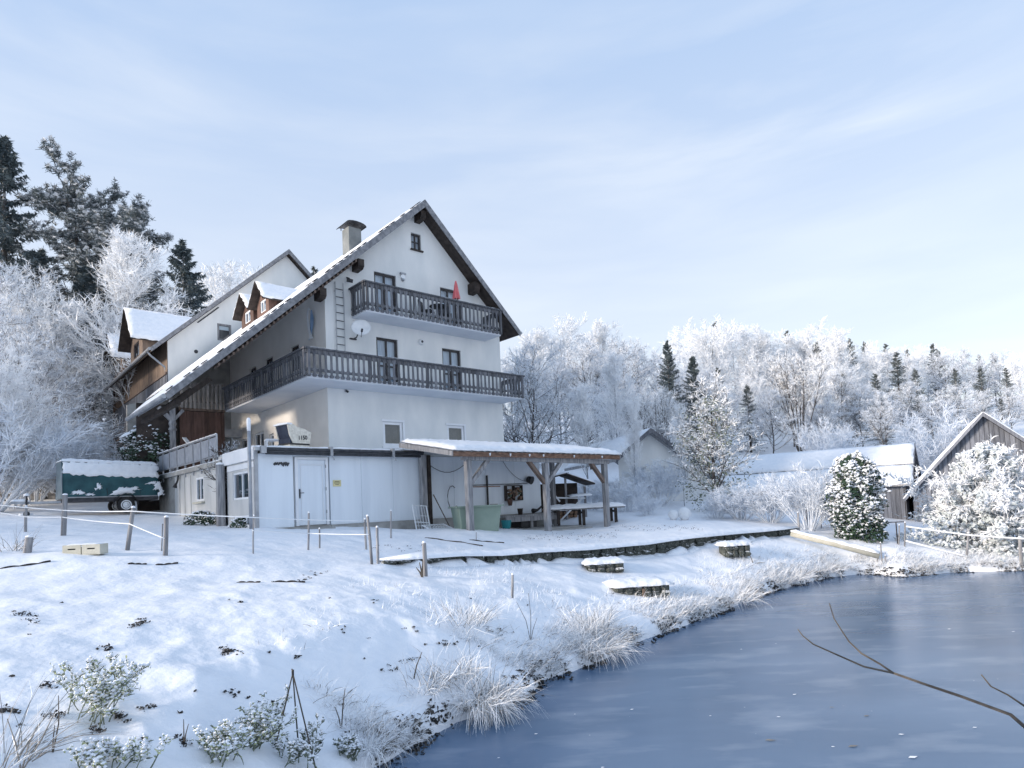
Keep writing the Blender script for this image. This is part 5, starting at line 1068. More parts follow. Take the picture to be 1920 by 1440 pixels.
# ================================================================== retaining wall of stones with snow on top, stone seats
WALL = [(716, 1052, 1060, 13.9), (845, 1043, 1056, 15.2), (927, 1042, 1054, 15.9), (992, 1036, 1053, 16.5), (1090, 1031, 1049, 17.4), (1200, 1021, 1043, 18.6), (1285, 1009, 1031, 19.6), (1357, 1002, 1017, 20.4), (1420, 997, 1010, 21.2), (1493, 989, 1004, 22.0)]
w0 = at(*WALL[0][:2], WALL[0][3])
rw = thing('retaining_wall', 'long low mossy stone edging with snow on top across the garden slope', 'wall', w0)
tp_ = [at(a, b, d) - w0 for a, b, c_, d in WALL]; bt_ = [at(a, c_, d) - w0 for a, b, c_, d in WALL]
smesh = []
for k in range(6):
    r_ = random.Random(40 + k); m2 = MB(); vs = []; 
    for i in range(5):
        th = math.pi * i / 4
        for j in range(7):
            ph = 2 * math.pi * j / 7; q = r_.uniform(.82, 1.08); sg = lambda v: math.copysign(abs(v) ** .6, v)
            vs.append((sg(math.sin(th) * math.cos(ph)) * .5 * q, sg(math.sin(th) * math.sin(ph)) * .5 * q, sg(math.cos(th)) * .5 * q))
    m2.add(vs, [(i * 7 + j, i * 7 + (j + 1) % 7, (i + 1) * 7 + (j + 1) % 7, (i + 1) * 7 + j) for i in range(4) for j in range(7)]); smesh.append(m2.mesh('stone', M['stone']))
for (a, b), (c_, d) in zip(zip(tp_[:-1], tp_[1:]), zip(bt_[:-1], bt_[1:])):
    L = (b - a).length; n = max(3, int(L / .30)); ang = math.atan2((b - a).y, (b - a).x)
    for i in range(n):
        u = (i + .5) / n; P1 = a.lerp(b, u); P0 = c_.lerp(d, u); hh = (P1 - P0).length; rows_ = 1 if hh < .26 else 2
        for r_ in range(rows_):
            inst('stone', rnd.choice(smesh), rw, P0.lerp(P1, (r_ + .45) / rows_) + Vector((rnd.uniform(-.04, .04), .08 + rnd.uniform(-.04, .04), 0)), (rnd.uniform(-.2, .2), rnd.uniform(-.2, .2), ang + rnd.uniform(-.15, .15)), (L / n * 1.12, .34, hh / rows_ * 1.25 + .05))
mb = MB(); snow_ridge(mb, [p + Vector((0, .22, .0)) for p in tp_], .78, .13, 3); mb.build('snow_cap', M['snowcap'], rw, True)
mb = MB(); dens = [a.lerp(b, i / 6) for a, b in zip(bt_[:-1], bt_[1:]) for i in range(9) if rnd.random() < .6]; snow_ridge(mb, [p + Vector((0, -.12 + rnd.uniform(-.08, .12), -.11 + rnd.uniform(-.05, .09))) for p in dens], .36, .17, 6, gap=.3); mb.build('drifted_snow', M['snowcap'], rw, True)
def stone_seat(label, px, py, wd, dp, h, rz, n):
    g = ground(px, py); t = thing('stone_block', label, 'stone seat', g - Vector((0, 0, .05)), rz)
    for i in range(n):
        for r_ in range(2):
            for yy in (0, 1): inst('stone', rnd.choice(smesh), t, (-wd / 2 + wd * (i + .5) / n, yy * dp * .7 - dp * .35, h * (.25 + .5 * r_)), (rnd.uniform(-.15, .15), rnd.uniform(-.1, .1), rnd.uniform(-.1, .1)), (wd / n * 1.1, .3, h * .56))
    mb = MB(); mb.box((-wd / 2, -dp / 2 + .05, 0), (wd / 2, dp / 2, h * .95)); mb.build('core', M['stone'], t)
    mb = MB(); snow_sheet(mb, (-wd / 2 - .06, -dp / 2 - .10, h), (wd / 2 + .06, -dp / 2 - .06, h), (wd / 2 + .04, dp / 2 + .3, h - .02), (-wd / 2 - .04, dp / 2 + .3, h - .02), 12, 7, .12, n, .05); mb.build('snow_cap', M['snowcap'], t, True); return t
s = stone_seat('broad snow-topped stone block with wooden peg nearest the pond', 1197, 1112, 1.25, .7, .26, .10, 6)
mb = MB(); mb.bar((-.02, -.42, -.3), (.0, -.44, .2), .05); mb.build('peg', M['ochre'], s)
stone_seat('snow-topped stone block just left above the broad pondside one', 1132, 1068, .95, .6, .24, .05, 4)
stone_seat('snow-topped stone heap below the right part of the edging', 1378, 1040, .75, .5, .34, .1, 4)
# bee box / crate on the left
g = ground(160, 1038)
t = thing('double_crate', 'two cream plastic crates side by side lying in the snow on the left', 'crate', g - Vector((0, 0, .02)), .04)
for sx in (-.17, .18):
    mb = MB(); mb.box((sx - .165, -.13, 0), (sx + .165, .13, .018))
    for y in (-.13, .112): mb.box((sx - .165, y, .02), (sx + .165, y + .018, .10)); mb.box((sx - .165, y, .125), (sx + .165, y + .018, .19)); mb.box((sx - .165, y, .1), (sx - .07, y + .018, .125)); mb.box((sx + .07, y, .1), (sx + .165, y + .018, .125))
    for x in (-.165, .147): mb.box((sx + x, -.111, .02), (sx + x + .018, .111, .19))
    o = mb.build('crate', M['crate'], t)
    mb = MB(); mb.box((sx - .14, -.1, .03), (sx + .14, .1, .14)); mb.build('dark_inside', M['black'], o)
mb = MB(); snow_sheet(mb, (-.33, -.12, .16), (.33, -.12, .16), (.33, .12, .17), (-.33, .12, .17), 10, 4, .04, 2, .005); mb.build('snow_cover', M['snowcap'], t, True)
# boards lying in the snow
for i, (xa, ya, xb, yb, lab) in enumerate(((445, 1092, 487, 1092, 'left one of two thin dark planks half sunk in the snow'), (515, 1091, 572, 1092, 'right one of two thin dark planks half sunk in the snow'), (240, 1057, 275, 1058, 'faint short plank in the snow below the fence'), (292, 1059, 333, 1056, 'faint longer plank in the snow below the fence'), (0, 1066, 95, 1053, 'dark hose half buried in snow at the left edge'), (880, 1012, 945, 1018, 'low bed edging board in the snow in front of the canopy'), (797, 1008, 905, 1024, 'long dotted bed edging in the snow left of the canopy posts'))):
    a, b = ground(xa, ya), ground(xb, yb); t = thing('plank' if i != 4 else 'hose', lab, 'plank' if i != 4 else 'hose', a); mb = MB(); d = b - a
    pts = [d * (k / 8) + Vector((0, 0, gz(*(a + d * (k / 8)).xy) - (a + d * (k / 8)).z + a.z * 0 + (0.004 if k % 3 else -.012))) for k in range(9)]
    for p_, q_ in zip(pts[:-1], pts[1:]): mb.bar(p_, q_, .07, .035)
    mb.build('piece', M['darkwood'], t)
# tripod of garden canes
b0, b1, b2 = ground(517, 1398), ground(592, 1442), ground(560, 1405); ap = at(549, 1262, (b0.y + b1.y) / 2)
t = thing('cane_tripod', 'three thin dark canes tied at the top in the foreground', 'plant support', b0)
for b in (b0, b1, b2): d = (ap - b); mb = MB(); mb.tube([b - b0 - d * .1, ap - b0 + d * .045], [.0075, .006], 6); mb.build('cane', M['stalk'], t)
mb = MB(); mb.tube([ap - b0 - Vector((0, 0, .02)), ap - b0 + Vector((0, 0, .02))], .012, 8); mb.build('tie', M['black'], t)
# ================================================================== vegetation
def unit(v): return v / np.maximum(np.linalg.norm(v, axis=-1, keepdims=True), 1e-9)
def skeleton(seed, H, r0, n1, spread, up, levels=3, fork=None, kids=(7, 5), crown0=.25, len1=.5, wig=.16, lenk=.5):
    """branching skeleton: list of (points, radii, level)"""
    R = np.random.default_rng(seed); out = []
    def path(p, d, L, r, n, trop, w_):
        pts = [p]; d = d.copy()
        for i in range(n):
            d = d + R.normal(0, w_, 3); d[2] += trop; d = d / np.linalg.norm(d); p = p + d * L / n; pts.append(p)
        return np.array(pts), np.linspace(r, r * .35, n + 1)
    stems = fork or [(np.zeros(3), np.array([R.normal(0, .05), R.normal(0, .05), 1.]), H, r0)]
    def grow(pts, rad, lev, L):
        out.append((pts, rad, lev))
        if lev >= levels: return
        n = n1 if lev == 0 else kids[min(lev - 1, len(kids) - 1)]
        for i in range(n):
            t = (crown0 + (1 - crown0) * (i + R.uniform(0, .9)) / n) if lev == 0 else R.uniform(.2, 1)
            k = t * (len(pts) - 1); a = int(min(k, len(pts) - 2)); f = k - a; p = pts[a] * (1 - f) + pts[a + 1] * f; r = (rad[a] * (1 - f) + rad[a + 1] * f)
            ax = unit(pts[a + 1] - pts[a]); ph = R.uniform(0, 2 * np.pi) if lev else i * 2.4 + R.uniform(-.5, .5)
            s = np.array([np.cos(ph), np.sin(ph), 0]); s = unit(s - ax * (s @ ax)); sp = spread[min(lev, len(spread) - 1)] * R.uniform(.75, 1.25)
            d = unit(ax * np.cos(sp) + s * np.sin(sp)); LL = L * (len1 * (1.15 - .65 * t) if lev == 0 else lenk * R.uniform(.7, 1.2))
            q, rr = path(p, d, LL, max(r * .55, .006), 5 if lev == 0 else 3, up, wig); grow(q, rr, lev + 1, LL)
    for p, d, L, r in stems:
        q, rr = path(np.array(p, float), unit(np.array(d, float)), L, r, 9, .03, .05)
        if not fork: q[:, :2] -= np.linspace(0, 1, len(q))[:, None] * (q[-1, :2] - q[0, :2]) * .9
        grow(q, rr, 0, L)
    return out, R
def tubes(sk, levs, nside, thick=1.0):
    V = []; F = []; b = 0
    for pts, rad, lev in sk:
        if lev not in levs: continue
        n = nside.get(lev, 3); k = len(pts); d = unit(np.gradient(pts, axis=0)); ref = np.where(np.abs(d[:, 2:3]) < .9, np.array([[0, 0, 1.]]), np.array([[1., 0, 0]]))
        a = unit(np.cross(d, ref)); c = np.cross(d, a); th = np.arange(n) * 2 * np.pi / n
        V.append((pts[:, None] + (a[:, None] * np.cos(th)[None, :, None] + c[:, None] * np.sin(th)[None, :, None]) * (rad * thick)[:, None, None]).reshape(-1, 3))
        i = np.arange(k - 1)[:, None]; j = np.arange(n)[None]; j2 = (j + 1) % n
        F.append(np.stack([b + i * n + j, b + i * n + j2, b + (i + 1) * n + j2, b + (i + 1) * n + j], -1).reshape(-1, 4)); b += k * n
    return np.concatenate(V), np.concatenate(F)
def twigs(sk, R, lev, n, L, wd, up=.15, out=.8, droop=0):
    """thin tapered slivers along the finest branches"""
    S = [(p[:-1], p[1:]) for p, r, l in sk if l in lev]; A = np.concatenate([s[0] for s in S]); B = np.concatenate([s[1] for s in S])
    k = R.integers(0, len(A), n); t = R.random((n, 1)); P = A[k] * (1 - t) + B[k] * t; d = unit(B[k] - A[k])
    v = unit(d * out + R.normal(0, .55, (n, 3)) + np.array([0, 0, up])); LL = L * R.uniform(.45, 1.3, (n, 1)); s = unit(np.cross(v, R.normal(0, 1, (n, 3)))) * wd * R.uniform(.6, 1.4, (n, 1))
    mid = P + v * LL * .55 + R.normal(0, .06, (n, 3)) * LL; end = mid + unit(v + R.normal(0, .35, (n, 3)) - np.array([0, 0, droop])) * LL * .5
    V = np.stack([P - s, P + s, mid + s * .8, mid - s * .8, end], 1).reshape(-1, 3); b = (np.arange(n) * 5)[:, None]
    return V, np.concatenate([b + np.array([[0, 1, 2]]), b + np.array([[0, 2, 3]]), b + np.array([[3, 2, 4]])])
def quads_to_tris(F): return np.concatenate([F[:, [0, 1, 2]], F[:, [0, 2, 3]]])
def decid(seed, H=12, r0=.14, n1=26, spread=(.75, .6, .6), up=.06, ntw=9000, tl=.42, tw=.014, crown0=.18, len1=.42, fork=None, frost='frost', bark='barkfrost', kids=(7, 5), lenk=.5, twlev=(2, 3), droop=0):
    sk, R = skeleton(seed, H, r0, n1, spread, up, 3, fork, kids, crown0, len1, lenk=lenk)
    V, F = tubes(sk, (0, 1), {0: 7, 1: 5}); trunk = npmesh('trunk', V, F, M[bark], smooth=True)
    V2, F2 = tubes(sk, (2, 3), {2: 3, 3: 3}, 1.5); V3, F3 = twigs(sk, R, twlev, ntw, tl, tw, droop=droop)
    T2 = quads_to_tris(F2); crown = npmesh('crown', np.concatenate([V2, V3]), np.concatenate([T2, F3 + len(V2)]), [M[frost], M[bark if bark == 'bark' else frost]], np.r_[np.ones(len(T2), int), np.zeros(len(F3), int)])
    return trunk, crown
def spruce(seed, H=12, rb=3.0, whorls=30, nb=8, mat='needle', snow=.5, droop=.42, z0=.06, nn=5, fr=9):
    """needle slivers on side twigs of drooping whorled branches, snow lying on the twigs"""
    R = np.random.default_rng(seed); wv = np.repeat(z0 + (1 - z0) * np.linspace(0, .985, whorls) ** .92, nb); n = len(wv); keep = R.random(n) > .12; wv = wv[keep]; n = len(wv)
    L = (rb * (1 - wv) ** .8 + .10) * R.uniform(.55, 1.12, n); ph = R.uniform(0, 2 * np.pi, n); u = np.stack([np.cos(ph), np.sin(ph), 0 * ph], -1); sd = np.stack([-u[:, 1], u[:, 0], 0 * ph], -1)
    base = np.stack([0 * ph, 0 * ph, wv * H + R.uniform(-.2, .2, n)], -1); t = np.linspace(.10, 1, fr)
    dr = droop * R.uniform(.6, 1.4, n) * (1.25 - wv); ris = .10 + .75 * wv ** 2
    P = base[:, None] + u[:, None] * (t[None, :, None] * L[:, None, None]); P[..., 2] += L[:, None] * (ris[:, None] * t - dr[:, None] * t ** 2 + .45 * dr[:, None] * t ** 4)
    wl = np.minimum(L[:, None] * (.34 * (1 - t)[None] + .07), .55) * R.uniform(.6, 1.2, (n, fr)); Vs = []; Fs = []; mi = []; b = 0
    for sg in (-1, 1):
        d = unit(sd[:, None] * sg + u[:, None] * .75 + R.normal(0, .15, (n, fr, 3)) - np.array([0, 0, .28])); T = P + d * wl[..., None]
        k = nn; q = R.uniform(.0, 1, (n, fr, k, 1)); O = P[:, :, None] + (T - P)[:, :, None] * q; nd = unit(d[:, :, None] * .5 + R.normal(0, .45, (n, fr, k, 3)) - np.array([0, 0, .30])); ln = R.uniform(.10, .24, (n, fr, k, 1)) * (H / 12) ** .5; s = unit(np.cross(nd, R.normal(0, 1, nd.shape))) * .034
        V = np.stack([O - s, O + s, O + nd * ln], 3).reshape(-1, 3); m_ = len(V) // 3; Vs.append(V); Fs.append(np.arange(m_ * 3).reshape(-1, 3) + b); mi.append(np.zeros(m_, int)); b += len(V)
        sel = R.random((n, fr)) < snow; A = P[sel] + np.array([0, 0, .03]); B = (P + (T - P) * R.uniform(.5, 1, (n, fr, 1)))[sel] + np.array([0, 0, .025]); w_ = unit(np.cross(B - A, np.array([0, 0, 1.]))) * R.uniform(.03, .075, (len(A), 1))
        V = np.stack([A - w_, A + w_, B], 1).reshape(-1, 3); m_ = len(V) // 3; Vs.append(V); Fs.append(np.arange(m_ * 3).reshape(-1, 3) + b); mi.append(np.ones(m_, int)); b += len(V)
    crown = npmesh('crown', np.concatenate(Vs), np.concatenate(Fs), [M[mat], M['frost']], np.concatenate(mi))
    mb = MB(); mb.tube([(0, 0, 0), (0, 0, H * .5), (0, 0, H)], [H * .014, H * .009, .02], 7); return mb.mesh('trunk', M['bark'], True), crown
def pine(seed, H=18, bare=.35, rb=3.4, n1=34, tufts=2400, mat='needle2', snow=.95):
    sk, R = skeleton(seed, H, H * .012, n1, (1.25, .8), .05, 2, None, (9,), bare, .22, .14)
    V, F = tubes(sk, (0, 1, 2), {0: 7, 1: 4, 2: 3}); trunk = npmesh('trunk', V, F, M['bark'], smooth=True)
    S = [(p[:-1], p[1:]) for p, r, l in sk if l == 2] + [(p[-3:-1], p[-2:]) for p, r, l in sk if l == 1]; A = np.concatenate([s[0] for s in S]); B = np.concatenate([s[1] for s in S])
    k = R.integers(0, len(A), tufts); t = R.random((tufts, 1)); P = A[k] * (1 - t) + B[k] * t + R.normal(0, .08, (tufts, 3)); nn = 9
    Q = np.repeat(P, nn, 0); d = unit(R.normal(0, 1, (len(Q), 3)) + np.array([0, 0, .35])); s = unit(np.cross(d, R.normal(0, 1, (len(Q), 3)))) * .022; L = R.uniform(.18, .40, (len(Q), 1))
    V1 = np.stack([Q - s, Q + s, Q + d * L + s * .5, Q + d * L - s * .5], 1).reshape(-1, 3); F1 = np.arange(len(V1)).reshape(-1, 4)
    m_ = int(tufts * snow); Q = P[:m_] + np.array([0, 0, .12]); a = R.uniform(.10, .20, (m_, 1)); ph = R.uniform(0, 6.28, m_); ux = np.stack([np.cos(ph), np.sin(ph), R.normal(0, .3, m_)], -1) * a; uy = np.stack([-np.sin(ph), np.cos(ph), R.normal(0, .3, m_)], -1) * a * .7
    V2 = np.stack([Q - ux - uy, Q + ux - uy, Q + ux + uy, Q - ux + uy], 1).reshape(-1, 3); F2 = np.arange(len(V2)).reshape(-1, 4) + len(V1)
    return trunk, npmesh('crown', np.concatenate([V1, V2]), np.concatenate([F1, F2]), [M[mat], M['frost']], np.r_[np.zeros(len(F1), int), np.ones(len(F2), int)])
OCT = np.array([(1, 0, 0), (-1, 0, 0), (0, 1, 0), (0, -1, 0), (0, 0, 1), (0, 0, -1)], float); OCF = np.array([(0, 2, 4), (2, 1, 4), (1, 3, 4), (3, 0, 4), (2, 0, 5), (1, 2, 5), (3, 1, 5), (0, 3, 5)])
def leafbush(seed, rx, ry, h, n, leaf, mat, snowfrac=.5, shape='egg', lump=.16, snow_size=.06, low_green=.25, arch=0):
    """dense evergreen: leaves through the outer shell, lumps of snow lying on them"""
    R = np.random.default_rng(seed); ph = R.uniform(0, 2 * np.pi, n); z = R.random(n)
    if shape == 'egg': prof = np.sqrt(np.clip(1 - ((z - .36) / .66) ** 2, .02, 1))
    elif shape == 'cone': prof = np.clip(1 - z, 0, 1) ** .75 * .98 + .06
    else: prof = np.sqrt(np.clip(1 - z ** 2.2, .02, 1))
    lumps = 1 + lump * 2 * (vnoise(ph * 2.3 + 3 * np.sin(ph), z * 7, seed) - .5) + lump * 2.4 * (vnoise(ph * 5 + 9, z * 15, seed + 1) - .5)
    rr = (1 - R.random(n) ** 2 * .45) * lumps; P = np.stack([rx * prof * rr * np.cos(ph), ry * prof * rr * np.sin(ph), h * z * (1 + .06 * (lumps - 1))], -1)
    N = unit(np.stack([np.cos(ph), np.sin(ph), .5 + 0 * z], -1) + R.normal(0, .5, (n, 3)))
    a = unit(np.cross(N, R.normal(0, 1, (n, 3)))); c = np.cross(N, a); s = leaf * R.uniform(.6, 1.4, (n, 1))
    V1 = np.stack([P - a * s, P + c * s * .5, P + a * s + N * s * .3, P - c * s * .5], 1).reshape(-1, 3); F1 = quads_to_tris(np.arange(len(V1)).reshape(-1, 4))
    mask = (R.random(n) < snowfrac * np.clip(.35 + (z - low_green) * 2.2, .03, 1.1)) & (.5 * vnoise(ph * 6, z * 17, seed + 5) + .5 * vnoise(ph * 2.6, z * 8, seed + 6) > .40); Q = P[mask] * np.array([1.01, 1.01, 1]) + np.array([0, 0, leaf * .5]); m_ = len(Q)
    sc = snow_size * R.uniform(.5, 1.4, (m_, 1, 1)) * np.array([1, 1, .6]) * R.uniform(.7, 1.3, (m_, 1, 3)); V2 = (Q[:, None] + OCT[None] * sc + R.normal(0, snow_size * .15, (m_, 6, 3))).reshape(-1, 3)
    F2 = (OCF[None] + (np.arange(m_) * 6)[:, None, None]).reshape(-1, 3) + len(V1)
    return npmesh('foliage', np.concatenate([V1, V2]), np.concatenate([F1, F2]), [M[mat], M['snowcap']], np.r_[np.zeros(len(F1), int), np.ones(len(F2), int)])
def fanbush(seed, h, spread_, nst, ntw, frost='frostgrey', tw=.008, tl=.28):
    R0 = np.random.default_rng(seed); fork = []
    for i in range(nst): ph = R0.uniform(0, 6.28); sp = spread_ * R0.random() ** .6; fork.append((np.array([.15 * np.cos(ph), .15 * np.sin(ph), 0]), np.array([np.cos(ph) * sp, np.sin(ph) * sp, 1.]), h * R0.uniform(.75, 1.05), .018))
    sk, R = skeleton(seed, h, .02, 5, (.42, .5), .03, 2, fork, (4,), .25, .38)
    V, F = tubes(sk, (0, 1), {0: 4, 1: 3}, 1.1); stems = npmesh('stems', V, F, M['frostgrey']); V3, F3 = twigs(sk, R, (1, 2), ntw, tl, tw); return stems, npmesh('twigs', V3, F3, M[frost])
def tuft_mesh(seed, n, L, lean=(0, 0), wd=.006, frost=.65, rad=.22, arch=1.1, mats=('frost', 'straw')):
    """arching grass blades"""
    R = np.random.default_rng(seed); k = 5; ph = R.uniform(0, 6.28, n); r = rad * np.sqrt(R.random(n)); P = np.stack([r * np.cos(ph), r * np.sin(ph), 0 * r - .03], -1)
    ph2 = ph + R.normal(0, .6, n); d = unit(np.stack([np.cos(ph2) * .55 + lean[0], np.sin(ph2) * .55 + lean[1], .8 + 0 * r], -1) + R.normal(0, .34, (n, 3))); LL = L * R.uniform(.5, 1.25, n)
    side = unit(np.cross(d, R.normal(0, 1, (n, 3)))); V = np.zeros((n, k, 2, 3)); p = P.copy(); dd = d.copy(); ar = arch * R.uniform(.15, 2.0, n)
    for i in range(k):
        wv = side * (wd * R.uniform(.7, 1.3, (n, 1)) * (1 - i / (k - .6)))
        V[:, i, 0] = p - wv; V[:, i, 1] = p + wv; p = p + dd * (LL / (k - 1))[:, None]; dd = unit(dd - np.array([0, 0, 1.]) * (ar * .42)[:, None] + R.normal(0, .10, (n, 3)))
    b = (np.arange(n) * 2 * k)[:, None, None]; i = np.arange(k - 1)[None, :, None]; F = (b + i * 2 + np.array([0, 1, 3, 2])[None, None]).reshape(-1, 4)
    mi = np.repeat((R.random(n) > frost).astype(int), k - 1); return npmesh('blades', V.reshape(-1, 3), F, [M[mats[0]], M[mats[1]]], mi)

def plant_tree(name, label, meshes, p, sc, rz, group=None, cat='tree', parts=('trunk', 'crown')):
    t = thing(name, label, cat, p, rz, group); t.scale = sc if hasattr(sc, '__len__') else (sc, sc, sc)
    for nm, me in zip(parts, meshes): inst(nm, me, t)
    return t
DEC = [decid(100 + i, 12, .12, 30, ntw=9000, tl=.58, tw=.019, len1=.40 + .03 * i) for i in range(4)]
DECS = [decid(120 + i, 11, .09, 24, (.45, .5, .6), .10, ntw=10000, tl=.5, tw=.015, len1=.34) for i in range(2)]          # slender birch-like
DARKDEC = decid(140, 9, .12, 26, (.95, .7, .7), .05, 9000, .35, .012, .22, .46, frost='frostgrey', bark='bark')
DECSHADED = [decid(130 + i, 11, .11, 28, (.8, .65, .6), .06, 8000, .5, .015, .2, .42, frost='frostgrey', bark='bark') for i in range(2)]  # greyer crowns and dark limbs, shade put into the colour
MULTI = decid(150, 9.5, .09, 10, (.35, .5, .6), .08, 8000, .4, .013, .45, .3, fork=[(np.array([.15 * math.cos(a), .15 * math.sin(a), 0]), np.array([.16 * math.cos(a), .16 * math.sin(a), 1]), 9.5 * (.85 + .03 * (a % 2)), .07) for a in range(8)], bark='bark')
SPR = [spruce(200 + i, 12, 3.1 - .5 * i, 32, 9, 'needle') for i in range(2)]
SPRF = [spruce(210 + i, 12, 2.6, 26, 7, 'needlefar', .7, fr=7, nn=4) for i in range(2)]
PIN = [pine(220 + i, 18) for i in range(2)]
HED = [fanbush(240 + i, 2.6, .75, 26, 5000, tl=.35) for i in range(2)]
FAN = [fanbush(250 + i, 2.2, .85, 34, 5200) for i in range(2)]
def put(px, py, d, sink=0):
    p = at(px, py, d); return Vector((p.x, p.y, gz(p.x, p.y) - sink))
TOPS = {}
def mtop(me):
    """height of a crown mesh, ignoring its few highest slivers"""
    if me.name not in TOPS:
        v = np.zeros(len(me.vertices) * 3, np.float32); me.vertices.foreach_get('co', v); TOPS[me.name] = float(np.percentile(v[2::3], 99.3))
    return TOPS[me.name]
def topscale(px, pytop, d, Hm, x=None):
    """scale so that the crown tip reaches a pixel row at this depth"""
    if not isinstance(Hm, (int, float)): Hm = mtop(Hm[-1])
    p = at(px, pytop, d); z = gz(p.x, p.y); return Vector((p.x, p.y, z - .1)), max(.15, (p.z - z) / Hm)

# left forest: tall pines and spruces on the slope
p, s = topscale(8, 262, 46, SPR[1]); plant_tree('spruce_tree', 'tall dark spruce cut by the left edge of the picture', SPR[1], p, (s, s, s), .4)
p, s = topscale(128, 298, 48, PIN[0]); plant_tree('pine_tree', 'tall round-topped pine second from the left edge', PIN[0], p, (s * .95, s * .95, s), 1.1)
p, s = topscale(203, 372, 50, PIN[1]); plant_tree('pine_tree', 'pine with leaning top left of the twin-topped one', PIN[1], p, s, 2.2)
p, s = topscale(236, 366, 47, PIN[0]); plant_tree('pine_tree', 'twin-topped pine behind the frosted birch on the left', PIN[0], p, s, 4.2)
p, s = topscale(343, 457, 44, SPR[0]); plant_tree('spruce_tree', 'dark pointed spruce standing above the barn roof', SPR[0], p, (s * 1.15, s * 1.15, s), .2)
p, s = topscale(70, 470, 42, 12); plant_tree('spruce_tree', 'short broad dark spruce low between the left pines', SPR[0], p, (s * 1.25, s * 1.25, s), 2.0)
p, s = topscale(160, 500, 44, 12); plant_tree('spruce_tree', 'snowy spruce hidden behind the frosted thicket on the left', SPR[1], p, (s * 1.3, s * 1.3, s), 3.0)
p, s = topscale(245, 450, 40, DECS[0]); plant_tree('birch_tree', 'white frosted birch in front of the twin-topped pine', DECS[0], p, (s * 1.25, s * 1.25, s), .5)
p, s = topscale(440, 500, 60, DEC[1]); plant_tree('frosted_tree', 'faint frosted tree top showing above the barn verge', DEC[1], p, s, .5)
p, s = topscale(590, 505, 62, 12); plant_tree('spruce_tree', 'small dark spruce tip between barn and guest house roofs', SPRF[0], p, s, .5)
lt = 'blue-white frosted tree in the dense thicket on the left slope'; R9 = np.random.default_rng(5)
for px, py, d in ((20, 500, 38), (70, 540, 38), (125, 560, 48), (160, 580, 46), (30, 620, 29), (75, 640, 33), (125, 650, 40), (195, 575, 54), (225, 600, 52), (-40, 520, 33), (-30, 640, 25), (0, 690, 25), (300, 560, 56), (50, 515, 42), (165, 650, 44), (265, 585, 54), (95, 590, 42)):
    k = int(R9.integers(0, 4)); src = DECSHADED[k % 2] if k < 3 else DEC[k]; p, s = topscale(px, py, d, src); s = max(s, .3); plant_tree('frosted_tree', lt, src, p, (s * 1.1, s * 1.1, s), R9.uniform(0, 6), 'frosted trees on the left slope')
for x, y, h in ((-31, 17, 9), (-34, 13, 10), (-28, 12.5, 8.5), (-37, 20, 10), (-33, 8, 9), (-27, 8, 8)):  # trees out of view, added to cast shade on garage and trailer
    k = int(R9.integers(0, 4)); s = h / mtop(DEC[k][1]); plant_tree('frosted_tree', lt, DEC[k], Vector((x, y, gz(x, y) - .1)), (s * 1.2, s * 1.2, s), R9.uniform(0, 6), 'frosted trees on the left slope')
lb = 'snowy bush along the foot of the left slope'
for px, py, d in ((20, 790, 27), (60, 800, 29), (100, 790, 31), (140, 800, 30), (170, 800, 44), (200, 790, 46), (-20, 760, 25), (40, 760, 33), (140, 770, 42)):
    p, s = topscale(px, py, d, HED[0]); plant_tree('snowy_bush', lb, HED[int(R9.integers(0, 2))], p, (s * 1.3, s * 1.3, s), R9.uniform(0, 6), 'snowy bushes on the left', 'bush', ('stems', 'twigs'))
hedge = leafbush(301, 1.5, 1.2, 1.6, 1600, .10, 'leafdark', .95, 'dome', snow_size=.13, low_green=-.1)
for i, (px, py, d) in enumerate(((115, 830, 34), (158, 822, 40), (195, 815, 44))):
    p, s = topscale(px, py, d, 1.6); t = thing('evergreen_hedge', ['left', 'middle', 'right'][i] + ' one of three dark snow-laden shrubs behind the trailer', 'shrub', p, i, 'dark shrubs behind the trailer'); t.scale = (s, s, s); inst('foliage', hedge, t)

# right background wood
rt = 'white frosted tree in the sunlit wood along the hillside'
spec = [(1000, 625, 55), (1050, 598, 62), (1090, 640, 52), (1125, 605, 66), (1165, 640, 58), (1195, 650, 70), (1290, 615, 75), (1330, 605, 70), (1370, 612, 78), (1415, 618, 70), (1460, 628, 80), (1505, 622, 72), (1535, 612, 78), (1560, 625, 66), (1240, 660, 64), (1610, 650, 85), (1640, 645, 74), (1690, 655, 80), (1730, 650, 90), (1770, 662, 78), (1800, 655, 92), (1835, 668, 82), (1870, 660, 88), (1905, 665, 78), (1935, 670, 86), (1975, 660, 80),
        (1040, 680, 50), (1100, 720, 47), (1140, 700, 52), (1190, 720, 50), (1230, 730, 48), (1285, 700, 56), (1320, 690, 60), (1360, 720, 54), (1400, 700, 60), (1440, 730, 52), (1575, 690, 60), (1610, 720, 56), (1650, 730, 52), (1700, 715, 58), (1745, 735, 54), (1790, 720, 60), (1840, 730, 56), (1890, 725, 60), (1940, 730, 56), (1540, 740, 55), (1480, 700, 62), (970, 660, 50), (1520, 690, 58)]
for px, py, d in spec:
    k = int(R9.integers(0, 6)); src = (DEC + DECS)[k] if (py < 640 or k % 3 == 0) else DECSHADED[k % 4 // 2]; p, s = topscale(px, py, d, src); f = R9.uniform(1.0, 1.35); plant_tree('frosted_tree', rt, src, p, (s * f, s * f, s), R9.uniform(0, 6), 'frosted trees of the right hand wood')  # lower trees take the greyer crowns in place of hillside shade
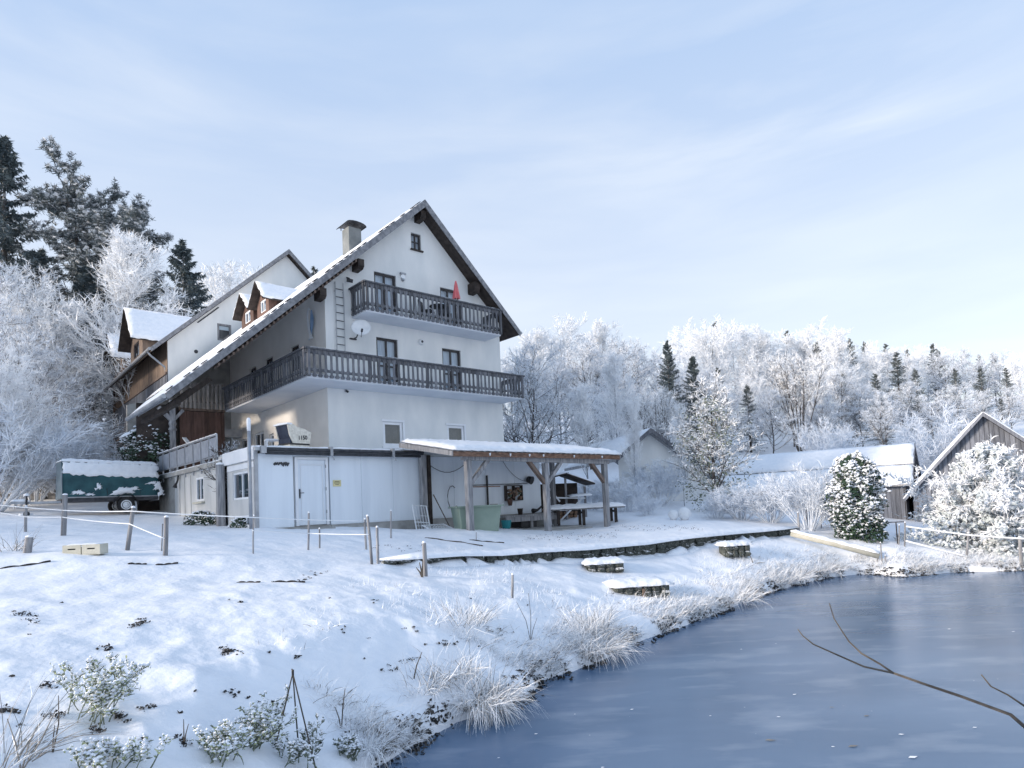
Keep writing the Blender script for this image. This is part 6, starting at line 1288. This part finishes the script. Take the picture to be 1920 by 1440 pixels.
for i, (px, py, d, f) in enumerate(((1345, 690, 62, 1.2), (1400, 720, 58, 1.3), (1600, 735, 57, 1.3), (1655, 745, 55, 1.2), (1720, 740, 57, 1.3), (1875, 745, 56, 1.3), (1120, 690, 60, 1.1))):
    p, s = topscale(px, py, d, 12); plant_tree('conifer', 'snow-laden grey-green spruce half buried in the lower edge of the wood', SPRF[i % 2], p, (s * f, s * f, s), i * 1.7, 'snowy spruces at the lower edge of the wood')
ct = 'dark conifer tip rising among the frosted trees of the wood'
for px, py, d, f in ((1435, 632, 82, 1.1), (1530, 640, 70, 1.2), (1680, 660, 72, 1.2), (1715, 690, 66, 1.2), (1790, 690, 68, 1.2), (1885, 690, 70, 1.2), (1580, 700, 62, 1.3), (1640, 700, 64, 1.3), (1475, 622, 84, 1), (1575, 628, 92, .8), (1592, 634, 84, 1), (1660, 645, 90, 1.0), (1700, 655, 88, .9), (1748, 645, 82, 1), (1758, 655, 84, 1), (1835, 665, 86, 1), (1860, 662, 95, 1), (1340, 605, 88, .9), (1620, 640, 96, 1), (1395, 622, 92, .9)):
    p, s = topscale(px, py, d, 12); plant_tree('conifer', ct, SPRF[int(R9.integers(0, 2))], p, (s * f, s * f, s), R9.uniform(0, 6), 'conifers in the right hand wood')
for i, (px, py, d, f, lab) in enumerate(((1250, 640, 50, .8, 'slim dark spruce left of its twin in the middle of the wood'), (1298, 668, 49, 1.0, 'broader dark spruce right of its slim twin in the middle of the wood'), (1838, 690, 66, 1.2, 'snow-laden dark spruce behind the board barn roof'), (1520, 770, 60, 1.6, 'low dark spruce beside the bundle of bare stems'))):
    p, s = topscale(px, py, d, 12); plant_tree('spruce_tree', lab, SPR[i % 2] if i < 2 else SPRF[0], p, (s * f, s * f, s), i * 1.3)
p, s = topscale(1000, 645, 34, DARKDEC); plant_tree('dark_tree', 'blue-grey frosted tree with dark trunk right beside the guest house', DARKDEC, p, (s * .95, s * .95, s), 1.0)
p, s = topscale(955, 690, 37, DARKDEC); plant_tree('dark_tree', 'smaller frosted tree half hidden by the right house wall', DARKDEC, p, (s * .7, s * .7, s), 3.0)
p, s = topscale(1490, 660, 52, MULTI); plant_tree('multistem_tree', 'bundle of tall bare dark stems behind the long barn', MULTI, p, (s * .9, s * .9, s), 1.0)
for i, (px, py, d, lab) in enumerate(((1150, 660, 37, 'slender frosted tree with thin stems behind the canopy'), (1092, 720, 34, 'thin frosted sapling behind the canopy roof'), (1222, 735, 36.5, 'dark many-stemmed bare tree just behind the far cottage'), (1185, 745, 31, 'leaning thin tree left of the far cottage'), (1272, 755, 31, 'thin frosted tree in front of the right end of the far cottage'))):
    p, s = topscale(px, py, d, DECS[i % 2] if i != 2 else MULTI); plant_tree('bare_tree', lab, DECS[i % 2] if i != 2 else MULTI, p, (s * (.9 if i < 3 else .5), s * (.9 if i < 3 else .5), s), i * 2.0)
IV = leafbush(310, .85, .85, 4.6, 2300, .05, 'leafolive', .55, 'egg', lump=.65, snow_size=.04, low_green=-.4)
IVT = decid(312, 4.6, .06, 22, (.7, .6), .06, 5200, .22, .010, .08, .34, frost='frost', bark='bark')
p, s = topscale(1330, 752, 28.5, 4.4); t = thing('ivy_tree', 'olive green snow-dusted ivy tree between cottage and long barn', 'tree', p, .5); t.scale = (s * 1.2, s * 1.2, s); inst('crown', IV, t); inst('twigs', IVT[1], t); inst('trunk', IVT[0], t)
for px, py, d, i, f, lab in ((1508, 868, 23.5, 0, 1.0, 'round frosted bush in front of the long barn roof'), (1548, 786, 46, 1, 1.1, 'round blue-white bush behind the long barn ridge'), (1762, 770, 38, 0, 1.0, 'fan-shaped frosted bush between the two barns'), (1440, 905, 25, 1, 1.5, 'low wide frosted bush left of the round one'), (1385, 905, 25.5, 0, 1.5, 'low frosted bush right of the garden globes'), (1340, 920, 25.5, 1, 1.2, 'low frosted bush close to the garden globes'), (1215, 925, 27, 0, 1.2, 'low frosted bush under the bare dark-stemmed tree'), (1170, 895, 29, 1, 1.2, 'frosted bush behind the right canopy post'), (1236, 862, 31.5, 1, 1.2, 'tall frosted bush hiding the lower half of the far cottage'), (1110, 900, 30, 0, 1.2, 'frosted bush behind the snowy table'), (1560, 915, 24, 1, 1.0, 'frosted bush just left of the rounded evergreen')):
    p, s = topscale(px, py, d, FAN[i]); plant_tree('frosted_bush', lab, FAN[i], p, (s * f, s * f, s), i * 2 + px, None, 'bush', ('stems', 'twigs'))
TH = leafbush(320, .86, .86, 3.0, 6500, .065, 'leafdark', 1.15, 'egg', lump=.28, snow_size=.055, low_green=.12)
g = ground(1610, 1009); tp = at(1606, 846, g.y); s = (tp.z - g.z) / 3.0; t = thing('rounded_evergreen', 'dense rounded evergreen with snow lumps and dark green foot beside the barns', 'shrub', g - Vector((0, 0, .1)), 0); t.scale = (s * .98, s * .98, s); inst('foliage', TH, t)
# big frosted shrub on the right: arching sprays of snowy leaves
BS1 = leafbush(330, 1.85, 1.5, 3.6, 13000, .075, 'leaffrost', .42, 'dome', lump=.62, snow_size=.06, low_green=-.25)
g = ground(1835, 1035); tp = at(1880, 835, g.y + .6); s = (tp.z - g.z) / 3.6; t = thing('big_snowy_shrub', 'large snow-laden shrub filling the right edge in front of the board barn', 'shrub', Vector((g.x + 1.0, g.y + .8, g.z - .15)), .3); t.scale = (s, s, s); inst('foliage', BS1, t)
sk, R = skeleton(333, 2.6, .03, 7, (.6, .6), -.02, 2, [(np.array([R9.normal(0, .5), R9.normal(0, .4), 0]), np.array([R9.normal(0, .6), R9.normal(0, .4), 1.]), R9.uniform(2.4, 3.5), .03) for _ in range(26)], (4,), .3, .4)
V, F = twigs(sk, R, (1, 2), 11000, .24, .018, droop=.5); inst('snowy_sprays', npmesh('snowy_sprays', V, F, M['frost']), t); V, F = tubes(sk, (0, 1), {0: 4, 1: 3}); inst('stems', npmesh('stems', V, F, M['barkfrost']), t)
ivb = leafbush(340, 1.0, .8, 1.7, 2600, .07, 'leafdark', .7, 'dome', lump=.3, snow_size=.06, low_green=.2)
p = at(282, 862, 27.2); t = thing('ivy_bush', 'dark ivy bush with snow crust under the low eave of the guest house', 'shrub', Vector((p.x, p.y, p.z - .15)), .4); inst('foliage', ivb, t); mb = MB(); mb.tube([(0, 0, -2.3), (0, 0, .6)], .12, 7); inst('stem', mb.mesh('stem', M['bark']), t)
mb = MB(); snow_sheet(mb, (-1.0, -.5, 1.05), (.2, -.6, 1.60), (.2, .5, 1.65), (-1.0, .5, 1.1), 10, 6, .12, 4, .08); inst('snow_crust', mb.mesh('snow_crust', M['snowcap'], True), t)
sap = decid(360, 2.3, .025, 14, (.6, .6), .08, 500, .14, .006, .3, .4, bark='bark', frost='frostgrey')
g = ground(420, 984); plant_tree('wall_sapling', 'small bare sapling in front of the garage wall beside the wooden pole', sap, g, 1.0, .4)
db = leafbush(365, .55, .35, .42, 420, .05, 'leafdark', .5, 'dome', snow_size=.045); g = ground(378, 984); t = thing('low_dark_shrub', 'low dark shrub at the foot of the garage wall', 'shrub', g, YAW); inst('foliage', db, t)
dv = leafbush(366, .5, .3, .3, 260, .05, 'leafdark', .6, 'dome', snow_size=.045); g = ground(452, 990); t = thing('low_dark_shrub', 'low dark shrub under the annex side window', 'shrub', g, YAW + 1.5); inst('foliage', dv, t)

# ---------------------------------------------------------------- grass, stems and small plants of the slope
def tuft(label, px, py, n, L, lean, seed, rad=.25, arch=1.1, frost=.80, wd=.005, up=0):
    g = ground(px, py); t = thing('grass_tuft', label, 'grass', g); inst('blades', tuft_mesh(seed, n, L, lean, wd, frost, rad, arch), t); return t
tuft('largest frosted sedge tuft hanging over the pond edge', 905, 1318, 900, .62, (.22, -.30), 1, .34, 1.25)
tuft('frosted sedge tuft behind the largest one', 850, 1265, 420, .5, (-.1, -.1), 2, .3, .9)
tuft('second frosted sedge tuft further along the pond edge', 1120, 1215, 800, .62, (.25, -.22), 3, .42, 1.1)
tuft('upright frosted grass behind the second sedge tuft', 1105, 1180, 420, .62, (0, .1), 4, .35, .5)
tuft('fine frosted grass clump in the middle of the slope', 865, 1165, 480, .5, (.05, .05), 5, .45, .45, .75, .004)
tuft('frosted sedge tuft where the pond bends to the right', 1370, 1122, 600, .65, (.25, -.2), 6, .55, 1.1)
tuft('far frosted sedge tuft near the pipe end', 1480, 1085, 420, .6, (.2, -.2), 7, .5, 1.0)
tuft('frosted sedge left of the pipe end', 1545, 1068, 380, .6, (.1, -.2), 8, .6, .9)
tuft('small sedge tuft at the lower pond corner', 690, 1400, 260, .4, (.2, -.15), 9, .22, .9)
tuft('frosted grass tuft left above the largest sedge', 790, 1290, 260, .42, (-.1, -.05), 10, .3, .8)
tuft('dry tall grass at the bottom left corner', 10, 1425, 90, .75, (.25, .1), 11, .2, .4, .4, .004)
tuft('dry frosted stems near the thick stub at the far left', 20, 1030, 70, .55, (.1, 0), 12, .35, .4, .5, .006)
# frosted grass along the whole water line and short stubble everywhere
def scatter_blades(name, label, pts, n, L, wd, seed, lean, frost, arch=1.0, rad=.1, cat='grass'):
    R = np.random.default_rng(seed); protos = [tuft_mesh(seed * 10 + i, n, L, (0, 0), wd, frost, rad, arch) for i in range(3)]; VV = []; FF = []; MI = []; b = 0
    data = []
    for me in protos:
        v = np.zeros(len(me.vertices) * 3, np.float32); me.vertices.foreach_get('co', v); f = np.zeros(len(me.polygons) * 4, np.int32); me.loops.foreach_get('vertex_index', f); m = np.zeros(len(me.polygons), np.int32); me.polygons.foreach_get('material_index', m); data.append((v.reshape(-1, 3), f.reshape(-1, 4), m))
    for (x, y, z), s in pts:
        v, f, m = data[R.integers(0, 3)]; a = R.uniform(0, 6.28); c, si = np.cos(a), np.sin(a); w_ = v * s; q = np.stack([w_[:, 0] * c - w_[:, 1] * si + lean[0] * w_[:, 2], w_[:, 0] * si + w_[:, 1] * c + lean[1] * w_[:, 2], w_[:, 2]], -1) + np.array([x, y, z]); VV.append(q); FF.append(f + b); MI.append(m); b += len(v)
    return tag(inst(name, npmesh(name, np.concatenate(VV), np.concatenate(FF), [M['frost'], M['straw']], np.concatenate(MI))), label, cat, kind='stuff')
R = np.random.default_rng(77); pts = []
sp = np.array(SHORE); seg = np.linalg.norm(np.diff(sp, axis=0), axis=1); cum = np.r_[0, np.cumsum(seg)]
for _ in range(3600):
    u = R.uniform(0, cum[-1]); i = min(np.searchsorted(cum, u) - 1, len(seg) - 1); i = max(i, 0); f = (u - cum[i]) / seg[i]; p = sp[i] * (1 - f) + sp[i + 1] * f; e = (sp[i + 1] - sp[i]) / seg[i]; n_ = np.array([-e[1], e[0]]); o = abs(R.normal(0, .55)) + .02
    q = p + n_ * o; 
    if sdist(q[0], q[1])[0] < 0: q = p - n_ * o
    if vnoise(q[0] * .9, q[1] * .9, 3) < .28: continue
    pts.append(((q[0], q[1], gz(q[0], q[1]) - .02), R.uniform(.5, 1.25)))
scatter_blades('bank_grass', 'frosted grass fringe along the pond bank', pts, 22, .25, .0048, 7, (.35, -.35), .72, 1.3, .10)
pts = []
while len(pts) < 1300:
    px, py = R.uniform(640, 1650), R.uniform(1030, 1400); g = None
    r = ray(px, py); d0 = 9
    x, y = R.uniform(-3, 14), R.uniform(7, 24)
    d_ = sdist(x, y)[0]
    if d_ < .1 or d_ > 6.5 or y > 21.5 or vnoise(x * .7 + 5, y * .7, 9) < .55: continue
    pts.append(((x, y, gz(x, y) - .02), R.uniform(.5, 1.2)))
scatter_blades('slope_stubble', 'frosted grass stubble sticking out of the snow on the slope', pts, 8, .17, .004, 8, (.1, 0), .85, .7, .12)
# dark leaves and earth peeping out along the water line and through the snow
def litter(name, label, pts, size, seed, mat):
    R = np.random.default_rng(seed); P = np.array([p for p, s in pts]); S = np.array([s for p, s in pts]); n = 7; Q = np.repeat(P, n, 0) + R.normal(0, 1, (len(P) * n, 3)) * np.repeat(S, n)[:, None] * np.array([1, 1, .35]); m_ = len(Q)
    a = unit(R.normal(0, 1, (m_, 3)) * np.array([1, 1, .6])); c = unit(np.cross(a, R.normal(0, 1, (m_, 3)))); s = size * R.uniform(.5, 1.4, (m_, 1)); V = np.stack([Q - a * s, Q + c * s * .6, Q + a * s, Q - c * s * .6], 1).reshape(-1, 3)
    return tag(inst(name, npmesh(name, V, np.arange(len(V)).reshape(-1, 4), M[mat])), label, 'leaves', kind='stuff')
pts = []
for _ in range(2000):
    u = R.uniform(0, cum[-1]); i = max(min(np.searchsorted(cum, u) - 1, len(seg) - 1), 0); f = (u - cum[i]) / seg[i]; p = sp[i] * (1 - f) + sp[i + 1] * f; q = p + R.normal(0, .10, 2)
    if vnoise(q[0] * 2.6, q[1] * 2.6, 5) < (.40 if u > 4 else .22): continue
    pts.append(((q[0], q[1], max(gz(q[0], q[1]), 0) + R.uniform(-.03, .02)), R.uniform(.02, .05)))
litter('bank_litter', 'dark dead leaves and roots at the foot of the snowy bank', pts, .027, 3, 'leafdead')
pts = []
for px, py, k, s in ((425, 1222, 18, .035), (255, 1172, 10, .03), (270, 1165, 6, .03), (195, 1218, 8, .03), (42, 1150, 8, .03), (60, 1160, 6, .04), (215, 1300, 10, .04), (225, 1345, 12, .04), (180, 1370, 7, .04), (12, 1333, 10, .03), (345, 1390, 8, .03), (440, 1298, 6, .02), (560, 1232, 3, .02), (445, 1128, 5, .02), (590, 1075, 8, .03), (575, 1082, 6, .04), (100, 1345, 8, .05), (820, 1208, 6, .03), (842, 1207, 6, .03), (776, 1180, 4, .02), (930, 1180, 5, .03), (940, 1185, 5, .03), (765, 1240, 8, .05), (735, 1255, 6, .04), (1380, 1165, 3, .02), (1365, 1045, 7, .04), (1400, 1052, 6, .03), (1560, 1060, 10, .06), (270, 1330, 6, .03), (85, 1285, 6, .04), (640, 1180, 3, .02), (700, 1130, 3, .02)):
    for _ in range(k):
        g = ground(px + R.normal(0, 9), py + R.normal(0, 3.5)); pts.append(((g.x, g.y, g.z + .01), s * .6))
for _ in range(45):
    g = ground(R.uniform(0, 1250), R.uniform(1085, 1420)); 
    if sdist(g.x, g.y)[0] > .1: pts.append(((g.x, g.y, g.z + .004), .012))
for px in range(985, 1160, 4): g = ground(px + R.uniform(-2, 2), 1012 + R.uniform(-5, 5) - (px - 985) * .03); pts.append(((g.x, g.y, g.z + .06), .07))
for px in range(1150, 1320, 5): g = ground(px, 990 + R.uniform(-4, 6)); pts.append(((g.x, g.y, g.z + .03), .05))
for px in range(700, 800, 8): g = ground(px, 1030 + R.uniform(-6, 6)); pts.append(((g.x, g.y, g.z + .02), .04))
litter('leaf_litter', 'scattered dark leaves and weeds poking through the snow', pts, .016, 4, 'leafdead')
def sprig(label, px, py, h, wd, n, seed, mat='leafpale', leans=.3, snow=.5):
    """low shrub: thin stems, pale leaves, crumbs of snow on them"""
    g = ground(px, py); t = thing('green_shrub', label, 'shrub', g); R0 = np.random.default_rng(seed)
    fork = [(np.array([R0.normal(0, wd * .25), R0.normal(0, wd * .2), -.05]), np.array([R0.normal(leans, .5), R0.normal(0, .35), 1.]), h * R0.uniform(.6, 1.1), .006) for _ in range(16)]
    sk, R_ = skeleton(seed, h, .006, 5, (.6, .6), .02, 2, fork, (3,), .35, .4); V, F = tubes(sk, (0, 1, 2), {0: 4, 1: 3, 2: 3}); inst('stems', npmesh('stems', V, F, M['leafolive']), t)
    S = [(p[:-1], p[1:]) for p, r, l in sk if l >= 1]; A = np.concatenate([s[0] for s in S]); B = np.concatenate([s[1] for s in S]); k = R_.integers(0, len(A), n); u = R_.random((n, 1)); P = A[k] * (1 - u) + B[k] * u + R_.normal(0, .012, (n, 3))
    a = unit(R_.normal(0, 1, (n, 3))); c = unit(np.cross(a, R_.normal(0, 1, (n, 3)))); s = .013 * R_.uniform(.6, 1.5, (n, 1)); V1 = np.stack([P - a * s, P + c * s * .5, P + a * s, P - c * s * .5], 1).reshape(-1, 3); F1 = quads_to_tris(np.arange(len(V1)).reshape(-1, 4))
    m_ = int(n * snow); Q = P[:m_] + np.array([0, 0, .012]); V2 = (Q[:, None] + OCT[None] * np.array([1, 1, .6]) * .016 * R_.uniform(.5, 1.5, (m_, 1, 1))).reshape(-1, 3); F2 = (OCF[None] + (np.arange(m_) * 6)[:, None, None]).reshape(-1, 3) + len(V1)
    inst('leaves', npmesh('leaves', np.concatenate([V1, V2]), np.concatenate([F1, F2]), [M[mat], M['snowcap']], np.r_[np.zeros(len(F1), int), np.ones(len(F2), int)]), t)
sprig('widest yellow-green snow-dusted shrub in the left foreground', 172, 1345, .48, .5, 1300, 61, snow=.8)
sprig('yellow-green shrub at the bottom edge below the widest one', 200, 1436, .26, .40, 900, 62, snow=.8)
sprig('pale green leaning shrub left of the cane tripod', 460, 1395, .44, .28, 900, 63, leans=.5, snow=.8)
sprig('pale green shrub at the bottom left of the cane tripod', 405, 1425, .30, .22, 600, 64, snow=.8)
sprig('weedy plant at the foot of the cane tripod', 560, 1430, .30, .40, 380, 65, 'leafolive', .1, .9)
sprig('small green weed on the lower pond corner', 650, 1415, .20, .2, 220, 66, 'leafolive', .1, .8)
def stalks(label, px, py, specs, mat='stalk', r=.006):
    g = ground(px, py); t = thing('dry_stalk', label, 'plant', g)
    for dx, dz, bend in specs: mb = MB(); mb.tube([(0, 0, -.03), (dx * .4 + bend, 0, dz * .5), (dx, 0, dz)], [r, r * .8, r * .45], 5); mb.build('stem', M[mat], t)
stalks('tall dry stalks standing on the slope right of centre', 995, 1200, [(-.20, .62, .02), (.0, .75, .02), (.12, .35, 0)])
stalks('single dark reed stalk left of the largest sedge', 775, 1272, [(.12, .32, 0)], r=.010)
stalks('dark reed stalks at the bottom right of the cane tripod', 640, 1365, [(.05, .40, 0), (-.06, .22, 0)], r=.008)
stalks('short dry stalk in the snow left of the tripod', 345, 1395, [(0, .2, 0), (.04, .16, 0)])
stalks('bent dry stem in the lower left snow', 98, 1410, [(.05, .42, .03), (.02, .2, 0)])
stalks('dead stalks leaning on the flat-topped stake', 792, 1082, [(-.05, .3, 0), (-.12, .2, 0), (.02, .34, 0)], r=.02)
stalks('dry stems at the bottom left edge', 40, 1440, [(.25, .40, .05), (.12, .3, 0), (-.1, .35, 0)], 'straw')
stalks('brown twig leaning on the snowy stone heap', 1412, 1055, [(.35, -.02, .05), (-.1, .25, 0)], r=.015)
# overhanging twigs on the right come from a sapling standing outside the picture
base = Vector((4.6, 3.4, gz(4.6, 2.6)))
t = thing('overhanging_branch', 'bare brown forked branch reaching in over the ice from the right', 'branch', base)
A = at(1925, 1366, 4.1) - base; B = at(1800, 1305, 4.05) - base; Cc = at(1675, 1262, 4.0) - base
def tw_(pts, r0, r1): mb = MB(); n = len(pts); mb.tube(pts, [r0 + (r1 - r0) * i / (n - 1) for i in range(n)], 6); mb.build('twig', M['stalk'], t, True)
P_ = lambda x, y, d: at(x, y, d) - base
mb = MB(); mb.tube([(0, 0, -.3), (-.1, .1, .25), (-.35, .3, .5), A], [.03, .025, .018, .013], 7); mb.build('stem', M['stalk'], t, True)
tw_([A, P_(1895, 1340, 4.08), B, P_(1740, 1285, 4.03), Cc], .012, .008)
tw_([Cc, P_(1620, 1250, 3.95), P_(1570, 1228, 3.9), P_(1525, 1208, 3.85), P_(1505, 1192, 3.85), P_(1496, 1180, 3.85)], .007, .003)
tw_([Cc, P_(1650, 1245, 4.0), P_(1615, 1225, 4.05), P_(1592, 1203, 4.1), P_(1580, 1185, 4.1), P_(1564, 1160, 4.1), P_(1555, 1131, 4.1)], .007, .003)
tw_([P_(1930, 1330, 4.2), P_(1890, 1303, 4.2), P_(1858, 1287, 4.2), P_(1840, 1265, 4.2)], .007, .004)
mb = MB(); mb.tube([(0, 0, -.2), (.0, .2, .4), P_(1930, 1330, 4.2)], [.02, .014, .007], 6); mb.build('twig', M['stalk'], t, True)
# leaves frozen onto the ice
lm = MB(); lm.add([(-.06, 0, 0), (-.02, .02, .006), (.06, .004, .002), (0, -.02, .004)], [(0, 1, 2, 3)]); lmm = [lm.mesh('leaf', M['straw']), ]
lm = MB(); lm.add([(-.05, 0, 0), (-.01, .026, .004), (.05, .0, .006), (0, -.022, .002)], [(0, 1, 2, 3)]); lmm.append(lm.mesh('leaf', M['frost']))
for px, py, k, s in ((1445, 1389, 0, 1), (1600, 1400, 0, 1), (1712, 1421, 1, 1), (1690, 1378, 1, .6), (1828, 1365, 1, .5), (1560, 1327, 0, .5), (1625, 1343, 0, .7), (1460, 1345, 1, .5), (1562, 1401, 1, .4), (1332, 1343, 1, .3), (1490, 1303, 1, .6), (1185, 1331, 1, .5), (1005, 1377, 1, .45), (1130, 1440, 1, .4), (1078, 1340, 1, .3), (935, 1422, 1, .35), (1780, 1180, 1, .6), (1390, 1218, 1, .4), (1900, 1185, 1, .6)):
    x, y = onz(px, py); o = inst('frozen_leaf', lmm[k], None, (x, y, .006), (0, 0, rnd.uniform(-.4, .4)), (s, s, s)); tag(o, 'tan dead leaf frozen on the dark ice' if k == 0 else 'small frost-white leaf frozen on the dark ice', 'leaf', 'leaves frozen on the ice')
